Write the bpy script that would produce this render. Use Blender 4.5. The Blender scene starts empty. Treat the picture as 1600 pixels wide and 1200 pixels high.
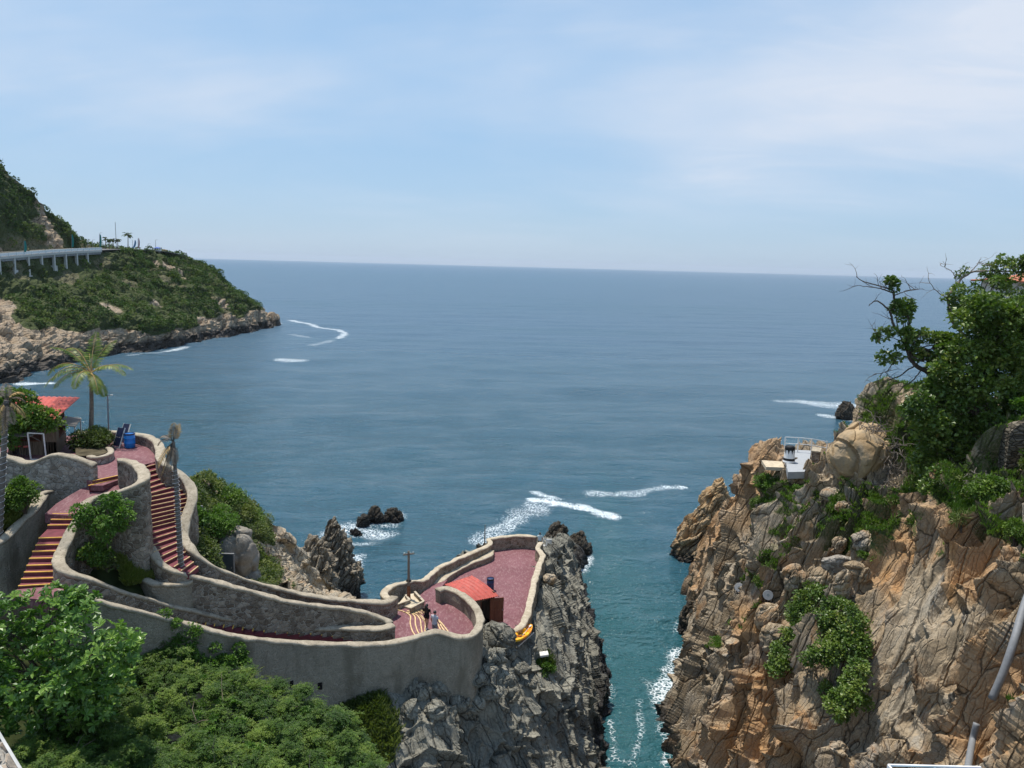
import bpy, math, random
import numpy as np
from mathutils import Vector, Matrix

SC = bpy.context.scene
COL = SC.collection
RNG = np.random.default_rng(7)
random.seed(7)

# ------------------------------------------------------------------ camera, sky, sun, exposure
S = 1.12                     # metres per layout unit
CAMH = 36.0                  # camera height above the sea, layout units
PITCH, ROLL, FPX = math.radians(8.76), math.radians(1.51), 1201.0
cam_data = bpy.data.cameras.new("camera")
cam_data.sensor_width = 36.0
cam_data.lens = 36.0 * FPX / 1600.0
cam_data.clip_start, cam_data.clip_end = 0.3, 120000.0
cam = bpy.data.objects.new("camera", cam_data)
COL.objects.link(cam)
RM = Matrix.Rotation(math.pi / 2 - PITCH, 3, 'X') @ Matrix.Rotation(ROLL, 3, 'Z')
cam.matrix_world = Matrix.Translation((0, 0, CAMH * S)) @ RM.to_4x4()
SC.camera = cam

SUN_EL, SUN_AZ = math.radians(74), math.radians(-46)    # azimuth from +Y, negative = to the left
sun_dir = Vector((math.sin(SUN_AZ) * math.cos(SUN_EL), math.cos(SUN_AZ) * math.cos(SUN_EL), math.sin(SUN_EL)))
sl = bpy.data.lights.new("sun", 'SUN')
sl.energy, sl.angle, sl.color = 4.1, math.radians(1.5), (1.0, 0.95, 0.87)
sun = bpy.data.objects.new("sun", sl)
COL.objects.link(sun)
sun.rotation_euler = sun_dir.to_track_quat('Z', 'Y').to_euler()

world = bpy.data.worlds.new("World")
SC.world = world
world.use_nodes = True
wn, wl = world.node_tree.nodes, world.node_tree.links
wn.clear()
def W(t, **k):
    n = wn.new(t)
    for a, b in k.items():
        setattr(n, a, b)
    return n
def wmath(op, a, b=None, c=None):
    n = W('ShaderNodeMath', operation=op)
    for i, v in enumerate((a, b, c)):
        if v is None: continue
        if isinstance(v, (int, float)): n.inputs[i].default_value = v
        else: wl.new(v, n.inputs[i])
    return n.outputs[0]
w_sky = W('ShaderNodeTexSky', sky_type='NISHITA', sun_disc=False)
w_sky.sun_elevation, w_sky.sun_rotation = SUN_EL, SUN_AZ
w_sky.altitude, w_sky.air_density, w_sky.dust_density, w_sky.ozone_density = 0, 1.0, 0.6, 1.6
w_tc = W('ShaderNodeTexCoord')
w_sep = W('ShaderNodeSeparateXYZ'); wl.new(w_tc.outputs['Generated'], w_sep.inputs[0])
# clouds lie on a flat layer overhead: direction / height
w_h = wmath('ADD', wmath('MAXIMUM', w_sep.outputs[2], 0.0), 0.16)
w_u, w_v = wmath('DIVIDE', w_sep.outputs[0], w_h), wmath('DIVIDE', w_sep.outputs[1], w_h)
w_cmb = W('ShaderNodeCombineXYZ'); wl.new(w_u, w_cmb.inputs[0]); wl.new(w_v, w_cmb.inputs[1])
def wcloud(scale, rot, loc, sx, detail, rough, dist, lo, hi):
    m = W('ShaderNodeMapping'); wl.new(w_cmb.outputs[0], m.inputs[0])
    m.inputs['Rotation'].default_value = (0, 0, rot); m.inputs['Location'].default_value = loc
    m.inputs['Scale'].default_value = (sx, 1, 1)
    n = W('ShaderNodeTexNoise'); wl.new(m.outputs[0], n.inputs['Vector'])
    n.inputs['Scale'].default_value = scale; n.inputs['Detail'].default_value = detail
    n.inputs['Roughness'].default_value = rough; n.inputs['Distortion'].default_value = dist
    r = W('ShaderNodeMapRange', interpolation_type='SMOOTHSTEP'); wl.new(n.outputs[0], r.inputs[0])
    r.inputs[1].default_value, r.inputs[2].default_value = lo, hi
    return r.outputs[0]
w_c1 = wcloud(0.42, 0.5, (0.35, 0.9, 0), 0.8, 5, 0.5, 0.3, 0.40, 0.68)
w_c2 = wcloud(0.8, 0.75, (3.1, 1.7, 0), 0.42, 7, 0.55, 0.9, 0.42, 0.75)
w_lowfade = W('ShaderNodeMapRange', interpolation_type='SMOOTHSTEP'); wl.new(w_sep.outputs[2], w_lowfade.inputs[0])
w_lowfade.inputs[1].default_value, w_lowfade.inputs[2].default_value, w_lowfade.inputs[3].default_value = 0.0, 0.16, 0.12
w_c3 = wcloud(2.2, 0.75, (1.1, 4.2, 0), 0.30, 8, 0.6, 1.6, 0.48, 0.78)
w_c = wmath('MINIMUM', wmath('ADD', wmath('ADD', wmath('MULTIPLY', w_c1, 0.74), wmath('MULTIPLY', w_c2, 0.36)), wmath('MULTIPLY', wmath('MULTIPLY', w_c3, w_c1), 0.5)), 0.92)
w_c = wmath('MULTIPLY', w_c, w_lowfade.outputs[0])
w_ramp = W('ShaderNodeValToRGB'); wl.new(w_sep.outputs[2], w_ramp.inputs[0])
_e = w_ramp.color_ramp.elements
_e[0].position, _e[0].color = 0.0, (2.45, 3.50, 4.75, 1)
_e[1].position, _e[1].color = 1.0, (0.95, 2.05, 4.2, 1)
for _p, _c in ((0.09, (2.25, 3.50, 5.0)), (0.24, (2.15, 3.55, 5.25)), (0.5, (1.6, 3.0, 5.0))):
    _k = _e.new(_p); _k.color = _c + (1,)
w_mixh = W('ShaderNodeMixRGB'); w_mixh.inputs[0].default_value = 0.80
wl.new(w_sky.outputs[0], w_mixh.inputs[1]); wl.new(w_ramp.outputs[0], w_mixh.inputs[2])
w_mix = W('ShaderNodeMixRGB'); wl.new(w_c, w_mix.inputs[0])
wl.new(w_mixh.outputs[0], w_mix.inputs[1]); w_mix.inputs[2].default_value = (4.6, 5.0, 5.7, 1)
w_bg = W('ShaderNodeBackground'); w_bg.inputs['Strength'].default_value = 0.124
wl.new(w_mix.outputs[0], w_bg.inputs['Color'])
w_out = W('ShaderNodeOutputWorld'); wl.new(w_bg.outputs[0], w_out.inputs[0])

SC.view_settings.view_transform = 'Standard'
SC.view_settings.look = 'None'
SC.view_settings.exposure = 0.36
SC.view_settings.gamma = 1.0
SC.view_settings.use_curve_mapping = False

# ------------------------------------------------------------------ placing points
RN = np.array(RM)
def ray(px, py):
    return RN @ np.array(((px - 800) / FPX, -(py - 600) / FPX, -1.0))
def P(px, py, Y):                      # the point at forward distance Y (layout units) seen there
    d = ray(px, py); t = Y / d[1]
    return np.array((d[0] * t, Y, CAMH + d[2] * t)) * S
def U(px, py, z):                      # the point at height z (layout units) seen there
    d = ray(px, py); t = (z - CAMH) / d[2]
    return np.array((d[0] * t, d[1] * t, z)) * S
def X(x, y, z):
    return np.array((x, y, z), float) * S

# ------------------------------------------------------------------ noise
def _hash(ix, iy, iz, seed):
    h = (ix.astype(np.int64) * 374761393 + iy.astype(np.int64) * 668265263 + iz.astype(np.int64) * 2147483647 + seed * 974634777) & 0xFFFFFFFF
    h = ((h ^ (h >> 13)) * 1274126177) & 0xFFFFFFFF
    h = ((h ^ (h >> 16)) * 2246822519) & 0xFFFFFFFF
    return ((h ^ (h >> 15)) & 0xFFFFFF) / float(0x1000000)
def vnoise(p, seed=0):
    p = np.asarray(p, float); i = np.floor(p).astype(np.int64); f = p - i
    f = f * f * (3 - 2 * f); r = 0
    for dx in (0, 1):
        for dy in (0, 1):
            for dz in (0, 1):
                w = (f[:, 0] if dx else 1 - f[:, 0]) * (f[:, 1] if dy else 1 - f[:, 1]) * (f[:, 2] if dz else 1 - f[:, 2])
                r = r + w * _hash(i[:, 0] + dx, i[:, 1] + dy, i[:, 2] + dz, seed)
    return r * 2 - 1
def fbm(p, octv=4, seed=0):
    a, r = 1.0, 0
    for o in range(octv):
        r = r + a * vnoise(np.asarray(p) * 2 ** o + 17.3 * o, seed + o); a *= 0.5
    return r
def voronoi(p, seed=0):
    i = np.floor(p).astype(np.int64); n = len(p)
    f1, f2 = np.full(n, 1e9), np.full(n, 1e9)
    cid = np.zeros((n, 3), np.int64); vec = np.zeros((n, 3))
    for dx in (-1, 0, 1):
        for dy in (-1, 0, 1):
            for dz in (-1, 0, 1):
                c = i + (dx, dy, dz)
                o = np.stack([_hash(c[:, 0], c[:, 1], c[:, 2], seed + k) for k in (1, 2, 3)], 1)
                v = p - (c + 0.1 + 0.8 * o)
                d = np.einsum('ij,ij->i', v, v)
                b = d < f1
                f2 = np.where(b, f1, np.minimum(f2, d))
                f1 = np.where(b, d, f1); cid[b] = c[b]; vec[b] = v[b]
    rnd = np.stack([_hash(cid[:, 0], cid[:, 1], cid[:, 2], seed + 50 + k) for k in range(4)], 1)
    return np.sqrt(f1), np.sqrt(f2), rnd, vec
def sstep(a, b, x):
    t = np.clip((x - a) / (b - a), 0, 1)
    return t * t * (3 - 2 * t)

# ------------------------------------------------------------------ objects
def wloc(o):
    v = Vector((0, 0, 0))
    while o is not None:
        v = v + o.location; o = o.parent
    return v
def tag(o, label=None, cat=None, group=None, kind=None):
    if label: o['label'] = label
    if cat: o['category'] = cat
    if group: o['group'] = group
    if kind: o['kind'] = kind
    return o
def thing(name, label, cat, loc, group=None):
    o = bpy.data.objects.new(name, None); COL.objects.link(o)
    o.empty_display_size = 0.3
    o.location = Vector([float(c) for c in loc])
    return tag(o, label, cat, group)
def copy_tree(o, delta=None, parent=None):
    c = o.copy(); COL.objects.link(c); c.parent = parent
    if delta is not None: c.location = o.location + Vector(delta)
    for ch in list(o.children): copy_tree(ch, None, c)
    return c
def raw_mesh(name, co, faces_flat, sizes, mat, parent=None, smooth=False, fattr=None, pattr=None):
    me = bpy.data.meshes.new(name)
    co = np.asarray(co, np.float32).reshape(-1, 3)
    if parent is not None:
        co = co - np.array(wloc(parent), np.float32)
    org = None
    if parent is None:
        org = np.array((co[:, 0].mean(), co[:, 1].mean(), co[:, 2].min()), np.float32)
        co = co - org
    me.vertices.add(len(co)); me.vertices.foreach_set('co', np.ascontiguousarray(co, np.float32).ravel())
    ff = np.asarray(faces_flat, np.int32).ravel(); sizes = np.asarray(sizes, np.int32)
    me.loops.add(len(ff)); me.loops.foreach_set('vertex_index', ff)
    me.polygons.add(len(sizes))
    st = np.zeros(len(sizes), np.int32); st[1:] = np.cumsum(sizes)[:-1]
    me.polygons.foreach_set('loop_start', st)
    if smooth: me.polygons.foreach_set('use_smooth', np.ones(len(sizes), bool))
    else: me.polygons.foreach_set('use_smooth', np.zeros(len(sizes), bool))
    for k, v in (fattr or {}).items():
        a = me.attributes.new(k, 'FLOAT', 'FACE'); a.data.foreach_set('value', np.asarray(v, np.float32))
    for k, v in (pattr or {}).items():
        a = me.attributes.new(k, 'FLOAT', 'POINT'); a.data.foreach_set('value', np.asarray(v, np.float32))
    me.update(calc_edges=True)
    me.materials.append(mat)
    o = bpy.data.objects.new(name, me); COL.objects.link(o)
    if parent is not None: o.parent = parent
    else: o.location = Vector([float(c) for c in org])
    return o
def bezel(o, w, seg=2):
    m = o.modifiers.new('bevel', 'BEVEL'); m.width = w; m.segments = seg; m.limit_method = 'ANGLE'
    return o

class MB:
    """collects solid shapes, then links them as one mesh object"""
    def __init__(s): s.v, s.f = [], []
    def add(s, v, f):
        n = len(s.v); s.v += [tuple(float(c) for c in p) for p in v]; s.f += [tuple(i + n for i in q) for q in f]; return s
    def box(s, c, size, ax=None, ay=None, az=None):
        ax = np.array(ax if ax is not None else (1, 0, 0), float); ay = np.array(ay if ay is not None else (0, 1, 0), float)
        az = np.array(az if az is not None else np.cross(ax, ay), float)
        c = np.array(c, float); h = np.array(size, float) / 2; v = []
        for z in (-1, 1):
            for x, y in ((-1, -1), (1, -1), (1, 1), (-1, 1)):
                v.append(c + ax * x * h[0] + ay * y * h[1] + az * z * h[2])
        return s.add(v, [(3, 2, 1, 0), (4, 5, 6, 7), (0, 1, 5, 4), (1, 2, 6, 5), (2, 3, 7, 6), (3, 0, 4, 7)])
    def bar(s, a, b, w, h=None):
        a, b = np.array(a, float), np.array(b, float); d = b - a; L = np.linalg.norm(d); d /= L
        up = np.array((0, 0, 1.0)) if abs(d[2]) < 0.9 else np.array((0, 1.0, 0))
        x = np.cross(d, up); x /= np.linalg.norm(x); y = np.cross(x, d)
        return s.box((a + b) / 2, (w, h or w, L), x, y, d)
    def tube(s, pts, rad, n=8, cap=True):
        pts = [np.array(p, float) for p in pts]; m = len(pts)
        if isinstance(rad, (int, float)): rad = [rad] * m
        v, f = [], []; px = None
        for i in range(m):
            d = pts[min(i + 1, m - 1)] - pts[max(i - 1, 0)]; d = d / (np.linalg.norm(d) + 1e-9)
            if px is None:
                px = np.cross(d, (0, 0, 1.0) if abs(d[2]) < 0.9 else (0, 1.0, 0))
            px = px - d * np.dot(px, d); px /= np.linalg.norm(px) + 1e-9; py = np.cross(d, px)
            for k in range(n):
                a = 2 * math.pi * k / n
                v.append(pts[i] + (px * math.cos(a) + py * math.sin(a)) * rad[i])
        for i in range(m - 1):
            for k in range(n):
                k2 = (k + 1) % n
                f.append((i * n + k, i * n + k2, (i + 1) * n + k2, (i + 1) * n + k))
        if cap:
            f.append(tuple(range(n))[::-1]); f.append(tuple((m - 1) * n + k for k in range(n)))
        return s.add(v, f)
    def lathe(s, c, prof, n=20, axis=None):
        az = np.array(axis if axis is not None else (0, 0, 1), float); az /= np.linalg.norm(az)
        ax = np.cross(az, (0, 1.0, 0) if abs(az[1]) < 0.9 else (1.0, 0, 0)); ax /= np.linalg.norm(ax); ay = np.cross(az, ax)
        c = np.array(c, float); v, f = [], []
        for r, z in prof:
            for k in range(n):
                a = 2 * math.pi * k / n
                v.append(c + az * z + (ax * math.cos(a) + ay * math.sin(a)) * max(r, 1e-4))
        for i in range(len(prof) - 1):
            for k in range(n):
                k2 = (k + 1) % n
                f.append((i * n + k, i * n + k2, (i + 1) * n + k2, (i + 1) * n + k))
        f.append(tuple(range(n))[::-1]); f.append(tuple((len(prof) - 1) * n + k for k in range(n)))
        return s.add(v, f)
    def prism(s, poly, th):
        """flat polygon of 3-D points pulled down by th"""
        n = len(poly); top = [np.array(p, float) for p in poly]; bot = [p - np.array((0, 0, th)) for p in top]
        return s.add(top + bot, [tuple(range(n)), tuple(range(2 * n - 1, n - 1, -1))] +
                     [(i, i + n, (i + 1) % n + n, (i + 1) % n) for i in range(n)])
    def build(s, name, mat, parent=None, smooth=False, bevel=0):
        fl = [i for q in s.f for i in q]; sz = [len(q) for q in s.f]
        o = raw_mesh(name, np.array(s.v), fl, sz, mat, parent, smooth)
        bm_fix(o)
        if bevel: bezel(o, bevel)
        return o
import bmesh
def bm_fix(o):
    bm = bmesh.new(); bm.from_mesh(o.data)
    bmesh.ops.recalc_face_normals(bm, faces=bm.faces); bm.to_mesh(o.data); bm.free()

def cr(pts, n, closed=False):
    """Catmull-Rom through points, n samples evenly spread over the parameter"""
    p = np.array(pts, float); m = len(p)
    t = np.linspace(0, m - 1, n); i = np.clip(np.floor(t).astype(int), 0, m - 2); f = (t - i).reshape((-1,) + (1,) * (p.ndim - 1))
    g = lambda k: np.where(((i + k) < 0).reshape(f.shape), 2 * p[0] - p[1], np.where(((i + k) > m - 1).reshape(f.shape), 2 * p[-1] - p[-2], p[np.clip(i + k, 0, m - 1)]))
    a, b, c, d = g(-1), g(0), g(1), g(2)
    return 0.5 * ((2 * b) + (c - a) * f + (2 * a - 5 * b + 4 * c - d) * f ** 2 + (-a + 3 * b - 3 * c + d) * f ** 3)
def resample(pts, step):
    p = cr(pts, len(pts) * 12); L = np.r_[0, np.cumsum(np.linalg.norm(np.diff(p, axis=0), axis=1))]
    n = max(2, int(L[-1] / step) + 1); s = np.linspace(0, L[-1], n)
    return np.stack([np.interp(s, L, p[:, k]) for k in range(p.shape[1])], 1)
def loft(ctrl, nr, nc):
    g = cr(ctrl, nr); g = np.swapaxes(cr(np.swapaxes(g, 0, 1), nc), 0, 1)
    return g
def grid_normals(g):
    du = np.gradient(g, axis=0); dv = np.gradient(g, axis=1); n = np.cross(du, dv)
    return n / (np.linalg.norm(n, axis=2, keepdims=True) + 1e-9)
def grid_faces(nr, nc, wrap=False):
    i = np.arange(nr * nc).reshape(nr, nc)
    if wrap: i = np.concatenate([i, i[:, :1]], 1)
    q = np.stack([i[:-1, :-1], i[1:, :-1], i[1:, 1:], i[:-1, 1:]], -1).reshape(-1, 4)
    return q
# ------------------------------------------------------------------ materials
class NT:
    def __init__(s, name):
        s.m = bpy.data.materials.new(name); s.m.use_nodes = True
        s.n, s.l = s.m.node_tree.nodes, s.m.node_tree.links
        s.n.clear()
        s.out = s.n.new('ShaderNodeOutputMaterial'); s.b = s.n.new('ShaderNodeBsdfPrincipled')
        s.l.new(s.b.outputs[0], s.out.inputs[0])
        s.tc = s.n.new('ShaderNodeTexCoord'); s.geo = s.n.new('ShaderNodeNewGeometry')
        s.pos = s.geo.outputs['Position']
    def set(s, **k):
        for a, v in k.items():
            a = {'rough': 'Roughness', 'spec': 'Specular IOR Level', 'metal': 'Metallic', 'col': 'Base Color', 'ior': 'IOR'}[a]
            if isinstance(v, (int, float)): s.b.inputs[a].default_value = v
            elif isinstance(v, tuple): s.b.inputs[a].default_value = v if len(v) == 4 else v + (1,)
            else: s.l.new(v, s.b.inputs[a])
        return s
    def _in(s, n, i, v):
        if isinstance(v, (int, float)): n.inputs[i].default_value = v
        elif isinstance(v, tuple): n.inputs[i].default_value = v
        else: s.l.new(v, n.inputs[i])
    def math(s, op, a, b=0.0, c=0.0):
        n = s.n.new('ShaderNodeMath'); n.operation = op
        for i, v in enumerate((a, b, c)): s._in(n, i, v)
        return n.outputs[0]
    def rng(s, v, a, b, c=0.0, d=1.0):
        n = s.n.new('ShaderNodeMapRange'); n.interpolation_type = 'SMOOTHSTEP'
        s._in(n, 0, v)
        for i, k in enumerate((a, b, c, d)): n.inputs[i + 1].default_value = k
        return n.outputs[0]
    def mapping(s, scale=(1, 1, 1), rot=(0, 0, 0), src=None):
        n = s.n.new('ShaderNodeMapping'); s.l.new(src or s.pos, n.inputs[0])
        n.inputs['Scale'].default_value = scale; n.inputs['Rotation'].default_value = rot
        return n.outputs[0]
    def noise(s, scale, detail=4, rough=0.55, dist=0.0, vec=None, out=0):
        n = s.n.new('ShaderNodeTexNoise'); s.l.new(vec or s.pos, n.inputs['Vector'])
        n.inputs['Scale'].default_value = scale; n.inputs['Detail'].default_value = detail
        n.inputs['Roughness'].default_value = rough; n.inputs['Distortion'].default_value = dist
        return n.outputs[out]
    def voro(s, scale, feature='F1', vec=None, out='Distance', rnd=1.0):
        n = s.n.new('ShaderNodeTexVoronoi'); n.feature = feature; s.l.new(vec or s.pos, n.inputs['Vector'])
        n.inputs['Scale'].default_value = scale; n.inputs['Randomness'].default_value = rnd
        return n.outputs[out]
    def attr(s, name, out='Fac'):
        n = s.n.new('ShaderNodeAttribute'); n.attribute_name = name; return n.outputs[out]
    def ramp(s, v, stops, interp='LINEAR'):
        n = s.n.new('ShaderNodeValToRGB'); s.l.new(v, n.inputs[0]); e = n.color_ramp.elements; n.color_ramp.interpolation = interp
        e[0].position, e[0].color = stops[0][0], stops[0][1] + (1,)
        e[1].position, e[1].color = stops[-1][0], stops[-1][1] + (1,)
        for p, c in stops[1:-1]:
            k = e.new(p); k.color = c + (1,)
        return n.outputs[0]
    def mix(s, f, a, b, mode='MIX'):
        n = s.n.new('ShaderNodeMixRGB'); n.blend_type = mode
        s._in(n, 0, f)
        for i, v in ((1, a), (2, b)): s._in(n, i, v + (1,) if isinstance(v, tuple) and len(v) == 3 else v)
        return n.outputs[0]
    def bump(s, h, strength=0.5, dist=0.05, prev=None):
        n = s.n.new('ShaderNodeBump'); n.inputs['Strength'].default_value = strength; n.inputs['Distance'].default_value = dist
        s.l.new(h, n.inputs['Height'])
        if prev is not None: s.l.new(prev, n.inputs['Normal'])
        s.l.new(n.outputs[0], s.b.inputs['Normal']); return n.outputs[0]

def plain(name, col, rough=0.6, spec=0.4, metal=0.0, var=0.12, scale=6.0, bump=0.0):
    t = NT(name); nz = t.noise(scale, 5)
    lo = tuple(c * (1 - var) for c in col); hi = tuple(min(1, c * (1 + var)) for c in col)
    t.set(col=t.ramp(nz, [(0.3, lo), (0.7, hi)]), rough=rough, spec=spec, metal=metal)
    if bump: t.bump(nz, bump, 0.02)
    return t.m

def rock_mat(name, cols, wetz=1.5, wet=(0.035, 0.03, 0.024), streak=(0, 0, 0), grey=(0.25, 0.24, 0.22), greyamt=0.5, stain=(0.30, 0.15, 0.06), stainamt=0.3, bs=1.0, fine=1.0):
    t = NT(name)
    r = t.attr('rnd'); n1 = t.noise(0.35 * bs, 6, 0.6, 0.6)
    v = t.math('ADD', t.math('MULTIPLY', r, 0.55), t.math('MULTIPLY', n1, 0.5))
    c = t.ramp(v, [(0.18, cols[0]), (0.42, cols[1]), (0.62, cols[2]), (0.85, cols[3])])
    ax_ = np.array(streak, float) if any(streak) else np.array((0.5, 0.3, 0.7)); ax_ /= np.linalg.norm(ax_)
    bx_ = np.cross(ax_, (0.35, 0.93, 0.1)); bx_ /= np.linalg.norm(bx_); cx_ = np.cross(ax_, bx_)
    cb = t.n.new('ShaderNodeCombineXYZ')
    for i_, (v_, k_) in enumerate(((ax_, 0.2), (bx_, 0.9), (cx_, 0.9))):
        dn_ = t.n.new('ShaderNodeVectorMath'); dn_.operation = 'DOT_PRODUCT'; t.l.new(t.pos, dn_.inputs[0]); dn_.inputs[1].default_value = tuple(v_ * k_ * bs); t.l.new(dn_.outputs['Value'], cb.inputs[i_])
    st = cb.outputs[0]
    ng = t.noise(0.9, 6, 0.62, 0.8, st)
    c = t.mix(t.math('MULTIPLY', t.rng(ng, 0.46, 0.66), greyamt), c, grey)
    ns = t.noise(0.5 * bs, 5, 0.6, 1.0, t.mapping((1, 1, 0.5), (0.3, 0.2, 1.0)))
    c = t.mix(t.math('MULTIPLY', t.rng(ns, 0.54, 0.70), stainamt), c, stain)
    c = t.mix(t.math('MULTIPLY', t.attr('greyz'), 0.62), c, t.mix(0.6, t.ramp(ng, [(0.35, (0.19, 0.17, 0.125)), (0.65, (0.42, 0.38, 0.30))]), c))
    c = t.mix(t.math('MULTIPLY', t.attr('rustz'), 0.66), c, t.ramp(ns, [(0.32, (0.42, 0.27, 0.14)), (0.60, (0.54, 0.275, 0.095))]))
    nf = t.noise(7.0 * bs * fine, 6, 0.7)
    c = t.mix(0.75, c, t.ramp(nf, [(0.28, (0.36, 0.35, 0.34)), (0.70, (1.0, 1.0, 1.0))]), 'MULTIPLY')
    # joint lines: thin dark seams multiplied into the colour
    vw = t.n.new('ShaderNodeVectorMath'); vw.operation = 'ADD'
    t.l.new(st, vw.inputs[0]); nn = t.noise(0.8 * bs, 3, out=1); sc_ = t.n.new('ShaderNodeVectorMath'); sc_.operation = 'SCALE'
    t.l.new(nn, sc_.inputs[0]); sc_.inputs['Scale'].default_value = 0.3; t.l.new(sc_.outputs[0], vw.inputs[1])
    e1 = t.voro(0.9, 'DISTANCE_TO_EDGE', vw.outputs[0]); e2 = t.voro(3.1, 'DISTANCE_TO_EDGE', vw.outputs[0])
    seam = t.math('MULTIPLY', t.rng(e1, 0.0, 0.022, 0.25, 1.0), t.rng(e2, 0.0, 0.035, 0.62, 1.0))
    c = t.mix(1.0, c, seam, 'MULTIPLY')
    sep = t.n.new('ShaderNodeSeparateXYZ'); t.l.new(t.pos, sep.inputs[0])
    wz = t.math('ADD', sep.outputs[2], t.math('MULTIPLY', n1, -2.2))
    wf = t.rng(wz, wetz - 2.2, wetz, 1.0, 0.0)
    c = t.mix(wf, c, wet)
    g = t.attr('grass'); gm = t.rng(t.math('ADD', g, t.math('MULTIPLY', nf, 0.5)), 0.70, 0.92)
    c = t.mix(gm, c, t.ramp(nf, [(0.3, (0.03, 0.045, 0.012)), (0.7, (0.085, 0.10, 0.03))]))
    t.set(col=c, rough=t.math('SUBTRACT', 0.88, t.math('MULTIPLY', wf, 0.4)), spec=0.25)
    h = t.math('ADD', t.math('MULTIPLY', nf, 0.35), t.math('MULTIPLY', t.rng(e1, 0, 0.06), 0.6))
    h = t.math('ADD', h, t.math('MULTIPLY', t.rng(e2, 0, 0.1), 0.2))
    h = t.math('ADD', h, t.math('MULTIPLY', t.noise(2.2 * bs, 5, 0.6, 0.3, st), 0.8))
    t.bump(h, 1.0, 0.17 / bs)
    return t.m

def leaf_mat(name, c0, c1, c2, rough=0.5, trans=0.28, spec=0.3, old=None):
    t = NT(name); a = t.attr('lv')
    st = [(0.05, c0), (0.5, c1), (0.93, c2)]
    if old: st.append((0.985, old))
    c = t.ramp(a, st)
    t.set(col=c, rough=rough, spec=spec)
    tr = t.n.new('ShaderNodeBsdfTranslucent'); tc2 = t.mix(1.0, c, (1.25, 1.5, 0.55), 'MULTIPLY'); t.l.new(tc2, tr.inputs[0])
    mx = t.n.new('ShaderNodeMixShader'); mx.inputs[0].default_value = trans
    t.l.new(t.b.outputs[0], mx.inputs[1]); t.l.new(tr.outputs[0], mx.inputs[2]); t.l.new(mx.outputs[0], t.out.inputs[0])
    return t.m

def stone_wall_mat(name, stone0, stone1, mortar, scale=2.6, mw=0.05, stain=(0.06, 0.055, 0.05), stainamt=0.5, bump=0.6, squash=1.2, ew=1.0):
    t = NT(name)
    nn = t.noise(1.6, 3, out=1); sc_ = t.n.new('ShaderNodeVectorMath'); sc_.operation = 'SCALE'; t.l.new(nn, sc_.inputs[0]); sc_.inputs['Scale'].default_value = 0.35
    vw = t.n.new('ShaderNodeVectorMath'); vw.operation = 'ADD'; t.l.new(t.mapping((1, 1, squash)), vw.inputs[0]); t.l.new(sc_.outputs[0], vw.inputs[1])
    e = t.voro(scale, 'DISTANCE_TO_EDGE', vw.outputs[0]); cc = t.voro(scale, 'F1', vw.outputs[0], 'Color')
    bw = t.n.new('ShaderNodeRGBToBW'); t.l.new(cc, bw.inputs[0])
    nf = t.noise(11, 5, 0.65)
    st = t.ramp(bw.outputs[0], [(0.15, stone0), (0.85, stone1)])
    st = t.mix(0.7, st, t.ramp(nf, [(0.3, (0.42, 0.42, 0.42)), (0.7, (1, 1, 1))]), 'MULTIPLY')
    mf = t.rng(e, mw * 0.4, mw, 1.0, 0.0)
    c = t.mix(mf, st, mortar)
    sn = t.noise(0.9, 5, 0.6, 0.4, t.mapping((1, 1, 0.35)))
    c = t.mix(t.math('MULTIPLY', t.rng(sn, 0.45, 0.68), stainamt), c, stain)
    t.set(col=c, rough=0.92, spec=0.15)
    t.bump(t.math('ADD', t.math('MULTIPLY', t.rng(e, 0, mw * 2.5), ew), t.math('MULTIPLY', nf, 0.5 + 0.6 * (1 - ew))), bump, 0.06)
    return t.m

M = {}
M['rock_right'] = rock_mat('cliff_rock_tan', [(0.27, 0.19, 0.11), (0.42, 0.315, 0.195), (0.55, 0.435, 0.295), (0.38, 0.34, 0.27)], streak=(0.42, 0.15, 0.9), grey=(0.33, 0.31, 0.27), greyamt=0.65, stain=(0.46, 0.22, 0.07), stainamt=0.7)
M['rock_dark'] = rock_mat('cliff_rock_grey', [(0.125, 0.12, 0.095), (0.22, 0.21, 0.168), (0.32, 0.305, 0.245), (0.41, 0.385, 0.31)], streak=(0.45, -0.5, -0.74), grey=(0.39, 0.37, 0.30), greyamt=0.5, stain=(0.20, 0.15, 0.10), stainamt=0.35, wet=(0.02, 0.018, 0.016), wetz=3.0)
M['rock_left'] = rock_mat('shore_rock_sandy', [(0.32, 0.24, 0.15), (0.50, 0.40, 0.27), (0.60, 0.51, 0.37), (0.50, 0.32, 0.17)], grey=(0.28, 0.27, 0.24), greyamt=0.6, stain=(0.48, 0.26, 0.10), stainamt=0.5)
M['rock_head'] = rock_mat('headland_rock', [(0.29, 0.205, 0.125), (0.44, 0.33, 0.215), (0.52, 0.405, 0.28), (0.38, 0.265, 0.165)], grey=(0.42, 0.37, 0.30), stain=(0.46, 0.33, 0.20), wetz=4.2, wet=(0.05, 0.04, 0.03), bs=0.3)
M['rock_sea'] = rock_mat('sea_rock_dark', [(0.05, 0.042, 0.032), (0.085, 0.07, 0.05), (0.12, 0.095, 0.065), (0.10, 0.09, 0.075)], wetz=0.9, wet=(0.018, 0.015, 0.012), grey=(0.10, 0.095, 0.08), stain=(0.13, 0.08, 0.04))
M['rock_stack'] = rock_mat('sea_stack_orange', [(0.36, 0.23, 0.12), (0.52, 0.34, 0.17), (0.60, 0.42, 0.23), (0.42, 0.35, 0.25)], grey=(0.22, 0.205, 0.17), greyamt=0.6, stain=(0.52, 0.26, 0.09), stainamt=0.7, wetz=1.4)
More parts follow.
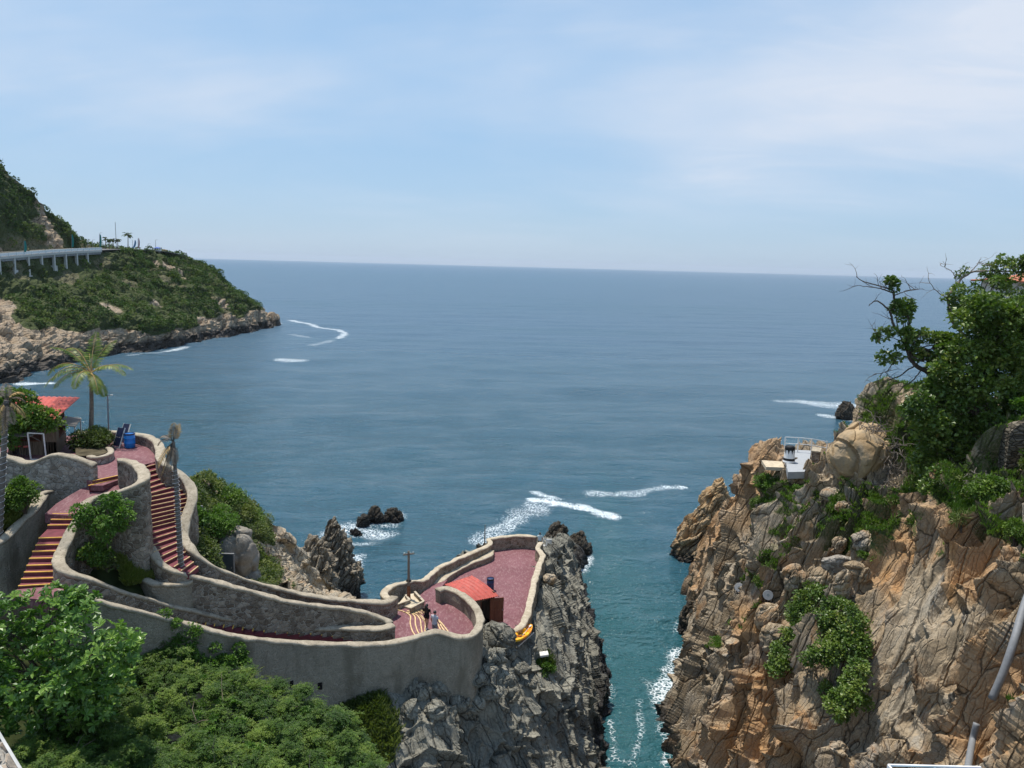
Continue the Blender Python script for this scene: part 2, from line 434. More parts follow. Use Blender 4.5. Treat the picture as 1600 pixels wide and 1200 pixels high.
M['rock_spire'] = rock_mat('spire_rock', [(0.17, 0.14, 0.10), (0.30, 0.25, 0.18), (0.42, 0.355, 0.26), (0.28, 0.24, 0.18)], grey=(0.25, 0.23, 0.19), stain=(0.30, 0.20, 0.11), wetz=2.5)
M['wall_grey'] = stone_wall_mat('wall_rendered_grey', (0.32, 0.278, 0.21), (0.37, 0.322, 0.245), (0.375, 0.326, 0.25), 2.9, 0.03, stain=(0.17, 0.145, 0.105), stainamt=0.85, bump=1.0, ew=0.3)
M['wall_rubble'] = stone_wall_mat('wall_rubble_brown', (0.17, 0.13, 0.095), (0.46, 0.385, 0.30), (0.40, 0.355, 0.29), 3.6, 0.055, stain=(0.10, 0.075, 0.05), stainamt=0.55, bump=0.9)
M['wall_pale'] = stone_wall_mat('wall_rubble_pale', (0.22, 0.18, 0.14), (0.54, 0.48, 0.40), (0.40, 0.37, 0.32), 3.6, 0.05, stain=(0.19, 0.16, 0.13), stainamt=0.35, bump=0.9)
M['wall_plaza'] = stone_wall_mat('wall_plaza_tan', (0.22, 0.17, 0.11), (0.46, 0.38, 0.28), (0.42, 0.36, 0.27), 3.2, 0.06, stain=(0.17, 0.12, 0.075), stainamt=0.4, bump=0.8)
M['wall_dry'] = stone_wall_mat('wall_dark_dry_stone', (0.10, 0.085, 0.06), (0.28, 0.24, 0.18), (0.03, 0.026, 0.02), 2.4, 0.09, stain=(0.08, 0.07, 0.05), stainamt=0.4, bump=1.0, squash=2.2)
def coping_mat(name, c0, c1, dirt):
    t = NT(name); n1 = t.noise(3.0, 6, 0.62); n2 = t.noise(0.7, 4); n3 = t.noise(9, 5, 0.7)
    c = t.ramp(n1, [(0.3, c0), (0.65, c1)])
    c = t.mix(t.math('MULTIPLY', t.rng(n3, 0.54, 0.66), 0.75), c, dirt)
    c = t.mix(t.math('MULTIPLY', t.rng(n2, 0.52, 0.7), 0.35), c, dirt)
    t.set(col=c, rough=0.9, spec=0.15); t.bump(t.math('ADD', n1, n3), 0.6, 0.05); return t.m
M['coping'] = coping_mat('coping_cement', (0.28, 0.24, 0.175), (0.43, 0.37, 0.28), (0.13, 0.10, 0.07))
M['coping_tan'] = coping_mat('coping_sandy', (0.36, 0.30, 0.21), (0.53, 0.455, 0.34), (0.22, 0.165, 0.105))
def floor_mat():
    t = NT('red_painted_concrete'); n1 = t.noise(0.5, 5, 0.6); n2 = t.noise(5, 6, 0.7, 0.6, t.mapping((1.4, 0.5, 1), (0, 0, 0.4))); n3 = t.noise(22, 3)
    c = t.ramp(n1, [(0.3, (0.135, 0.048, 0.055)), (0.7, (0.20, 0.084, 0.092))])
    c = t.mix(t.math('MULTIPLY', t.rng(n2, 0.46, 0.72), 0.6), c, (0.38, 0.25, 0.235))
    c = t.mix(t.math('MULTIPLY', t.rng(t.noise(1.3, 5, 0.65), 0.58, 0.72), 0.5), c, (0.12, 0.05, 0.05))
    t.set(col=c, rough=0.75, spec=0.3); t.bump(n3, 0.25, 0.01); return t.m
M['floor'] = floor_mat()
M['step'] = plain('step_dark_maroon', (0.145, 0.033, 0.042), 0.7, 0.3, var=0.25, scale=3)
M['nosing'] = plain('nosing_yellow', (0.76, 0.45, 0.09), 0.6, 0.3, var=0.15)
M['nosing_worn'] = plain('nosing_worn_yellow', (0.62, 0.44, 0.22), 0.7, 0.3, var=0.25)
M['soil'] = plain('dry_soil', (0.085, 0.07, 0.043), 0.95, 0.1, var=0.4, scale=2, bump=0.5)
M['soil_green'] = plain('overgrown_soil', (0.035, 0.045, 0.015), 0.95, 0.1, var=0.5, scale=1.5, bump=0.5)
M['roof_red'] = plain('roof_red_paint', (0.46, 0.085, 0.06), 0.55, 0.35, var=0.22, scale=3)
M['roof_tile'] = plain('roof_terracotta', (0.42, 0.15, 0.08), 0.7, 0.3, var=0.35, scale=8)
def wood_mat(name, c0, c1, n=9.0, axis='x'):
    t = NT(name); w = t.noise(n, 4, 0.6, 0, t.mapping((1, 1, 0.06))); f = t.noise(30, 3, 0.6, 0, t.mapping((1, 1, 0.1)))
    t.set(col=t.mix(0.5, t.ramp(w, [(0.35, c0), (0.65, c1)]), t.ramp(f, [(0.3, c0), (0.7, c1)])), rough=0.8, spec=0.2); t.bump(w, 0.5, 0.02); return t.m
M['wood_shack'] = wood_mat('weathered_planks', (0.085, 0.06, 0.04), (0.25, 0.19, 0.13))
M['wood_door'] = wood_mat('red_brown_wood', (0.12, 0.045, 0.025), (0.26, 0.105, 0.055))
M['wood_grey'] = wood_mat('grey_old_wood', (0.14, 0.12, 0.10), (0.30, 0.27, 0.23))
M['wood_pole'] = wood_mat('pole_wood', (0.13, 0.10, 0.075), (0.24, 0.19, 0.14))
M['rust'] = plain('rusty_steel', (0.20, 0.075, 0.035), 0.85, 0.2, var=0.4)
M['bark'] = plain('bark', (0.085, 0.066, 0.05), 0.95, 0.1, var=0.35, scale=5, bump=0.8)
M['bark_pale'] = plain('pale_bark', (0.21, 0.175, 0.135), 0.95, 0.1, var=0.3, scale=5, bump=0.8)
M['palm_bark'] = plain('palm_bark', (0.19, 0.15, 0.115), 0.95, 0.1, var=0.35, scale=7, bump=0.8)
M['dead_palm'] = plain('dead_palm_grey', (0.15, 0.13, 0.11), 0.95, 0.1, var=0.35, scale=6, bump=0.8)
M['straw'] = plain('dead_frond_straw', (0.40, 0.27, 0.12), 0.9, 0.1, var=0.35, scale=4)
M['dead_frond'] = plain('dead_frond_grey_brown', (0.24, 0.19, 0.14), 0.9, 0.1, var=0.4, scale=4)
M['white'] = plain('white_paint', (0.78, 0.78, 0.76), 0.5, 0.4, var=0.08)
M['dirty_white'] = plain('weathered_white', (0.62, 0.60, 0.55), 0.7, 0.3, var=0.2)
M['concrete'] = plain('grey_concrete', (0.50, 0.48, 0.44), 0.85, 0.2, var=0.14, scale=2)
M['concrete_dark'] = plain('shaded_concrete', (0.27, 0.275, 0.28), 0.85, 0.2, var=0.25, scale=1)  # darker copy of the concrete, shade under the deck put into its colour
M['grey_floor'] = plain('grey_floor_paint', (0.33, 0.345, 0.355), 0.7, 0.3, var=0.08, scale=3)
M['blue'] = plain('blue_plastic', (0.012, 0.20, 0.58), 0.35, 0.5, var=0.1)
M['dark_blue'] = plain('dark_blue_plastic', (0.022, 0.035, 0.10), 0.4, 0.5, var=0.15)
M['navy'] = plain('navy_sling', (0.025, 0.033, 0.075), 0.7, 0.2)
M['black'] = plain('black_matte', (0.012, 0.012, 0.013), 0.6, 0.3)
M['dark'] = plain('dark_interior', (0.016, 0.013, 0.012), 0.9, 0.1)  # near-black colour stands in for the shade inside huts and openings
M['steel'] = plain('grey_steel', (0.30, 0.31, 0.32), 0.45, 0.5, metal=0.6)
M['zinc'] = plain('grey_zinc', (0.20, 0.205, 0.21), 0.6, 0.4)
M['door_blue'] = plain('dark_slate_door', (0.045, 0.062, 0.082), 0.5, 0.4)
M['orange'] = plain('orange_plastic', (0.86, 0.24, 0.02), 0.35, 0.5, var=0.1)
M['yellow'] = plain('yellow_plastic', (0.90, 0.52, 0.02), 0.35, 0.5, var=0.12)
M['teal'] = plain('teal_cloth', (0.03, 0.24, 0.22), 0.7, 0.2)
M['banner_blue'] = plain('pale_blue_cloth', (0.16, 0.30, 0.48), 0.7, 0.2)
M['banner_pink'] = plain('pinkish_cloth', (0.42, 0.23, 0.24), 0.7, 0.2)
M['awning'] = plain('blue_awning', (0.04, 0.10, 0.36), 0.6, 0.3)
M['skin'] = plain('skin', (0.36, 0.20, 0.13), 0.55, 0.35, var=0.06)
M['hair'] = plain('dark_hair', (0.012, 0.010, 0.009), 0.5, 0.4)
M['shirt_grey'] = plain('light_grey_cotton', (0.50, 0.50, 0.53), 0.85, 0.15, var=0.06)
M['shorts_grey'] = plain('grey_shorts', (0.22, 0.22, 0.24), 0.85, 0.15)
M['shirt_aqua'] = plain('pale_aqua_cotton', (0.55, 0.74, 0.74), 0.85, 0.15, var=0.06)
M['black_cloth'] = plain('black_cloth', (0.012, 0.012, 0.014), 0.85, 0.15)
M['shoe'] = plain('sandals', (0.50, 0.47, 0.43), 0.7, 0.2)
M['sand'] = plain('sandy_rubble', (0.50, 0.42, 0.30), 0.95, 0.1, var=0.25, scale=3, bump=0.5)
M['road'] = plain('asphalt', (0.16, 0.15, 0.14), 0.9, 0.2, var=0.2, scale=0.5)
M['cord'] = plain('string_light_cord', (0.62, 0.62, 0.62), 0.6, 0.3)
tg = NT('lamp_glass'); tg.set(col=(0.11, 0.125, 0.125), rough=0.25, spec=0.8); M['lens'] = tg.m
def faux_rock():
    t = NT('moulded_cement_rock'); n1 = t.noise(1.2, 6, 0.6, 0.5); n2 = t.noise(8, 5, 0.7)
    c = t.ramp(n1, [(0.3, (0.19, 0.165, 0.13)), (0.7, (0.36, 0.325, 0.27))]); c = t.mix(0.5, c, t.ramp(n2, [(0.3, (0.55, 0.55, 0.55)), (0.7, (1, 1, 1))]), 'MULTIPLY')
    t.set(col=c, rough=0.9, spec=0.15); t.bump(t.math('ADD', n1, n2), 0.7, 0.08); return t.m
M['faux'] = faux_rock()

M['lf_broad'] = leaf_mat('leaves_broad_glossy', (0.04, 0.10, 0.011), (0.09, 0.185, 0.022), (0.19, 0.30, 0.05), 0.40, 0.16, 0.5)
M['lf_thicket'] = leaf_mat('leaves_thicket', (0.028, 0.068, 0.009), (0.07, 0.13, 0.016), (0.16, 0.225, 0.034), 0.55, 0.3)
M['lf_grape'] = leaf_mat('leaves_sea_grape', (0.036, 0.075, 0.010), (0.09, 0.15, 0.02), (0.19, 0.24, 0.045), 0.42, 0.22, 0.45, old=(0.24, 0.17, 0.05))
M['lf_shrub'] = leaf_mat('leaves_shrub', (0.035, 0.08, 0.010), (0.085, 0.155, 0.02), (0.18, 0.25, 0.04), 0.5, 0.3)
M['lf_olive'] = leaf_mat('leaves_olive', (0.033, 0.058, 0.013), (0.085, 0.115, 0.026), (0.17, 0.19, 0.05), 0.55, 0.3)
M['lf_bright'] = leaf_mat('leaves_bright', (0.04, 0.095, 0.012), (0.085, 0.165, 0.022), (0.14, 0.24, 0.038), 0.55, 0.3)
M['lf_hill'] = leaf_mat('leaves_hillside', (0.028, 0.062, 0.015), (0.062, 0.11, 0.024), (0.13, 0.165, 0.045), 0.7, 0.15, 0.15)
M['lf_grass'] = leaf_mat('grass_blades', (0.08, 0.115, 0.018), (0.16, 0.20, 0.035), (0.28, 0.28, 0.08), 0.6, 0.3)
M['lf_palm'] = leaf_mat('palm_fronds', (0.05, 0.10, 0.014), (0.11, 0.17, 0.025), (0.24, 0.26, 0.05), 0.45, 0.25)
M['lf_dry'] = leaf_mat('dry_twigs', (0.06, 0.05, 0.038), (0.11, 0.095, 0.07), (0.17, 0.15, 0.11), 0.8, 0.1)

def sea_mat():
    t = NT('sea_water')
    far, foam, sh = t.attr('far'), t.attr('foam'), t.attr('shallow')
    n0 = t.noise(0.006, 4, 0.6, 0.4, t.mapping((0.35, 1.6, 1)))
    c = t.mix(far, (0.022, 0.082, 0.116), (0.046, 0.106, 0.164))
    c = t.mix(sh, c, (0.024, 0.098, 0.110))
    c = t.mix(t.math('MULTIPLY', t.rng(n0, 0.45, 0.7), 0.35), c, (0.018, 0.085, 0.12))
    # foam: lacy patches broken up by noise
    f1 = t.noise(1.6, 7, 0.72, 1.4); f2 = t.voro(2.3, 'DISTANCE_TO_EDGE', t.mapping((1, 1, 0)))
    lace = t.math('ADD', t.math('MULTIPLY', t.rng(f2, 0.0, 0.22, 1.0, 0.0), 0.30), f1)
    fm = t.rng(t.math('ADD', t.math('MULTIPLY', foam, 0.62), t.math('SUBTRACT', lace, 0.5)), 0.42, 0.78)
    fm = t.math('MULTIPLY', fm, t.rng(foam, 0.02, 0.12))
    c = t.mix(fm, c, (0.72, 0.78, 0.80))
    t.set(col=c, rough=t.math('ADD', t.math('MULTIPLY', fm, 0.6), t.math('ADD', 0.10, t.math('MULTIPLY', far, 0.22))), spec=0.5, ior=1.333)
    w1 = t.noise(0.55, 4, 0.6, 0.2, t.mapping((0.55, 1.25, 1), (0, 0, 0.25)))
    w2 = t.noise(2.0, 3, 0.6, 0.2, t.mapping((0.7, 1.2, 1), (0, 0, -0.2)))
    w3 = t.noise(0.07, 4, 0.6, 0.2, t.mapping((0.35, 1.4, 1), (0, 0, 0.1)))
    hh = t.math('ADD', t.math('ADD', t.math('MULTIPLY', w1, 1.0), t.math('MULTIPLY', w2, 0.5)), t.math('MULTIPLY', w3, 4.0))
    t.bump(hh, 1.0, 1.1)
    return t.m
M['sea'] = sea_mat()
# ------------------------------------------------------------------ rock
def frame(sx, sy, sz):
    a = np.array((sx, sy, sz), float); a /= np.linalg.norm(a)
    b = np.cross(a, (0.35, 0.93, 0.1)); b /= np.linalg.norm(b); c = np.cross(a, b)
    return np.stack([a, b, c])            # rows: along the strata, across, through
def rock_disp(p, fr, levels, seed=0, warp=0.35):
    """blocky, jointed relief: cells of several sizes stand proud, tilt, and have cracks between"""
    q0 = p @ fr.T
    q0 = q0 + warp * np.stack([fbm(p * 0.35, 2, seed + 9 * k) for k in range(3)], 1)
    d = np.zeros(len(p)); rnd = np.zeros(len(p)); tw = 0
    for li, (cell, amp, crack) in enumerate(levels):
        f1, f2, r, v = voronoi(q0 / np.array(cell), seed + 101 * li)
        tilt = np.einsum('ij,ij->i', v, r[:, 1:4] - 0.5) * 2.2
        edge = sstep(0.0, (0.10, 0.20, 0.3)[min(li, 2)], f2 - f1)
        d += amp * ((r[:, 0] - 0.5) * 1.3 + tilt) - crack * (1 - edge)
        w = (1.0, 0.8, 0.45)[min(li, 2)]
        rnd += w * r[:, 2]; tw += w
    return d, rnd / tw
def rock_sheet(name, ctrl, nr, nc, mat, fr, levels, seed=0, fb=0.12, grass=None, kind='structure', fade=None, label=None, cat=None, parent=None, soft=1, extra=None, zones=None):
    g = loft(np.array(ctrl, float), nr, nc); nrm = grid_normals(g)
    p = g.reshape(-1, 3); n = nrm.reshape(-1, 3)
    d, rnd = rock_disp(p, fr, levels, seed)
    d = d + fb * fbm(p * 1.1, 4, seed + 5)
    if fade is not None: d = d * fade(p)
    D2 = d.reshape(nr, nc)                         # ease the sharp steps between blocks by one cell so they do not saw-tooth
    for _ in range(soft):
        E = np.pad(D2, 1, mode='edge'); D2 = (E[:-2, 1:-1] + E[2:, 1:-1] + E[1:-1, :-2] + E[1:-1, 2:] + 2 * D2) / 6
    d = D2.ravel()
    if extra is not None: d = d + extra(p)
    p2 = p + n * d[:, None]
    n2 = grid_normals(p2.reshape(nr, nc, 3)).reshape(-1, 3)
    gr = grass(p2, n2) if grass else np.zeros(len(p))
    f = grid_faces(nr, nc)
    o = raw_mesh(name, p2, f, np.full(len(f), 4), mat, parent, False, pattr=dict({'rnd': rnd, 'grass': gr}, **(zones(p) if zones else {})))
    tag(o, label, cat, None, kind)
    return o, p2.reshape(nr, nc, 3), n2.reshape(nr, nc, 3), gr.reshape(nr, nc)
def rock_lump(name, c, rad, mat, fr, levels, seed=0, top=None, n=90, fb=0.12, kind=None, label=None, cat=None, group=None, shape=None):
    """a free-standing rock: a sphere pulled to size, leaning, then jointed"""
    m = n * 2
    th = np.linspace(0.02, math.pi - 0.02, n)[:, None]; ph = np.linspace(0, 2 * math.pi, m, endpoint=False)[None]
    u = np.stack([np.sin(th) * np.cos(ph), np.sin(th) * np.sin(ph), np.cos(th) * np.ones_like(ph)], -1)
    e = u.copy()
    if shape: e = shape(e)
    g = e * np.array(rad) * S + np.array(c)
    gw = np.concatenate([g, g[:, :1]], 1); nrm = -grid_normals(gw)[:, :-1]
    p = g.reshape(-1, 3); nn = nrm.reshape(-1, 3)
    s = np.sign(np.einsum('ij,ij->i', nn, p - np.array(c)).mean()); nn = nn * s
    d, rnd = rock_disp(p, fr, levels, seed); d = d + fb * fbm(p * 1.3, 4, seed + 3)
    p2 = p + nn * d[:, None]
    f = grid_faces(n, m, True)[:, ::-1]
    o = raw_mesh(name, p2, f, np.full(len(f), 4), mat, None, False, pattr={'rnd': rnd, 'grass': np.zeros(len(p))})
    bm_fix(o)
    return tag(o, label, cat, group, kind)

# ------------------------------------------------------------------ right cliff
def _r(*pts): return [X(*p[1]) if p[0] == 'x' else P(*p) for p in pts]
x = lambda a, b, c: ('x', (a, b, c))
RC = [
    _r(x(9, 15, -4), x(10, 15, 4), x(12, 17, 8), x(14, 18.5, 12), x(15.5, 20, 16), x(17.5, 21.5, 19.5), x(20, 22, 23), x(23, 23, 26), x(27, 24, 28), x(31, 26, 29), x(60, 24, 29)),
    _r(x(8, 22, -4), x(9.5, 22, 4), (1460, 1320, 27), (1510, 1260, 27), (1560, 1160, 27.5), (1610, 1060, 28), (1660, 960, 29), (1710, 880, 30), (1780, 820, 31.5), (1840, 760, 34), x(60, 30, 28)),
    _r(x(7.5, 27, -4), x(9, 27, 4), (1350, 1290, 31), (1400, 1230, 31.5), (1460, 1130, 32), (1510, 1020, 32.5), (1560, 920, 33.5), (1610, 840, 34.5), (1680, 780, 36), (1740, 720, 39), x(60, 38, 28)),
    _r(x(7, 33, -5), x(8.5, 33, 2), (1230, 1260, 36), (1290, 1200, 36), (1350, 1110, 36), (1410, 1000, 36.5), (1460, 890, 37.5), (1510, 800, 38.5), (1580, 740, 39.5), (1650, 680, 42), x(60, 46, 28)),
    _r(x(9.4, 39, -4), x(10.2, 39, 0), (1172, 1230, 40), (1220, 1150, 40), (1290, 1060, 40), (1340, 960, 41), (1395, 860, 42.5), (1440, 790, 43), (1530, 720, 43.5), (1580, 660, 46), x(58, 54, 27)),
    _r(x(10.6, 45, -4), x(11.4, 45, 0), (1128, 1180, 45), (1178, 1080, 44.5), (1230, 980, 44), (1290, 890, 45), (1340, 815, 46), (1400, 765, 46.5), (1480, 700, 47), (1500, 650, 52), x(54, 60, 26)),
    _r(x(12.2, 52, -4), x(13.0, 52, 0), (1108, 1100, 51), (1146, 1000, 50), (1180, 900, 49.5), (1225, 830, 49.5), (1290, 775, 50), (1330, 745, 50.5), (1400, 690, 51), (1425, 650, 55), x(44, 70, 10)),
    _r(x(14.2, 60, -4), x(15.0, 60, 0), (1092, 1040, 58.5), (1134, 950, 57), (1170, 870, 56.5), (1200, 800, 56), (1230, 752, 54.5), (1290, 718, 57), (1325, 694, 61), (1345, 690, 65), x(36, 80, -4)),
    _r(x(16.9, 67, -4), x(17.7, 67, 0), (1084, 1000, 66), (1118, 905, 64), (1152, 835, 62), (1178, 775, 60.5), (1203, 703, 59.5), x(21.4, 62, 20.5), x(24, 66, 15), x(27, 70, 8), x(30, 80, -4)),
    _r(x(18.4, 74, -4), x(19, 75, 0), (1082, 960, 73), (1104, 880, 71), (1125, 815, 68.5), (1152, 782, 66.5), x(20.4, 66, 17), x(21.6, 69, 13), x(23, 72, 9), x(24, 76, 4), x(26, 82, -4)),
    _r(x(20, 82, -4), x(20, 82, 0), (1083, 905, 80), (1092, 870, 79), (1108, 835, 77.5), (1128, 812, 76), x(22.4, 77, 7), x(23, 79, 5), x(23.5, 81, 3), x(24, 83, 0), x(25, 86, -4)),
    _r(x(21, 87, -5), x(21, 86, -2), x(21.4, 85, -1.5), x(21.8, 84.5, -1), x(22.2, 84, -1), x(22.6, 84, -1), x(23, 85, -1), x(23.4, 86, -1.5), x(23.8, 87, -2), x(24.2, 88, -3), x(25, 90, -5)),
]
FR_R = frame(0.42, 0.15, 0.9)
LV_R = [((13.0, 2.5, 3.6), 1.15, 1.15), ((5.5, 1.15, 1.6), 0.44, 0.62), ((2.2, 0.6, 0.8), 0.16, 0.14)]
def in_poly(px, py, poly):
    r = np.zeros(len(px), bool); q = np.array(poly, float); j = len(q) - 1
    for i in range(len(q)):
        c = ((q[i, 1] > py) != (q[j, 1] > py)) & (px < (q[j, 0] - q[i, 0]) * (py - q[i, 1]) / (q[j, 1] - q[i, 1] + 1e-12) + q[i, 0])
        r ^= c; j = i
    return r
def grass_right(p, n):
    # ledges of the cliff where soil has gathered: plan outlines of the green terraces
    g = np.zeros(len(p))
    up = sstep(0.25, 0.62, np.abs(n[:, 2]))
    q = p / S
    for (cx, cy, cz, r, a) in GRASS_SPOTS:
        d = np.sqrt((q[:, 0] - cx) ** 2 + (q[:, 1] - cy) ** 2 + (q[:, 2] - cz) ** 2) / (r * 1.5)
        g = np.maximum(g, a * (1 - sstep(0.55, 1.1, d + 0.45 * fbm(p * 0.8, 2, 4))))
    px, py = proj_px(p + .7 * np.stack([fbm(p * .7, 3, 95 + k) for k in range(3)], 1))
    g = np.maximum(g, zone(px, py, GRASSZ, 9) * (0.55 + 0.6 * sstep(-.35, .25, fbm(p * .6, 3, 44))))
    return np.clip(g, 0, 1) * (0.6 + 0.4 * up)
_gs = [(1330, 812, 45.5, 2.0, 1), (1370, 805, 45, 2.0, 1), (1300, 805, 46, 1.2, .9), (1385, 835, 44.5, 1.7, 1), (1340, 855, 44.5, 1.5, 1), (1310, 860, 45, 1.0, 1),
       (1215, 810, 54, 1.4, .9), (1225, 850, 51, 1.3, 1), (1215, 880, 50, 1.1, .95), (1190, 890, 51, 1.0, .9), (1180, 935, 49, 0.9, .8), (1155, 975, 49.5, 0.8, .8),
       (1245, 790, 52, 1.2, .8), (1290, 790, 49, 1.4, .8), (1265, 770, 52, 1.4, .9), (1200, 770, 56, 1.3, .95), (1230, 790, 53, 1.4, .95), (1350, 830, 45, 2.2, 1), (1300, 830, 46.5, 1.5, 1), (1115, 1005, 51.5, .6, .8), (1400, 790, 43.5, 1.5, .9), (1340, 780, 47, 1.3, .9), (1180, 905, 50, .8, .8), (1205, 840, 53, .9, .8),
       (1550, 770, 38.5, 3.0, 1), (1590, 800, 37, 2.2, 1), (1470, 720, 44, 3.0, .9), (1420, 680, 49, 3.0, 1), (1400, 650, 54, 3, 1), (1540, 700, 42, 4, 1), (1440, 1130, 33, .4, .7), (1580, 1170, 27.2, .5, .8), (1560, 1090, 28.5, .35, .8), (1590, 1105, 27.5, .4, .8)]
GRASS_SPOTS = [tuple(P(a, b, c) / S) + (r, s) for a, b, c, r, s in _gs]
def proj_px(p):
    q = (np.asarray(p) / S - np.array((0, 0, CAMH))) @ RN
    return 800 + FPX * q[..., 0] / -q[..., 2], 600 - FPX * q[..., 1] / -q[..., 2]
def seg_dist(p, line):
    """distance in metres to a line of points on the rock"""
    L = np.array([P(*k) for k in line]); d = np.full(len(p), 1e9); sg = np.zeros(len(p))
    for a, b in zip(L[:-1], L[1:]):
        t = np.clip(((p - a) @ (b - a)) / np.dot(b - a, b - a), 0, 1); v = p - a - t[:, None] * (b - a); e = np.linalg.norm(v, axis=1)
        k = e < d; d[k] = e[k]; sg[k] = v[k, 0]
    return d, sg
CREV = [(1405, 785, 43.5), (1388, 850, 42.8), (1362, 930, 41.5), (1345, 1000, 40.2), (1330, 1080, 38.2), (1300, 1190, 36.2)]
CRACKS = [([(1452, 812, 42.2), (1425, 875, 40.5), (1392, 950, 39.5), (1360, 1005, 39)], .35, .9), ([(1405, 930, 39), (1450, 1010, 36.4), (1478, 1085, 34)], .2, .4), ([(1380, 1060, 36.8), (1440, 1030, 36.2), (1520, 975, 34)], .2, .3), ([(1290, 880, 45.2), (1265, 960, 44), (1230, 1060, 43), (1180, 1190, 41.5)], .45, .8), ([(1250, 830, 49), (1215, 930, 48), (1170, 1050, 46), (1130, 1190, 44.6)], .4, .7), ([(1500, 830, 38.3), (1530, 900, 35.6), (1500, 1000, 33.5), (1480, 1100, 32.4)], .5, .9), ([(1200, 1060, 43.5), (1260, 1120, 40.5), (1300, 1140, 38.5)], .4, .7)]
def rc_extra(p):
    w = p + 0.35 * np.stack([fbm(p * .5, 2, 71 + k) for k in range(3)], 1)
    d, sg = seg_dist(w, CREV)
    r = -1.5 * np.exp(-(d / .8) ** 2) + 0.9 * sstep(0, 1.2, sg) * np.exp(-(np.maximum(d - .5, 0) / 3.0) ** 2) * (d < 9)
    for ln, wd, dep in CRACKS:
        d, _ = seg_dist(w, ln); r -= dep * np.exp(-(d / wd) ** 2)
    return r
def zone(px, py, polys, soft=26):
    r = np.zeros(len(px))
    for poly in polys:
        q = np.array(poly, float); ins = in_poly(px, py, poly); d = np.full(len(px), 1e9)
        for a, b in zip(q, np.roll(q, -1, 0)):
            v = np.stack([px, py], 1) - a; t = np.clip((v @ (b - a)) / np.dot(b - a, b - a), 0, 1); d = np.minimum(d, np.linalg.norm(v - t[:, None] * (b - a), axis=1))
        r = np.maximum(r, sstep(-soft, soft, np.where(ins, d, -d)))
    return r
GRASSZ = [[(1282, 795), (1325, 782), (1385, 772), (1398, 800), (1386, 872), (1340, 864), (1300, 866), (1283, 835)], [(1198, 770), (1240, 760), (1262, 790), (1250, 850), (1226, 892), (1200, 912), (1176, 935), (1158, 915), (1190, 860), (1212, 820)], [(1388, 645), (1450, 640), (1462, 765), (1412, 742)], [(1480, 770), (1610, 735), (1610, 872), (1550, 852), (1515, 825)], [(1160, 955), (1190, 930), (1185, 975), (1150, 985)]]
GREYZ = [[(1080, 960), (1110, 880), (1165, 815), (1215, 780), (1262, 820), (1250, 900), (1190, 960), (1150, 1040), (1090, 1120), (1050, 1110)], [(1400, 905), (1470, 850), (1520, 900), (1545, 985), (1500, 1080), (1510, 1210), (1320, 1210), (1345, 1090), (1375, 1000)], [(1250, 880), (1300, 860), (1320, 930), (1260, 960)]]
RUSTZ = [[(1075, 930), (1110, 800), (1150, 760), (1175, 790), (1110, 880), (1090, 940)], [(1150, 780), (1185, 700), (1218, 690), (1205, 760), (1165, 800)], [(1380, 940), (1385, 840), (1420, 780), (1470, 800), (1440, 880), (1395, 970)], [(1470, 880), (1480, 780), (1530, 800), (1580, 870), (1590, 960), (1540, 930)], [(1130, 1210), (1170, 1090), (1230, 1040), (1270, 1090), (1260, 1210)], [(1510, 1200), (1530, 1060), (1610, 1000), (1640, 1210)], [(1170, 960), (1210, 930), (1240, 1000), (1200, 1040)]]
def rc_zones(p):
    q = p + 0.9 * np.stack([fbm(p * .45, 3, 81 + k) for k in range(3)], 1); px, py = proj_px(q)
    return {'greyz': zone(px, py, GREYZ), 'rustz': zone(px, py, RUSTZ)}
_pf = P(1246, 720, 57.5)
def rc_fade(p):
    px, py = proj_px(p)
    sm = 1 - 0.6 * zone(px, py, [[(1395, 905), (1470, 860), (1540, 985), (1500, 1100), (1500, 1210), (1330, 1210), (1350, 1080)]], 30)
    sm = sm * (1 - 0.55 * sstep(58, 66, p[:, 1] / S))
    return sm * (1 - 0.85 * np.exp(-np.sum((p - _pf) ** 2 * np.array((1, .5, 1)), axis=1) / 2.6 ** 2))
o_rc, RG, RNm, RGr = rock_sheet('rocky_cliff', RC, 980, 660, M['rock_right'], FR_R, LV_R, 11, 0.06, grass_right, fade=rc_fade, extra=rc_extra, zones=rc_zones)

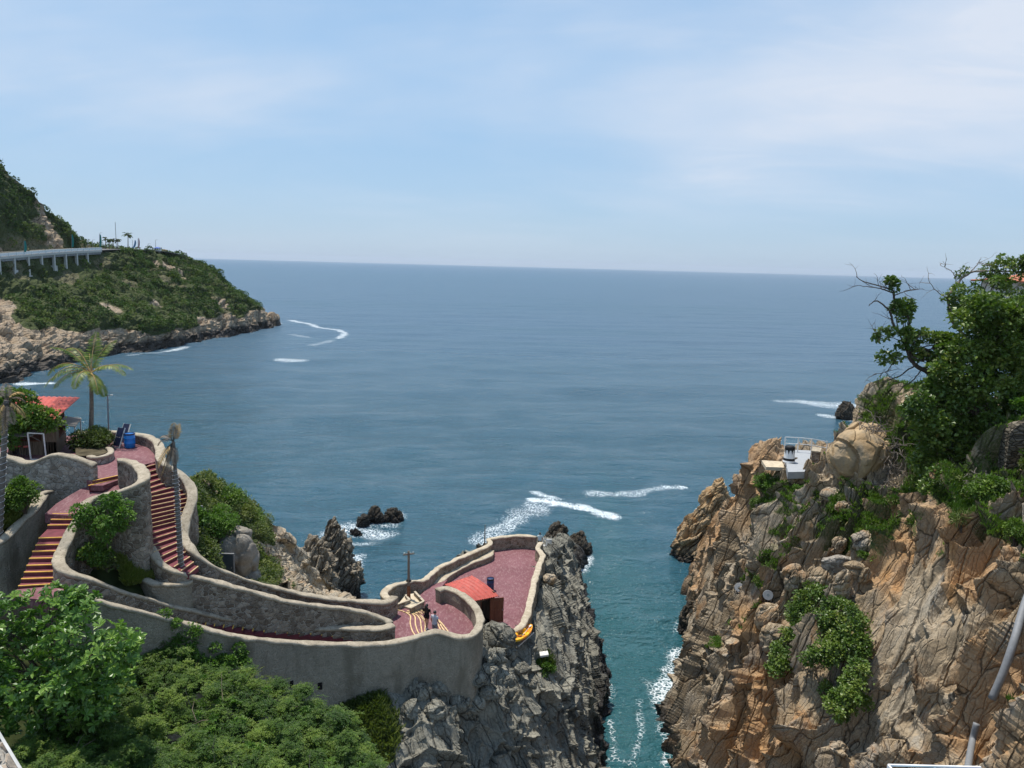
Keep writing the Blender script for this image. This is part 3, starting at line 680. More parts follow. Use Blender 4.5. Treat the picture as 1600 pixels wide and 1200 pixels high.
# ------------------------------------------------------------------ rocks below the lookout
DC = [
    _r(x(-22, 33, 14), x(-22, 31, 13), x(-21, 24, 8), x(-20, 18, 3), x(-19, 14, 0), x(-18, 10, -4)),
    _r(x(-13, 38, 14), (440, 1120, 35), x(-12, 30, 12), x(-10, 22, 8), x(-6, 17, 2), x(-4, 13, -4)),
    _r(x(-7, 39, 13.6), (600, 1088, 36), (610, 1150, 34.5), (630, 1240, 32.5), x(0, 27, 4), x(3, 26, -4)),
    _r(x(-4, 41, 13.8), (690, 1050, 38.6), (712, 1110, 37.2), (735, 1200, 36), x(2.8, 33, 5), x(5, 33, -4)),
    _r(x(-2, 43, 13.2), (752, 1015, 40.4), (775, 1075, 39.5), (800, 1180, 38.5), x(4.6, 37, 4.5), x(6, 37, -4)),
    _r(x(-1.2, 46, 11.9), (798, 1006, 44.6), (828, 1070, 43.6), (868, 1190, 42), x(5.6, 42, 3), x(6.8, 42, -4)),
    _r(x(-.5, 48, 11.1), (832, 982, 48), (868, 1035, 47.5), (905, 1130, 47.4), (935, 1215, 48), x(7.4, 48, -4)),
    _r(x(0, 52, 11.1), (845, 942, 52), (880, 995, 53.5), (915, 1075, 54.5), (938, 1135, 56), x(8.2, 56, -4)),
    _r(x(.4, 56, 11.1), (854, 905, 56), (884, 940, 59), (915, 985, 62.5), (938, 1040, 66), x(9, 66, -4)),
    _r(x(.8, 60, 11.1), (858, 876, 60), (872, 888, 67), (893, 908, 75), (912, 940, 77), x(9.4, 78, -4)),
    _r(x(.4, 62, 11.1), (856, 858, 62.5), (868, 858, 74), (888, 874, 82), (902, 893, 86), x(9.2, 87, -4)),
    _r(x(-2, 64, 12), x(-1, 66, 10), (862, 852, 84), (886, 852, 90), (908, 862, 94), x(10, 96, -4)),
    _r(x(-5, 63, 10), x(-4, 68, 4), x(0, 80, 0), x(3, 90, -2), x(5, 97, -3), x(8, 100, -5)),
    _r(x(-8, 58, 10), x(-8, 62, 2), x(-6, 72, -1), x(-4, 82, -3), x(-2, 92, -4), x(2, 100, -6)),
]
FR_D = frame(0.45, -0.5, -0.74)
LV_D = [((5.0, 1.9, 2.4), 0.62, 0.45), ((2.2, 0.95, 1.2), 0.34, 0.22), ((0.9, 0.5, 0.55), 0.07, 0.0)]
def dark_grass(p, n):
    q = p / S; g = np.zeros(len(p))
    for (cx, cy, cz, r, a) in [tuple(P(a, b, c) / S) + (r, s) for a, b, c, r, s in ((850, 1040, 45.5, .8, .9), (810, 1000, 44, .6, .7), (540, 1150, 34, 3.2, 1), (480, 1150, 33, 4.5, 1), (400, 1150, 32, 6, 1), (835, 950, 52.5, .5, .7))]:
        d = np.sqrt((q[:, 0] - cx) ** 2 + (q[:, 1] - cy) ** 2 + (q[:, 2] - cz) ** 2) / r
        g = np.maximum(g, a * (1 - sstep(0.5, 1.1, d)))
    return g
_flat = lambda p: 0.25 + 0.75 * sstep(-7.5 * S, -4.5 * S, p[:, 0])
o_dc, DG, DNm, _g = rock_sheet('lookout_cliff', DC, 760, 460, M['rock_dark'], FR_D, LV_D, 23, 0.06, dark_grass, fade=_flat)

# ------------------------------------------------------------------ hillside between the stairs and the cove
HC = [
    _r(x(-24, 47, 22), x(-23, 52, 19), x(-22, 57, 15), x(-21, 61, 10), x(-20, 66, 4), x(-19, 70, -4)),
    _r(x(-19, 43, 22.6), x(-19.5, 48, 20), x(-19.5, 53, 17), x(-19, 58, 12), x(-18, 66, 5), x(-17, 73, -4)),
    _r(x(-16.8, 37, 22), (302, 760, 45), (325, 765, 51), (345, 772, 57), x(-18, 66, 9), x(-17, 76, -4)),
    _r(x(-15.2, 37.6, 20.4), (320, 838, 41), (352, 806, 48), (385, 802, 55), (402, 815, 61), x(-17, 76, -4)),
    _r(x(-14, 38, 19.6), (350, 892, 41), (382, 862, 47), (416, 842, 55), (436, 852, 64), x(-15.5, 79, -4)),
    _r(x(-12, 38.4, 18.8), (402, 908, 42), (432, 902, 49), (452, 882, 58), (472, 876, 67), x(-14, 80, -4)),
    _r(x(-9.6, 39.4, 17.4), (480, 932, 43), (486, 930, 50), (498, 926, 60), (512, 926, 71), x(-13.6, 80, -4)),
    _r(x(-6.6, 41.5, 15.6), (588, 950, 44), (576, 955, 50), (562, 950, 58), (552, 945, 66), x(-12, 72, -4)),
    _r(x(-5.6, 44, 14), (640, 935, 47), (640, 950, 52), x(-7.4, 57, 2), x(-8, 62, -2), x(-9, 68, -5)),
]
LV_L = [((4.6, 1.9, 2.4), 0.42, 0.28), ((1.8, 0.85, 1.0), 0.22, 0.18), ((0.8, 0.4, 0.45), 0.07, 0.05)]
def hill_grass(p, n):
    q = p / S
    px, py = proj_px(p + .5 * np.stack([fbm(p * .6, 2, 91 + k) for k in range(3)], 1))
    h = zone(px, py, [[(270, 720), (340, 745), (385, 780), (420, 820), (432, 848), (405, 852), (425, 885), (445, 930), (400, 905), (380, 885), (350, 915), (280, 870)]], 7)
    return np.maximum(h, (q[:, 1] < 37) * 1.0)
o_hs, HG, HNm, _g = rock_sheet('hillside_rocks', HC, 300, 330, M['rock_left'], frame(0.5, 0.3, 0.6), LV_L, 31, 0.1, hill_grass)

# ------------------------------------------------------------------ ground on the left (below the thicket) and garden beds
def ground(name, ctrl, nr, nc, mat, amp=0.12, kind='structure'):
    g = loft(np.array(ctrl, float), nr, nc); p = g.reshape(-1, 3).copy(); p[:, 2] += amp * fbm(p * 0.9, 4, 3)
    f = grid_faces(nr, nc)
    o = raw_mesh(name, p, f, np.full(len(f), 4), mat, None, True); tag(o, kind=kind); return o
ground('ground', [[X(-40, 36, 22), X(-24, 33, 19.5), X(-14, 33.5, 14.8), X(-7.5, 35.6, 13.4)],
                  [X(-40, 30, 22), X(-22, 29, 18.5), X(-13, 29.5, 14.6), X(-6.5, 33.5, 12.4)],
                  [X(-40, 24, 20), X(-20, 24, 17.2), X(-12, 24, 14.4), X(-5.5, 30, 10)],
                  [X(-40, 14, 18), X(-20, 14, 15), X(-12, 14, 12), X(-5, 22, 6)]], 60, 80, M['soil_green'], 0.2)
ground('platform_slope', [[X(-60, 30, 24), X(-44, 38, 22), X(-30, 47, 22), X(-24, 49, 22.5), X(-19, 47, 22)],
                          [X(-60, 50, 18), X(-46, 54, 14), X(-32, 56, 15), X(-25, 55, 17), X(-19.5, 52, 18)],
                          [X(-64, 70, -4), X(-50, 66, -4), X(-34, 66, -4), X(-26, 66, -4), X(-20, 66, 3)]], 40, 60, M['rock_left'], 0.5)

# ------------------------------------------------------------------ headland far to the left
HX = []
#      Y    shore  cliff-top(x,z)  mid(x,z)      road edge(x,z)  road inner   hill1        hill2       back
for row in [
    (120, -142, (-148, 10), (-170, 20), (-176, 28.0), (-186, 28.4), (-200, 58), (-225, 100), (-280, 120)),
    (170, -138, (-144, 9), (-172, 20.5), (-178, 29.6), (-187, 30.0), (-200, 58), (-222, 96), (-280, 110)),
    (217, -141, (-149, 9), (-173.5, 22), (-180, 31.4), (-189, 31.8), (-200, 55), (-220, 84), (-280, 96)),
    (262, -146, (-154, 10), (-174.5, 24), (-181, 33.2), (-190, 33.6), (-200, 72), (-214, 86), (-270, 90)),
    (300, -138, (-145, 11), (-175.5, 26.5), (-182, 35.4), (-190, 35.8), (-199.5, 66), (-212, 78), (-260, 70)),
    (335, -133, (-141, 11), (-176, 30), (-183, 37.0), (-191, 37.4), (-198, 50), (-206, 52), (-250, 34)),
    (365, -131, (-138, 12), (-158, 25), (-181, 38.0), (-191, 38.4), (-199, 38.6), (-207, 36), (-240, 10)),
    (395, -129, (-136, 14), (-155, 26), (-174, 36.8), (-184, 38.2), (-192, 38), (-202, 34), (-226, 6)),
    (415, -128, (-136, 9), (-151, 19), (-163, 30), (-172, 34.4), (-184, 34), (-196, 28), (-214, 4)),
    (430, -130, (-138, 5), (-149, 9.5), (-157, 17.0), (-164, 22), (-174, 23), (-186, 18), (-204, 2)),
    (440, -136, (-142, 2), (-149, 3.5), (-155, 7), (-162, 9), (-170, 10), (-180, 6), (-196, -2)),
    (448, -142, (-146, -2), (-150, -2), (-154, -2), (-160, -2), (-168, -2), (-178, -3), (-192, -5)),
]:
    Yv, sh = row[0], row[1]
    HX.append([X(sh + 6, Yv - 2, -6), X(sh, Yv, -0.5), X(sh - 2.5, Yv, 4.5)] + [X(a, Yv, b) for a, b in row[2:]])
def head_grass(p, n):
    q = p / S
    h = q[:, 2] + 4.5 * vnoise(p * 0.035, 8) + 2.5 * vnoise(p * 0.11, 2)
    lo = 6.0 + 1.5 * sstep(290, 235, q[:, 1]); g = sstep(lo, lo + 3.0, h)
    g = g * (1 - 0.8 * sstep(0.50, 0.80, vnoise(p * np.array((0.04, 0.06, 0.06)), 12) + 0.75 * sstep(330, 235, q[:, 1]) * sstep(32, 22, q[:, 2])))
    # bare rock cut above the road
    cut = sstep(-186, -188.5, q[:, 0]) * (1 - sstep(39, 45, q[:, 2] + 7 * vnoise(p * 0.06, 5))) * sstep(345, 330, q[:, 1])
    return g * (1 - 0.4 * cut) * (0.6 + 0.4 * (vnoise(p * 0.08, 17) > -0.45))
LV_H = [((16, 8, 9), 1.9, 1.6), ((6.5, 3, 3.4), 0.95, 0.8), ((2.6, 1.4, 1.5), 0.3, 0.2)]
def head_fade(p):
    q = p / S                                      # the road bed itself stays even
    return 1 - 0.95 * np.exp(-((q[:, 0] + 185) / 5.5) ** 2) * sstep(405, 385, q[:, 1])
o_hd, FG, FNm, FGr = rock_sheet('headland', HX, 560, 420, M['rock_head'], frame(0.6, 0.2, 0.75), LV_H, 41, 0.5, head_grass, fade=head_fade)

# ------------------------------------------------------------------ sea
SHORE = []          # waterline points for the foam
def sea():
    na, nr = 900, 760
    az = np.radians(np.linspace(-82, 82, na)); rr = np.geomspace(22, 30000, nr)
    A, R_ = np.meshgrid(az, rr)
    p = np.stack([R_ * np.sin(A), R_ * np.cos(A) + 0.0, np.zeros_like(A)], -1).reshape(-1, 3)
    # swell, faded out where the grid is too coarse for it
    sp = np.gradient(rr)[:, None] * np.ones((1, na)); sp = sp.ravel()
    h = np.zeros(len(p)); g = np.random.default_rng(3)
    for k in range(26):
        wl_ = 2.2 * 1.14 ** k; a = math.radians(100 + g.normal() * 34); ph = g.random() * 6.28
        ok = np.clip(wl_ / (3 * sp) - 1, 0, 1)
        h += ok * 0.0075 * wl_ ** 0.75 * np.sin((p[:, 0] * math.cos(a) + p[:, 1] * math.sin(a)) * 2 * math.pi / wl_ + ph + 0.8 * vnoise(p * (0.35 / wl_), k))
    p[:, 2] = h
    foam = np.zeros(len(p)); near = p[:, 1] < 700 * S
    q = p[near][:, :2] / S; fo = np.zeros(len(q))
    for pts, w, s in FOAM:
        pp = np.array([U(a, b, 0)[:2] / S for a, b in pts])
        for i in range(len(pp) - 1):
            a, b = pp[i], pp[i + 1]; t = np.clip(((q - a) @ (b - a)) / (np.dot(b - a, b - a) + 1e-9), 0, 1)
            d = np.linalg.norm(q - a - t[:, None] * (b - a), axis=1)
            wv = w[0] + (w[1] - w[0]) * (i + t) / max(1, len(pp) - 1) if isinstance(w, tuple) else w
            fo = np.maximum(fo, s * (1 - sstep(0.25, 1.0, d / wv + 0.30 * vnoise(np.c_[q * 0.7 / np.mean(wv) ** 0.5, 0 * q[:, 0]], 5))))
    foam[near] = fo
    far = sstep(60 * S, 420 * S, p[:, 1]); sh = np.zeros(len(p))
    q = p[:, :2] / S
    ch = np.abs(q[:, 0] - (9.5 + np.maximum(0, q[:, 1] - 60) * 0.1)) / 16 + np.maximum(0, q[:, 1] - 60) / 70
    sh = 1 - sstep(0.15, 1.3, ch + 0.15 * vnoise(np.c_[q * 0.06, 0 * q[:, 0]], 2))
    f = grid_faces(nr, na)[:, ::-1]
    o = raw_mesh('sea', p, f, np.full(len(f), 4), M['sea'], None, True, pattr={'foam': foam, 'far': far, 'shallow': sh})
    tag(o, kind='structure')
FOAM = [
    ([(832, 784), (865, 788), (905, 792), (945, 801), (957, 804)], (1.7, 2.2), 1.0),
    ([(838, 770), (848, 776), (870, 782)], 1.6, 0.8),
    ([(838, 795), (800, 812), (770, 832), (752, 846)], (4.0, 2.6), 0.62),
    ([(930, 772), (990, 772), (1030, 762), (1068, 760)], (3.0, 1.4), 0.62),
    ([(1040, 760), (1068, 759)], 1.2, 0.9),
    ([(520, 832), (550, 822), (590, 832)], (4.5, 3.6), 0.66), ([(560, 815), (610, 818), (630, 800)], 2.2, 0.55), ([(545, 845), (565, 850)], 2.4, 0.6),
    ([(560, 875), (556, 900)], 1.6, 0.7),
    ([(1215, 625), (1260, 628), (1320, 632), (1388, 640)], (5, 10), 0.66), ([(1290, 634), (1370, 646)], 8, 0.55), ([(1290, 650), (1345, 658)], 4, 0.7),
    ([(440, 563), (472, 564)], 4.5, 0.7),
    ([(455, 500), (495, 510), (528, 516), (540, 521), (528, 528)], 3.8, 0.72), ([(450, 522), (485, 526)], 4, 0.5), ([(485, 540), (520, 533)], 4.5, 0.5), ([(368, 455), (380, 457)], 9, .9),
    ([(30, 598), (80, 598)], (3.4, 2.6), 0.9), ([(0, 596), (40, 596)], 2, .5),
    ([(255, 549), (290, 542)], 3.6, 0.8), ([(205, 556), (250, 553)], 2.4, 0.6), ([(330, 530), (395, 513)], 4, 0.45), ([(395, 513), (425, 509), (432, 504)], 5.5, .85),
    ([(930, 1050), (945, 1085), (925, 1110)], (1.6, 1.2), 0.55), ([(1065, 1010), (1052, 1040), (1035, 1080), (1045, 1120)], (1.8, 1.4), 0.75),
    ([(1000, 1095), (1002, 1150), (990, 1195)], (0.7, 0.5), 0.5), ([(1045, 1150), (1040, 1200)], 0.8, .6), ([(955, 1130), (960, 1190)], 0.5, .5), ([(1010, 1060), (1040, 1090), (1040, 1150)], 1.1, .45), ([(940, 1190), (985, 1198)], .7, .5),
    ([(905, 890), (918, 872), (912, 858)], (1.6, 1.0), 0.75), ([(875, 905), (905, 893)], 1.2, .65), ([(1088, 915), (1075, 940)], 1.0, .5), ([(1060, 862), (1085, 868)], 1.0, .45), ([(890, 848), (915, 856)], 0.9, .6), ([(1055, 985), (1066, 965)], .8, .5)]
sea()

# ------------------------------------------------------------------ rocks standing in the water
FR_S = frame(0.5, 0.4, 0.75)
def lean(dx, dy, pinch=0.5):
    def f(e):
        e = e.copy(); z = (e[..., 2] + 1) / 2
        k = 1 - pinch * z
        e[..., 0] = e[..., 0] * k + dx * z; e[..., 1] = e[..., 1] * k + dy * z
        return e
    return f
LV_S = [((2.4, 1.1, 1.4), 0.34, 0.26), ((1.0, 0.5, 0.6), 0.16, 0.12), ((0.45, 0.25, 0.3), 0.05, 0.03)]
def lump(name, px, py, Y, z0, z1, rx, ry, mat, sh, label, cat='rock', group=None, seed=0, lv=LV_S, n=90, fr=FR_S):
    b = P(px, py, Y) / S
    c = np.array((b[0], b[1], (z0 + z1) / 2)) * S
    return rock_lump(name, c, (rx, ry, (z1 - z0) / 2), mat, fr, lv, seed, n=n, label=label, cat=cat, group=group, shape=sh)
def Yz0(px, py):
    u = U(px, py, 0) / S; return u[1]
lump('sea_rock', 580, 812, Yz0(580, 812), -1.5, 2.0, 2.0, 1.2, M['rock_sea'], lean(0.35, 0.1, 0.6), 'dark jagged low rock rising from white foam in the cove', group='sea rocks in the cove', seed=2)
lump('sea_rock', 566, 818, Yz0(566, 818), -1.2, 1.3, 1.2, .9, M['rock_sea'], lean(0.1, 0.1, 0.5), 'small dark rock awash in foam left of the jagged rock', group='sea rocks in the cove', seed=5, n=60)
lump('sea_rock', 614, 810, Yz0(614, 810), -1.5, 1.6, 1.6, 1.3, M['rock_sea'], lean(0.0, 0.1, 0.25), 'rounded dark brown rock standing in open water right of the jagged one', group='sea rocks in the cove', seed=3)
lump('sea_rock', 554, 830, Yz0(554, 830), -1, .5, .9, .7, M['rock_sea'], lean(0.0, 0.1, 0.25), 'lowest flat dark rock almost covered by foam near the spire', group='sea rocks in the cove', seed=8, n=50)
lump('sea_rock', 1330, 655, Yz0(1330, 655), -2, 4.6, 4.6, 2.6, M['rock_sea'], lean(-0.35, 0.1, 0.6), 'black craggy islet in foam offshore beyond the right cliff', seed=7)
lump('sea_rock', 1318, 650, Yz0(1318, 650), -2, 4.2, 1.7, 1.4, M['rock_sea'], lean(-0.15, 0.1, 0.5), 'black pointed knob against the left end of the offshore islet', seed=17, n=60)
lump('sea_rock', 405, 508, Yz0(405, 508), -3, 6.0, 8.5, 6, M['rock_head'], lean(-0.2, 0.0, 0.4), 'low brown rock just off the tip of the distant headland', seed=9, lv=[((7, 3.4, 4), 1.0, .7), ((3, 1.5, 1.8), .4, .3)])
lump('sea_rock', 372, 507, 424, -2, 18, 7, 8, M['rock_head'], lean(-0.3, 0.0, 0.8), 'tan pointed outcrop at the foot of the distant headland point', seed=19, lv=[((7, 3.4, 4), 1.0, .7), ((3, 1.5, 1.8), .4, .3)])
lump('rock_spire', 530, 926, 78, -2, 9.4, 3.6, 2.6, M['rock_spire'], lean(-0.18, 0.1, 0.66), 'tall brown rock spire with a sharp peak standing in the cove', seed=4, lv=[((3.6, 1.1, 1.3), 0.5, 0.4), ((1.4, 0.5, 0.6), 0.22, 0.18), ((0.6, 0.3, 0.3), 0.06, 0.05)], n=130)
lump('rock_spire', 494, 928, 74, -2, 8.6, 2.9, 2.6, M['rock_spire'], lean(-0.05, 0.1, 0.42), 'blunt knobbly rock pillar leaning against the left of the sharp spire', seed=6, lv=[((3.2, 1.1, 1.3), 0.5, 0.4), ((1.4, 0.55, 0.6), 0.24, 0.18), ((0.6, 0.3, 0.3), 0.06, 0.05)], n=120)
FR_K = frame(0.75, 0.1, 0.62)
lump('sea_stack', 1082, 866, 93.5, -2.5, 10.6, 4.8, 3.4, M['rock_stack'], lean(0.62, 0.0, 0.80), 'orange leaning sea stack at the mouth of the channel', seed=12, lv=[((6, 1.3, 1.5), 0.5, 0.35), ((2.2, 0.6, 0.7), 0.2, 0.15), ((0.9, 0.35, 0.35), 0.07, 0.05)], n=140, fr=FR_K)
lump('sea_stack', 1120, 880, 84, -2, 10.6, 2.6, 2.4, M['rock_stack'], lean(0.35, -0.1, 0.8), 'narrow rust orange rock fin between the sea stack and the cliff', seed=14, lv=[((6, 1.1, 1.3), 0.4, 0.3), ((2.2, 0.6, 0.7), 0.2, 0.15), ((0.9, 0.35, 0.35), 0.07, 0.05)], n=110, fr=FR_K)
for i, (px, py, z1, rx, ry, lb) in enumerate([(1064, 1092, 3.6, 1.1, 1.6, 'dark brown wet boulder at the waterline of the right cliff, the bigger one'), (1074, 985, 3.2, 1.2, 1.6, 'black seaweed covered rock bulging from the cliff foot above the foam'), (1052, 1172, 1.3, .6, .7, 'small black rock at the waterline lowest along the right cliff'),
                                              (868, 872, 4.6, 2.6, 3.4, 'black rock mass with a pale top beyond the end of the red plaza'), (900, 862, 2.6, 2.3, 2.0, 'black wave washed rock at the far tip of the point'), (885, 880, 3.4, 2.0, 2.2, 'black block in the water behind the grey slabs'),
                                              (905, 866, 2.0, 1.6, 1.4, 'low black rock wrapped in foam at the outermost tip')]):
    lump('shore_rock', px, py, Yz0(px, py), -2, z1, rx, ry, M['rock_sea'], lean(0.1, 0.0, 0.45), lb, seed=20 + i, group='dark rocks along the channel', n=80)
# ------------------------------------------------------------------ walls
def wall(name, label, pts, thick, body_mat, cop_mat, zb, step=0.22, cat='wall', cap=0.16, group=None, rough=0.05):
    """pts: (px, py, top height) along the coping; zb: foot heights (one or per point)"""
    top = np.array([U(a, b, c) for a, b, c in pts])
    zb = np.array([zb] * len(pts) if isinstance(zb, (int, float)) else zb, float) * S
    q = resample(np.c_[top, zb], step); p, zf = q[:, :3], q[:, 3]
    d = np.gradient(p[:, :2], axis=0); d /= np.linalg.norm(d, axis=1)[:, None] + 1e-9
    nx = np.c_[d[:, 1], -d[:, 0]]
    th = thing(name, label, cat, (p[0][0], p[0][1], zf.min()), group)
    h = thick / 2
    def sweep(prof, nm, mat, smooth, amp, ztop):
        """prof: list of (offset across, fraction 0 foot..1 top, extra height)"""
        k = len(prof); rows = []
        for o, fr, ex in prof:
            z = zf + (p[:, 2] - ztop - zf) * fr + ex
            rows.append(np.c_[p[:, :2] + nx * o, z])
        g = np.stack(rows, 1)
        if amp:
            v = g.reshape(-1, 3); m = fbm(v * 1.7, 3, 5)[:, None] * amp; m2 = fbm(v * 1.7 + 40, 3, 6)[:, None] * amp
            dirx = np.repeat(nx, k, 0)
            v = v + np.c_[dirx * m, 0.8 * m2]; g = v.reshape(g.shape)
        f = grid_faces(len(p), k, True); n = len(f)
        e0 = list(range(k)); e1 = [(len(p) - 1) * k + i for i in range(k)]
        ff = list(f.ravel()) + e0[::-1] + e1
        o = raw_mesh(nm, g.reshape(-1, 3), ff, [4] * n + [k, k], mat, th, smooth); bm_fix(o); return o
    nz = 9
    body = [(-h, i / (nz - 1), 0) for i in range(nz)] + [(h, 1 - i / (nz - 1), 0) for i in range(nz)]
    sweep(body, 'wall_body', body_mat, False, rough, cap * 0.5)
    hc = h + 0.03
    cp = [(-hc, 1, -cap * 0.75), (-hc, 1, -cap * .1), (-hc * 0.9, 1, cap * 0.26), (-hc * 0.6, 1, cap * 0.42), (0, 1, cap * 0.46), (hc * 0.6, 1, cap * 0.42), (hc * 0.9, 1, cap * 0.26), (hc, 1, -cap * .1), (hc, 1, -cap * 0.75)]
    sweep(cp, 'coping', cop_mat, True, 0.06, cap * 0.5)
    return th

W_FRONT = [(96, 921, 23.2), (112, 925, 22.95), (140, 931, 22.6), (200, 949, 21.7), (270, 966, 20.6), (340, 985, 19.6), (390, 995, 18.9), (450, 1000, 18.1), (520, 1004, 17.5), (600, 1003, 17.1), (640, 996, 17.1), (660, 990, 17.1), (680, 985, 17.15), (700, 988, 17.1), (718, 993, 17.0), (738, 990, 17.0), (749, 975, 17.0), (748, 956, 17.0), (734, 936, 17), (712, 922, 16.95), (696, 917, 16.9), (684, 921, 16.85)]
wall('stone_wall', 'long grey retaining wall with pale coping curving from the stair foot round the couple\'s terrace', W_FRONT, 0.46, M['wall_grey'], M['coping'],
     [15, 15, 14.6, 14.2, 13.8, 13.5, 13.3, 13.2, 13.0, 13.0, 13.3, 13.5, 13.5, 13.4, 12.8, 12.6, 12.6, 12.8, 12.8, 12.8, 12.8, 12.8], rough=0.04)
W_INNER = [(183, 717, 26.0), (196, 716.5, 26.0), (211, 722, 26), (221, 731, 25.95), (226, 741, 25.9), (221, 750, 25.85), (207, 757, 25.7), (185, 765, 25.45), (160, 772, 25.2), (140, 779, 25.05), (128, 790, 24.9), (116, 815, 24.25), (104, 840, 23.75), (94, 862, 23.3), (92, 878, 23.2), (108, 891, 22.95), (150, 905, 22.35), (200, 924, 21.45), (250, 938, 20.55), (300, 950, 19.75), (350, 961, 18.95), (400, 969, 18.3), (460, 976, 17.7), (540, 979, 17.2), (594, 979, 17.0), (613, 973, 17)]
wall('stone_wall', 'grey inner wall winding from the upper platform past the yellow edged steps down to the terrace', W_INNER, 0.5, M['wall_rubble'], M['coping'],
     [24.5, 24.5, 24, 23, 21.5, 21.2, 21.2, 21.2, 21.3, 21.4, 21.4, 21.2, 21, 20.8, 20.6, 20.4, 20, 19, 18, 17.2, 16.6, 16.2, 15.8, 15.6, 15.5, 15.5])
W_RET = [(236, 852, 22.4), (243, 867, 22.2), (258, 882, 21.9), (278, 892, 21.6), (305, 899, 21.2), (340, 907, 20.75), (380, 918, 20.2), (420, 929, 19.65), (460, 939, 19.1), (500, 944, 18.6), (540, 948, 18.1), (575, 956, 17.6), (602, 966, 17.1), (611, 971, 17.0)]
wall('stone_wall', 'dark rubble wall with thin coping beside the lower flight, below the round palm planter', W_RET, 0.4, M['wall_rubble'], M['coping'], [20.6, 20.4, 20, 19.7, 19.3, 18.8, 18.2, 17.6, 17, 16.5, 16, 15.6, 15.5, 15.5])
W_SEA = [(120, 674, 25.6), (150, 672.5, 25.6), (175, 672.5, 25.6), (205, 675, 25.6), (230, 680, 25.6), (245, 689, 25.65), (251, 700, 25.6), (249, 712, 25.55), (258, 722, 25.42), (272, 731, 25.1), (287, 743, 24.72), (297, 758, 24.3), (300, 775, 23.92), (295, 795, 23.42), (288, 815, 22.95), (286, 832, 22.55), (292, 848, 22.25), (306, 862, 21.9), (330, 880, 21.2), (365, 896, 20.4), (400, 908, 19.6), (440, 918, 18.9), (480, 927, 18.3), (520, 934, 17.8), (560, 937, 17.4), (595, 939, 17.15), (610, 936, 17.1), (616, 931, 17.1)]
wall('stone_wall', 'long pale seaward wall snaking from the blue drum down the curved stairs to the terrace', W_SEA, 0.5, M['wall_rubble'], M['coping'],
     [23.5] * 8 + [23, 23, 22.6, 22, 21.6, 21.2, 20.8, 20.4, 19.8, 19.4, 18.8, 18.2, 17.6, 17, 16.4, 15.6, 15, 14.5, 14.5, 14.5])
W_HOOK = [(619, 936, 17.0), (605, 932, 17.0), (600, 926, 16.95), (605, 919, 16.85), (618, 912, 16.5), (634, 908, 16.1), (650, 906.5, 15.6), (662, 905, 15.1), (673, 896, 14.5), (684, 886, 14.2), (702, 878, 14.15), (722, 869, 14.1), (745, 859, 14.05), (762, 852, 14), (766, 846, 14), (763, 842, 14.02), (770, 840, 14.1), (786, 838, 14.1), (800, 836, 14.1), (822, 836, 14.1), (838, 838, 14.1)]
wall('stone_wall', 'tan wall along the seaward side of the red plaza, from the pole to its far corner', W_HOOK, 0.42, M['wall_plaza'], M['coping_tan'], [13.5] * 7 + [12.4] * 14, cap=0.14)
W_PLZ = [(845, 847, 13.95), (840, 855, 13.95), (845, 862, 13.95), (848, 868, 13.95), (843, 880, 13.95), (840, 890, 13.95), (835, 907, 13.95), (830, 930, 13.95), (826, 950, 13.9), (821, 966, 13.8), (812, 978, 13.7), (801, 987, 13.4), (796, 995, 13.0)]
wall('stone_wall', 'tan wall on the cliff edge side of the red plaza, ending beside the orange kayak', W_PLZ, 0.46, M['wall_plaza'], M['coping_tan'], 12.2, cap=0.14)
W_BENCH = [(667, 919, 13.9), (680, 911, 13.65), (700, 896, 13.5), (720, 884, 13.5), (745, 874, 13.5), (758, 869, 13.5), (765, 865, 13.5), (766, 859, 13.5)]
wall('bench_wall', 'low pale bench wall running inside the plaza wall beside the passage', W_BENCH, 0.62, M['wall_plaza'], M['coping_tan'], 12.7, cap=0.12, cat='bench wall')
W_RUB = [(-14, 708, 26.1), (0, 709, 26.1), (25, 715, 25.9), (50, 721, 25.75), (72, 712, 26.1), (90, 707, 26.3), (112, 711, 26.2), (135, 719, 25.95), (148, 724, 25.8)]
wall('stone_wall', 'light rubble wall with a wavy top in front of the red roofed kiosk', W_RUB, 0.45, M['wall_pale'], M['coping'], [22.5] * 7 + [23.2, 23.6], rough=0.07)
W_LEFT = [(-40, 862, 22.9), (0, 843, 23.3), (25, 818, 23.75), (45, 800, 24.1), (62, 778, 24.45), (70, 768, 24.6), (77, 767, 24.65)]
wall('stone_wall', 'grey parapet rising along the left side of the short yellow edged stairs', W_LEFT, 0.5, M['wall_grey'], M['coping'], [19.5, 20, 20.5, 21, 21.5, 22, 22.4])
W_PL = [(246, 875, 21.95), (234, 879, 21.75), (224, 888, 21.55), (225, 899, 21.4), (238, 908, 21.3), (258, 912, 21.2), (280, 911, 21.1), (297, 906, 21.05), (303, 900, 21.1)]
wall('planter', 'rounded pale stone planter holding the dead wire wrapped palm', W_PL, 0.34, M['wall_grey'], M['coping'], 18.6, cat='planter')
W_PL2 = [(140, 711, 25.45), (150, 713, 25.45), (163, 711, 25.45), (172, 706, 25.45), (173, 701, 25.45), (168, 699, 25.45)]
wall('planter', 'low curved stone planter edge under the round bush near the blue drum', W_PL2, 0.3, M['wall_pale'], M['coping'], 24.6, cat='planter', cap=0.12)
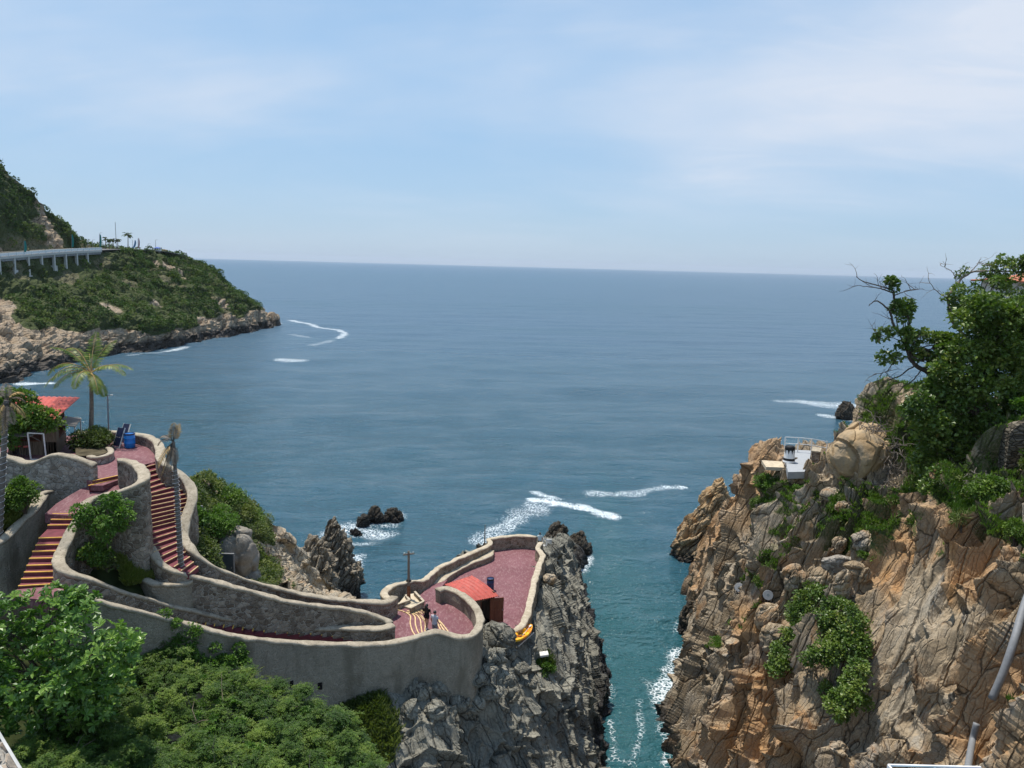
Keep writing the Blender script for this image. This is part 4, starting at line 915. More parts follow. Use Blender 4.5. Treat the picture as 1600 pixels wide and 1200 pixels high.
# triangular bed at the foot of the rusty pole
tb = thing('planter', 'small angular cement bed around the foot of the rusty pole', 'planter', U(655, 945, 15.9))
KB = [((620, 945, 16.3), (640, 938, 16.3)), ((640, 938, 16.3), (634, 930, 16.3)), ((641, 951, 16.3), (662, 940, 16.4)), ((662, 940, 16.4), (648, 925, 16.4))]
b = MB(); b2_ = MB()
for a, c in KB:
    A, B = U(*a), U(*c); b.bar(A - (0, 0, .2), B - (0, 0, .2), 0.12, 0.4); b2_.bar(A + (0, 0, .03), B + (0, 0, .03), 0.15, 0.05)
b.build('kerb', M['wall_plaza'], tb); b2_.build('coping', M['coping_tan'], tb)
MB().prism([U(*k) for k in ((622, 944, 16.12), (641, 950, 16.12), (660, 940, 16.2), (648, 927, 16.2), (634, 929, 16.15))], 0.3).build('soil', M['sand'], tb)

# ------------------------------------------------------------------ floors
def flat(name, poly, mat, th=0.4, off=0.0, label=None):
    o = MB().prism([U(*p) + (0, 0, off) for p in poly], th).build(name, mat); tag(o, label, kind='structure'); return o
Zp = 25.0
flat('upper_platform', [(-60, 730, Zp), (-40, 690, Zp), (60, 684, Zp), (120, 680, Zp), (180, 679, Zp), (225, 683, Zp), (246, 694, Zp), (250, 722, Zp), (247, 724.5, Zp), (237, 724, Zp), (228, 729, Zp), (212, 738, Zp), (189, 742, Zp), (149, 751, Zp), (140, 752, Zp), (100, 735, Zp)], M['floor'], 0.5)
flat('path', [(143, 752, 24.98), (189, 742, 24.84), (214, 744, 24.84), (200, 744.5, 24.84), (161, 758.5, 24.84), (140, 758.5, 24.84)], M['floor'], 0.3)
flat('path', [(130, 762, 24.66), (161, 758.5, 24.66), (200, 744.5, 24.66), (222, 748, 24.66), (215, 765, 24.5), (170, 785, 24.3), (136, 792, 24.1), (118, 806, 24.0), (70, 803, 24.0), (88, 787, 24.25), (112, 772, 24.5)], M['floor'], 0.5)
flat('path', [(26, 921, 22.32), (100, 914, 22.3), (125, 930, 22.25), (90, 940, 22.25), (20, 932, 22.3)], M['floor'], 0.5)
flat('terrace', [(600, 996, 16), (640, 1010, 16), (690, 1006, 16), (745, 1004, 16), (755, 975, 16), (750, 962, 16), (735, 945, 16), (705, 930, 16), (690, 930, 16), (662, 942, 16), (640, 950, 16), (622, 945, 16), (612, 945, 16), (600, 962, 16)], M['floor'], 0.8)
flat('passage', [(662, 941, 15.2), (692, 930, 15.2), (694, 925, 15.2), (690, 917, 14.6), (700, 905, 13.3), (682, 909, 13.3), (668, 919, 14.4), (656, 930, 15.2)], M['floor'], 0.6)
flat('plaza', [(668, 925, 13), (700, 900, 13), (725, 886, 13), (755, 873, 13), (768, 867, 13), (766, 852, 13), (790, 848, 13), (838, 848, 13), (846, 856, 13), (848, 870, 13), (842, 890, 13), (834, 920, 13), (828, 952, 13), (820, 970, 13), (806, 990, 13), (788, 1000, 13), (765, 1005, 13), (745, 985, 13), (740, 960, 13), (715, 930, 13), (690, 925, 13)], M['floor'], 0.6)
soil = ground('garden_soil', [[U(118, 832, 22.6), U(170, 835, 22.7), U(236, 850, 22.0)], [U(100, 872, 22.2), U(180, 880, 21.9), U(250, 890, 21.0)], [U(98, 892, 22.0), U(200, 930, 20.8), U(300, 945, 19.4)], ], 30, 40, M['soil_green'], 0.06)
ground('soil_strip', [[U(250, 895, 20.6), U(330, 915, 19.6), U(420, 940, 18.6), U(520, 958, 17.4), U(606, 970, 16.7)], [U(240, 938, 20.2), U(330, 955, 19), U(420, 972, 17.8), U(520, 982, 17.0), U(606, 978, 16.6)]], 8, 60, M['soil'], 0.05)
ground('planter_soil', [[U(234, 881, 21.45), U(260, 882, 21.4), U(292, 893, 21.1)], [U(230, 897, 21.25), U(260, 904, 21.1), U(298, 902, 20.95)]], 10, 14, M['soil_green'], 0.05)
ground('bush_soil', [[U(118, 700, 25.3), U(150, 692, 25.3), U(170, 700, 25.3)], [U(118, 712, 25.3), U(150, 712, 25.3), U(170, 706, 25.3)]], 8, 12, M['soil'], 0.03)
ground('left_bed', [[U(-40, 790, 24.6), U(0, 775, 24.8), U(60, 765, 24.3), U(90, 770, 24.0)], [U(-60, 850, 22.9), U(0, 836, 23.0), U(45, 795, 23.7), U(72, 766, 24.2)]], 14, 20, M['soil_green'], 0.08)

# ------------------------------------------------------------------ stairs: step > nosing
def unit2(v):
    v = v * np.array((1, 1, 0.0)); return v / (np.linalg.norm(v, axis=1, keepdims=True) + 1e-9)
def stairs(name, label, edges, rise, nos_mat, step_mat, depth=None, cat='stairs', nosew=0.06, thick=0.9, last=None):
    """edges: (left point, right point) of every tread's front edge, top step first (world points)"""
    th = thing(name, label, cat, tuple((np.array(edges[-1][0]) + np.array(edges[-1][1])) / 2 - (0, 0, thick)))
    n = len(edges)
    for i in range(n):
        A, B = np.array(edges[i][0]), np.array(edges[i][1])
        if i > 0: A0, B0 = np.array(edges[i - 1][0]), np.array(edges[i - 1][1])
        else: A0, B0 = 2 * A - np.array(edges[1][0]), 2 * B - np.array(edges[1][1])
        A0 = np.array((A0[0], A0[1], A[2])); B0 = np.array((B0[0], B0[1], B[2]))
        A0 = A0 + (A0 - A) * 0.06; B0 = B0 + (B0 - B) * 0.06
        s = MB().prism([A, B, B0, A0], rise + 0.10 if i < n - 1 else rise + 0.35).build('step', step_mat, th)
        d = (B - A) / np.linalg.norm(B - A); back = (A0 + B0) / 2 - (A + B) / 2; back[2] = 0; back /= np.linalg.norm(back) + 1e-9
        c = (A + B) / 2 + back * (nosew / 2 - 0.012) + (0, 0, 0.005)
        MB().box(c, (np.linalg.norm(B - A) * 0.99, nosew, 0.045), d, back).build('nosing', nos_mat, s)
    return th
E1 = [((82, 803), (112, 803), 24.0), ((79, 812), (117, 812), 23.83), ((74, 821), (111, 820.5), 23.67), ((60, 841), (102, 840), 23.5), ((55, 852), (97, 851), 23.34), ((50, 862), (92, 861), 23.17), ((45, 873), (89, 872), 23.0), ((41, 884), (87, 882.5), 22.84), ((37, 894.5), (87, 893), 22.67), ((32.5, 905), (88, 903), 22.5), ((28, 916), (90, 912.5), 22.34)]
stairs('stone_stairs', 'short maroon flight with bright yellow edges between two grey walls at left', [(U(*a, z), U(*b_, z)) for a, b_, z in E1], 0.17 * S, M['nosing'], M['step'])
E0 = [((146, 751.5), (193, 741.5), 25.0), ((139, 759), (203, 744), 24.84)]
stairs('stone_stairs', 'two shallow maroon steps with yellow edges at the entrance to the upper platform', [(U(*a, z), U(*b_, z)) for a, b_, z in E0], 0.17 * S, M['nosing'], M['step'], nosew=0.08)
lx = [(227, 730), (231, 738), (232, 746), (233, 755), (233.5, 763), (234, 771), (234, 777), (234, 784), (234, 791), (234, 798), (234, 805), (233, 812), (232, 819), (230, 826), (229, 836), (230, 845), (233, 854), (240, 863), (249, 871), (258, 879), (272, 886), (283, 892), (295, 897)]
rx_ = [(250, 724), (252, 732), (257, 739), (263, 745), (275, 750), (286, 757), (293, 764), (296, 771), (296, 778), (294, 785), (291, 792), (287, 799), (284, 806), (281, 813), (280, 821), (280, 829), (279, 838), (282, 846), (286, 854), (291, 862), (297, 870), (303, 878), (310, 885)]
E2 = [(U(*lx[i], 25.0 - i * 0.162), U(*rx_[i], 25.0 - i * 0.162)) for i in range(len(lx))]
zl = 25.0 - 22 * 0.162
la = np.array([U(*k) for k in W_RET[4:13]]); ra = np.array([U(*k) for k in W_SEA[18:26]])
la = np.concatenate([[U(295, 897, zl)], la]); ra = np.concatenate([[U(310, 885, zl)], ra])
nlow = 30
la, ra = cr(la, nlow), cr(ra, nlow); md_ = unit2((ra - la)); la, ra = la + md_ * 0.26, ra - md_ * 0.3
_zc = [zl] + [k[2] - 1.18 for k in W_SEA[18:26]] + [16.0]; _zc = _zc[:10]
for i in range(1, nlow):
    z = min((zl - .16) * S, float(np.interp(i / (nlow - 1) * 9, range(10), _zc)) * S)
    E2.append(((la[i][0], la[i][1], z), (ra[i][0], ra[i][1], z)))
stairs('stone_stairs', 'long curving maroon stairway with worn yellow edges dropping from the upper platform to the terrace', E2, 0.165 * S, M['nosing_worn'], M['step'], nosew=0.05)
fa = cr(np.array([U(100, 917, 22.3), U(150, 935, 21.6), U(210, 952, 20.5), U(300, 976, 19.1), U(390, 996, 17.8), U(500, 1004, 16.7), U(600, 1004, 16.1)]), 38)
ba = cr(np.array([U(92, 898, 22.3), U(160, 918, 21.6), U(225, 942, 20.3), U(310, 962, 18.6), U(400, 979, 17.2), U(510, 990, 16.4), U(604, 990, 16.1)]), 38)
E3 = []
for i in range(38):
    z = (22.3 - (22.3 - 16.05) * i / 37) * S; E3.append(((fa[i][0], fa[i][1], z), (ba[i][0], ba[i][1], z)))
stairs('stone_stairs', 'sunken flight behind the front wall showing only its yellow edge tips', E3, 0.17 * S, M['nosing'], M['step'])
# painted curving step edges on the terrace
ts = thing('terrace_steps', 'fan of curved shallow steps with pale yellow edges where the couple stands', 'steps', U(660, 965, 16))
def fan(curves):
    for cv in curves:
        w = resample(np.array([U(a, b_, 16.0) for a, b_ in cv]), 0.12)
        d = np.gradient(w, axis=0); d /= np.linalg.norm(d, axis=1)[:, None]; nn = np.c_[d[:, 1], -d[:, 0], 0 * d[:, 0]]
        g = np.stack([w - nn * .035 + (0, 0, .006), w - nn * .035 + (0, 0, .05), w + nn * .035 + (0, 0, .05), w + nn * .035 + (0, 0, .006)], 1)
        f = grid_faces(len(w), 4, True); o = raw_mesh('step_edge', g.reshape(-1, 3), list(f.ravel()) + [0, 1, 2, 3] + [len(w) * 4 - 1 - i for i in range(4)], [4] * len(f) + [4, 4], M['nosing_worn'], ts); bm_fix(o)
fan([[(617, 953), (630, 956), (641, 963), (641, 975), (645, 988), (652, 997)], [(640, 957), (648, 964), (649, 975), (652, 986), (658, 996)], [(631, 957), (648, 960), (656, 968), (658, 980), (660, 992)],
     [(636, 955), (654, 960), (664, 972), (664, 985), (665, 992)], [(632, 938), (640, 950), (654, 960), (664, 972)], [(638, 941), (645, 951), (658, 959)], [(646, 944), (648, 951), (660, 960)], [(652, 944), (655, 952), (663, 958)],
     [(658, 945), (657, 952), (662, 957)], [(684, 968), (692, 977), (702, 990), (706, 995)], [(685, 970), (690, 980), (697, 990)], [(683, 974), (690, 988), (694, 995)], [(610, 971), (619, 953)], [(601, 967), (604, 962)]])
# ------------------------------------------------------------------ leaves
def unit(v): return v / (np.linalg.norm(v, axis=-1, keepdims=True) + 1e-9)
def leaf_mesh(name, c, d, up, L, Wd, mat, parent, lv, shape='quad', fold=0.18):
    n = len(c); d = unit(d); s = unit(np.cross(d, up)); u = np.cross(s, d)
    L = np.broadcast_to(L, (n,))[:, None]; Wd = np.broadcast_to(Wd, (n,))[:, None]
    if shape == 'quad':
        v = np.stack([c, c + d * L * .5 + s * Wd * .5 + u * Wd * fold, c + d * L - u * L * .08, c + d * L * .5 - s * Wd * .5 + u * Wd * fold], 1)
        f = np.arange(n * 4); sz = np.full(n, 4); fa = lv
    else:
        v = np.stack([c, c + d * L * .38 + s * Wd * .30 + u * Wd * fold * .6, c + d * L * .72 + s * Wd * .5 + u * Wd * fold - u * L * .05, c + d * L - u * L * .16,
                      c + d * L * .72 - s * Wd * .5 + u * Wd * fold - u * L * .05, c + d * L * .38 - s * Wd * .30 + u * Wd * fold * .6], 1)
        b = (np.arange(n) * 6)[:, None]; f = np.stack([b + np.array((0, 1, 2, 3)), b + np.array((0, 3, 4, 5))], 1).ravel(); sz = np.full(n * 2, 4); fa = np.repeat(lv, 2)
    return raw_mesh(name, v.reshape(-1, 3), f, sz, mat, parent, False, fattr={'lv': fa})
def rdir(n, g=RNG): return unit(g.normal(size=(n, 3)))
def clump_leaves(clumps, per, flat=0.75, g=RNG, upb=0.35, inner=0.5, var=0.45):
    """clumps: (N,4) centre + radius. leaves near the shell of every clump"""
    cl = np.asarray(clumps, float); k = np.asarray(per * (cl[:, 3] / cl[:, 3].mean()) ** 2, int).clip(4)
    idx = np.repeat(np.arange(len(cl)), k); n = len(idx)
    u = rdir(n, g); u[:, 2] = u[:, 2] + upb * np.abs(g.normal(size=n)); u = unit(u)
    r = cl[idx, 3] * (inner + (1 - inner) * g.random(n) ** 0.5) * (1 + 0.25 * g.normal(size=n) * (g.random(n) < .3))
    p = cl[idx, :3] + u * r[:, None] * np.array((1, 1, flat))
    cv = g.random(len(cl)); lv = np.clip(cv[idx] * var + g.random(n) * (1 - var), 0, 1)
    d = unit(u * 0.9 + rdir(n, g) * 0.9); up = unit(u * 0.5 + rdir(n, g) * 0.5 + np.array((0, 0, 0.8)))
    return p, d, up, lv
def crown(name, clumps, per, L, Wd, mat, parent=None, shape='quad', flat=0.75, seed=0, upb=0.35, var=0.45, inner=0.5):
    g = np.random.default_rng(seed + 100)
    p, d, up, lv = clump_leaves(clumps, per, flat, g, upb, inner, var)
    k = 0.7 + 0.6 * g.random(len(p))
    return leaf_mesh(name, p, d, up, L * k, Wd * k, mat, parent, lv, shape)
def sub_clumps(c, R, n, r, g, flat=0.8, low=-0.5):
    """smaller clumps spread through an ellipsoid's outer half"""
    u = rdir(n, g); u = u[u[:, 2] > low]; m = len(u)
    q = np.array(c) + u * np.array(R) * (0.45 + 0.6 * g.random(m))[:, None]
    return np.c_[q, r * (0.65 + 0.7 * g.random(m))]
def bush(label, c, R, mat, L, Wd=None, n=22, r=None, per=90, seed=0, cat='bush', name='bush', group=None, low=-0.45, shape='quad', stems=True, upb=.35):
    g = np.random.default_rng(seed); c = np.array(c, float); R = np.array(R if hasattr(R, '__len__') else (R, R, R), float)
    th = thing(name, label, cat, c - (0, 0, R[2]), group)
    cl = sub_clumps(c, R * 0.8, n, r or R.mean() * 0.36, g, low=low)
    crown('foliage', cl, per, L, Wd or L * 0.5, mat, th, shape, seed=seed, upb=upb)
    if stems:
        m = MB(); base = c - (0, 0, R[2])
        for q in cl[: min(12, len(cl))]:
            e = q[:3]; mid = base * .5 + e * .5 + rdir(1, g)[0] * R.mean() * .15
            m.tube([base + rdir(1, g)[0] * .05, mid, e], [0.03, 0.022, 0.008], 5)
        m.build('stem', M['bark'], th)
    return th
def limb(m, pts, r0, r1, n=7, wob=0.0, g=RNG):
    p = cr(np.array(pts, float), max(6, len(pts) * 5))
    if wob: p[1:-1] += g.normal(size=(len(p) - 2, 3)) * wob
    m.tube(p, list(np.linspace(r0, r1, len(p)) ), n)
    return p
def twigs(m, p, n, L, g, r=0.02, up=0.2, depth=1):
    for k in range(n):
        i = g.integers(len(p) // 3, len(p)); d = rdir(1, g)[0]; d[2] = d[2] * .6 + up; d = unit(d)
        q = [p[i]]; cur = p[i].copy()
        for s_ in range(4):
            d = unit(d + rdir(1, g)[0] * 0.35); cur = cur + d * L / 4 * (0.7 + .6 * g.random()); q.append(cur.copy())
        m.tube(q, list(np.linspace(r, r * .3, 5)), 4)
        if depth > 1: twigs(m, np.array(q), 2, L * .5, g, r * .5, up, depth - 1)

# ------------------------------------------------------------------ far woods on the headland
def scatter(G, Gr, n, g, thr=0.5, jit=True):
    e1 = G[1:, :-1] - G[:-1, :-1]; e2 = G[:-1, 1:] - G[:-1, :-1]
    a = np.linalg.norm(np.cross(e1, e2), axis=2) * np.clip((Gr[:-1, :-1] - thr) / (1 - thr), 0, 1)
    w = a.ravel() / a.sum(); i = g.choice(len(w), n, p=w); r, c = np.unravel_index(i, a.shape)
    return G[r, c] + e1[r, c] * g.random(n)[:, None] + e2[r, c] * g.random(n)[:, None], r, c
g = np.random.default_rng(55)
pts, _, _ = scatter(FG, FGr, 6500, g, 0.45)
_ex = np.interp(pts[:, 1] / S, [r_[3][1] / S for r_ in HX], [r_[5][0] / S for r_ in HX])
pts = pts[~((pts[:, 1] < 352 * S) & (pts[:, 0] / S > _ex - 6) & (pts[:, 0] / S < _ex + 9) & (g.random(len(pts)) < .8))]
pts = pts[(pts[:, 1] < 440 * S) & ~((np.abs(pts[:, 0] / S + 185.5) < 5.5) & (pts[:, 1] < 400 * S))][:4800]
rad = 0.7 + 1.5 * g.random(len(pts)) ** 2.0
tall = g.random(len(pts)) < 0.05; rad[tall] *= 1.5
big = np.c_[pts + np.c_[0 * rad, 0 * rad, rad * 0.35], rad]
o = crown('headland_scrub', big, 34, 0.85, 0.62, M['lf_hill'], None, 'quad', 0.8, 5, var=0.75, inner=0.6)
tag(o, kind='stuff')

# ------------------------------------------------------------------ undergrowth on the hillside by the cove
gr_h = hill_grass(HG.reshape(-1, 3), HNm.reshape(-1, 3)).reshape(HG.shape[:2])
pts, _, _ = scatter(HG, gr_h, 900, g, 0.4)
_hd = P(352, 885, 41.2); ok = (pts[:, 2] > 8 * S) & (np.linalg.norm((pts - _hd)[:, :2], axis=1) > 1.9) & ~((np.abs(proj_px(pts)[0] - 366) < 34) & (np.abs(proj_px(pts)[1] - 880) < 42))
pts = pts[ok]; rad = 0.28 + 0.5 * g.random(len(pts)) ** 1.5
o = crown('hillside_scrub', np.c_[pts + np.c_[0 * rad, 0 * rad, rad * .2], rad], 75, 0.20, 0.11, M['lf_olive'], None, 'quad', 0.75, 6, var=0.7); tag(o, kind='stuff')
bush('bright green rounded bush beside the grey utility pole', P(334, 820, 43.5), (1.6, 1.5, 1.25), M['lf_bright'], 0.17, 0.09, 42, 0.5, 170, 61)
bush('pale green sprawling bush against the seaward stair wall', P(304, 812, 40), (0.75, 0.7, 0.7), M['lf_bright'], 0.24, 0.15, 16, 0.3, 70, 62)
bush('dark scrubby bush on the hill behind the bright bush', P(345, 780, 50), (2.6, 1.8, 1.0), M['lf_shrub'], 0.18, 0.1, 40, 0.5, 130, 63)
bush('dark low bush where the hill drops to the cove', P(384, 812, 56), (2.0, 1.8, 0.9), M['lf_shrub'], 0.2, 0.1, 30, 0.5, 110, 64)

# ------------------------------------------------------------------ grass
def grass_tufts(name, G, Nn, Gr, n, L, g, thr=0.6, mat=None, blades=5, keep=None):
    p, r, c = scatter(G, Gr, n, g, thr)
    if keep is not None: p = p[keep(p)]
    m = len(p); idx = np.repeat(np.arange(m), blades)
    q = p[idx] + g.normal(size=(m * blades, 3)) * np.array((.09, .09, .0)) - (0, 0, .03)
    d = unit(rdir(len(q), g) * 0.75 + np.array((0, 0, 1.0))); cv = g.random(m)
    pn = 0.5 + 0.5 * vnoise(p * 0.5, 33)
    lv = np.clip(pn[idx] * 0.65 + 0.35 * g.random(len(q)), 0, 1)
    k = L * (0.5 + g.random(len(q)))
    o = leaf_mesh(name, q, d, rdir(len(q), g), k, k * 0.22 + .01, mat or M['lf_grass'], None, lv)
    return tag(o, kind='stuff')
grass_tufts('cliff_grass', RG, RNm, RGr, 42000, 0.24, g, 0.6, M['lf_shrub'], 4)
pts, _, _ = scatter(RG, RGr, 420, g, 0.75)
rad = 0.14 + 0.3 * g.random(len(pts)) ** 2
o = crown('cliff_weeds', np.c_[pts, rad], 60, 0.14, 0.08, M['lf_olive'], None, 'quad', 0.7, 9, var=.7); tag(o, kind='stuff')
def patch_grass(name, quad, n, L, mat, hole=None):
    a, b_, c, d = [np.array(U(*k)) for k in quad]; u, v = g.random(n)[:, None], g.random(n)[:, None]
    p = a * (1 - u) * (1 - v) + b_ * u * (1 - v) + c * u * v + d * (1 - u) * v; q = np.repeat(p, 5, 0)
    q = q + g.normal(size=q.shape) * np.array((.07, .07, 0)); dd = unit(rdir(len(q), g) * .8 + np.array((0, 0, 1.0)))
    lv = np.clip((0.5 + 0.5 * vnoise(q * 0.8, 3)) * .7 + .3 * g.random(len(q)), 0, 1); k = L * (0.5 + g.random(len(q)))
    return tag(leaf_mesh(name, q, dd, rdir(len(q), g), k, k * .2 + .01, mat, None, lv), kind='stuff')
patch_grass('garden_grass', [(186, 868, 22.35), (240, 855, 22.0), (268, 900, 20.9), (200, 916, 21.2)], 5200, 0.34, M['lf_grass'])
patch_grass('planter_grass', [(240, 890, 21.4), (272, 886, 21.3), (294, 899, 21.05), (256, 902, 21.2)], 1300, 0.24, M['lf_bright'])
patch_grass('left_grass', [(-10, 812, 24), (40, 800, 24), (40, 806, 23.8), (-10, 836, 23.2)], 1400, 0.3, M['lf_grass'])
patch_grass('strip_grass', [(310, 912, 20.0), (420, 940, 18.6), (420, 962, 18.2), (312, 938, 19.6)], 500, 0.2, M['lf_olive'])
keep = lambda p: p[:, 0] < -4 * S
_dg = dark_grass(DG.reshape(-1, 3), None).reshape(DG.shape[:2])
grass_tufts('slope_grass', DG, DNm, _dg, 17000, 0.42, g, 0.5, M['lf_olive'], 4)

# ------------------------------------------------------------------ thicket below the front wall
def thicket():
    cl = []; gg = np.random.default_rng(77)
    poly = [(-60, 1210), (60, 1160), (110, 1080), (180, 1040), (215, 1005), (262, 1010), (300, 1040), (360, 1052), (400, 1062), (450, 1075), (500, 1100), (560, 1140), (600, 1200), (600, 1290), (-60, 1290)]
    while len(cl) < 1500:
        px, py = gg.uniform(-60, 600), gg.uniform(1000, 1290)
        if not in_poly(np.array([px]), np.array([py]), poly)[0]: continue
        t = np.clip((1290 - py) / 290, 0, 1); Y = 20.5 + 11.0 * t ** 1.05 + 0.004 * (px - 200) + gg.normal() * .45
        p = P(px, py, Y)
        if p[2] < 11.5 * S: continue
        p[2] += .22 * gg.normal() * S; cl.append((*p, 0.16 + .34 * gg.random() ** 2))
    cl = np.array(cl)
    p, d, up, lv = clump_leaves(cl, 80, 0.55, gg, 0.5, 0.0, 0.5); p = p + gg.normal(size=p.shape) * np.array((.12, .12, .05)); lv = np.clip(lv + .28 * vnoise(p * .9, 6) + .15 * vnoise(p * 2.2, 7), 0, 1)
    # leaflets in flat sprays: each leaf carries a pair of side leaflets
    k = 0.10 * (0.7 + 0.6 * gg.random(len(p)))
    d[:, 2] = d[:, 2] * 0.45 - 0.15; d = unit(d); up = unit(up + np.array((0, 0, 1.2)))
    s_ = unit(np.cross(d, up)); P_, D_, U_, V_ = [p], [d], [up], [lv]
    for off in (0.35, 0.7):
        for sg in (-1, 1):
            P_.append(p - d * k[:, None] * off * 1.5); D_.append(unit(d * .6 + s_ * sg)); U_.append(up); V_.append(np.clip(lv + gg.normal(size=len(p)) * .06, 0, 1))
    P_, D_, U_, V_ = map(np.concatenate, (P_, D_, U_, V_)); K = np.tile(k, 5)
    o = leaf_mesh('thicket', P_, D_, U_, K, K * 0.42, M['lf_thicket'], None, V_); tag(o, kind='stuff')
thicket()
def thicket_extras():
    gg = np.random.default_rng(78); cl = []; m = MB()
    poly = [(60, 1160), (180, 1050), (300, 1055), (400, 1075), (500, 1115), (570, 1190), (560, 1250), (60, 1250)]
    while len(cl) < 70:
        px, py = gg.uniform(40, 580), gg.uniform(1040, 1250)
        if not in_poly(np.array([px]), np.array([py]), poly)[0]: continue
        t = np.clip((1290 - py) / 290, 0, 1); p = P(px, py, 20.3 + 11.0 * t ** 1.05 + 0.004 * (px - 200)); p[2] += .15 + .3 * gg.random(); cl.append((*p, .13 + .14 * gg.random()))
        if gg.random() < .75:
            a = p + gg.normal(size=3) * .3 - (0, 0, .5); d = unit(gg.normal(size=3) * np.array((1, .6, .4)) + np.array((0, 0, .7))); m.tube([a, a + d * .55 + gg.normal(size=3) * .05, a + d * 1.1 + gg.normal(size=3) * .12], [.016, .012, .005], 4)
    tag(rosettes('thicket_shoots', np.array(cl), 9, .17, .42, M['lf_bright'], None, 12, 6), kind='stuff'); tag(m.build('thicket_twigs', M['dead_frond']), kind='stuff')
def stemmed(label, base, spread, n, L, mat, seed, cat='plant', name='tall_grass_plant'):
    gg = np.random.default_rng(seed); th = thing(name, label, cat, base); q = []
    P_, D_, U_, K = [], [], [], []
    for i in range(n):
        d = unit(rdir(1, gg)[0] * .8 + np.array((0, 0, .9))); c = np.array(base) + d * .05
        for s_ in range(6):
            P_.append(c.copy()); D_.append(d.copy()); U_.append(rdir(1, gg)[0] * .2 + np.array((0, 0, 1))); K.append(L / 4)
            c = c + d * L / 6; d = unit(d + np.array((0, 0, -.24)))
    leaf_mesh('blade', np.array(P_), np.array(D_), np.array(U_), np.array(K), 0.05, mat, th, 0.4 + .5 * gg.random(len(P_)))
stemmed('pale arching long bladed grass clump standing above the thicket by the wall', P(378, 1092, 28.6), 1, 26, 1.6, M['lf_olive'], 3)
# creeper climbing the wall
vg = np.random.default_rng(8); vc = []
wf = resample(np.array([U(*k) for k in W_FRONT]), 0.1)
for (px, py) in [(275, 985), (268, 1000), (282, 1000), (296, 1012), (286, 1020), (300, 1028), (262, 1020), (318, 1030), (340, 1022), (352, 1026), (360, 1040), (330, 1044), (345, 1052), (310, 1050), (290, 1042), (268, 1040), (250, 1045), (255, 1060), (285, 1062), (320, 1066), (350, 1068), (300, 980), (380, 1018), (384, 1035), (270, 972)]:
    for k in range(3):
        Y = 31.4 + (px - 270) / 120 * 1.6 - (0.4 + max(0, py - 1010) * 0.014)
        vc.append((*P(px + vg.normal() * 5, py + vg.normal() * 5, Y), 0.16 + .16 * vg.random()))
vt = thing('creeper', 'bright green creeper climbing the front of the long grey wall', 'creeper', P(310, 1070, 31))
crown('foliage', vc, 95, 0.13, 0.08, M['lf_bright'], vt, seed=9)
m = MB()
for k in range(6):
    a = P(290 + 14 * k, 1075, 31.0 + .2 * k); limb(m, [a, P(285 + 14 * k, 1040, 31.6 + .2 * k), P(272 + 16 * k, 1000 + 6 * k, 31.9 + .2 * k)], .03, .01)
m.build('stem', M['bark'], vt)

# ------------------------------------------------------------------ the broad leaved tree close by at lower left
def rosettes(name, cl, per, L, Wd, mat, parent, seed, nl=7, upv=0.55):
    gg = np.random.default_rng(seed)
    p, d, up, lv = clump_leaves(cl, per, 0.85, gg, 0.35, 0.6, 0.5)
    ax = unit(d * 0.55 + np.array((0, 0, upv)) + 0.25 * rdir(len(p), gg)); s0 = unit(np.cross(ax, rdir(len(p), gg))); t0 = np.cross(ax, s0)
    P_, D_, U_, K, V_ = [], [], [], [], []
    for i in range(nl):
        a = 2 * math.pi * i / nl + gg.normal(size=(len(p), 1)) * .25; dr = s0 * np.cos(a) + t0 * np.sin(a)
        dd = unit(dr + ax * (0.35 + .35 * gg.random((len(p), 1)))); P_.append(p); D_.append(dd); U_.append(unit(ax - dd * np.sum(ax * dd, 1, keepdims=True)))
        K.append(L * (0.7 + .5 * gg.random(len(p)))); V_.append(np.clip(lv + gg.normal(size=len(p)) * .12, 0, 1))
    K = np.concatenate(K)
    return leaf_mesh(name, np.concatenate(P_), np.concatenate(D_), np.concatenate(U_), K, K * Wd, mat, parent, np.concatenate(V_), 'obo')
def near_tree():
    gg = np.random.default_rng(15); poly = [(-70, 925), (0, 918), (40, 930), (75, 925), (110, 912), (150, 930), (165, 950), (205, 965), (215, 990), (200, 1020), (205, 1060), (170, 1080), (160, 1110), (120, 1120), (110, 1150), (60, 1125), (20, 1110), (-70, 1120)]
    cl = []
    while len(cl) < 150:
        px, py = gg.uniform(-70, 220), gg.uniform(905, 1160)
        if in_poly(np.array([px]), np.array([py]), poly)[0]:
            e = math.sqrt(max(0.05, 1 - ((px - 70) / 170) ** 2 - ((py - 1030) / 140) ** 2))
            cl.append((*P(px, py + 8, 25.6 - 2.3 * e * gg.uniform(-.5, 1) + gg.normal() * .2), .34 + .3 * gg.random()))
    for k in range(34): cl.append((*P(gg.uniform(-60, 105), gg.uniform(1085, 1150), 25.4 + gg.normal() * .3), .3 + .2 * gg.random()))
    base = X(-16.8, 26.3, 16.5)
    th = thing('broadleaf_tree', 'dense glossy broad leaved tree in the lower left corner below the stairs', 'tree', base)
    cl = np.array(cl); rosettes('crown', cl, 9, 0.28, 0.46, M['lf_broad'], th, 4)
    m = MB(); top = P(80, 1040, 25.8); tr = limb(m, [base, base * .5 + top * .5 + (0.2, 0, 0), top], .2, .11)
    for q in cl[::4]: limb(m, [tr[gg.integers(4, len(tr))], (top + q[:3]) / 2 + (0, 0, -.2), q[:3]], .05, .012, 5)
    m.build('trunk', M['bark'], th)
near_tree()
bush('few broad leaved sprigs poking out right of the near tree over the wall', P(212, 1002, 27.6), (.35, .35, .3), M['lf_broad'], 0.22, .1, 8, .14, 16, 71, shape='obo')

thicket_extras()
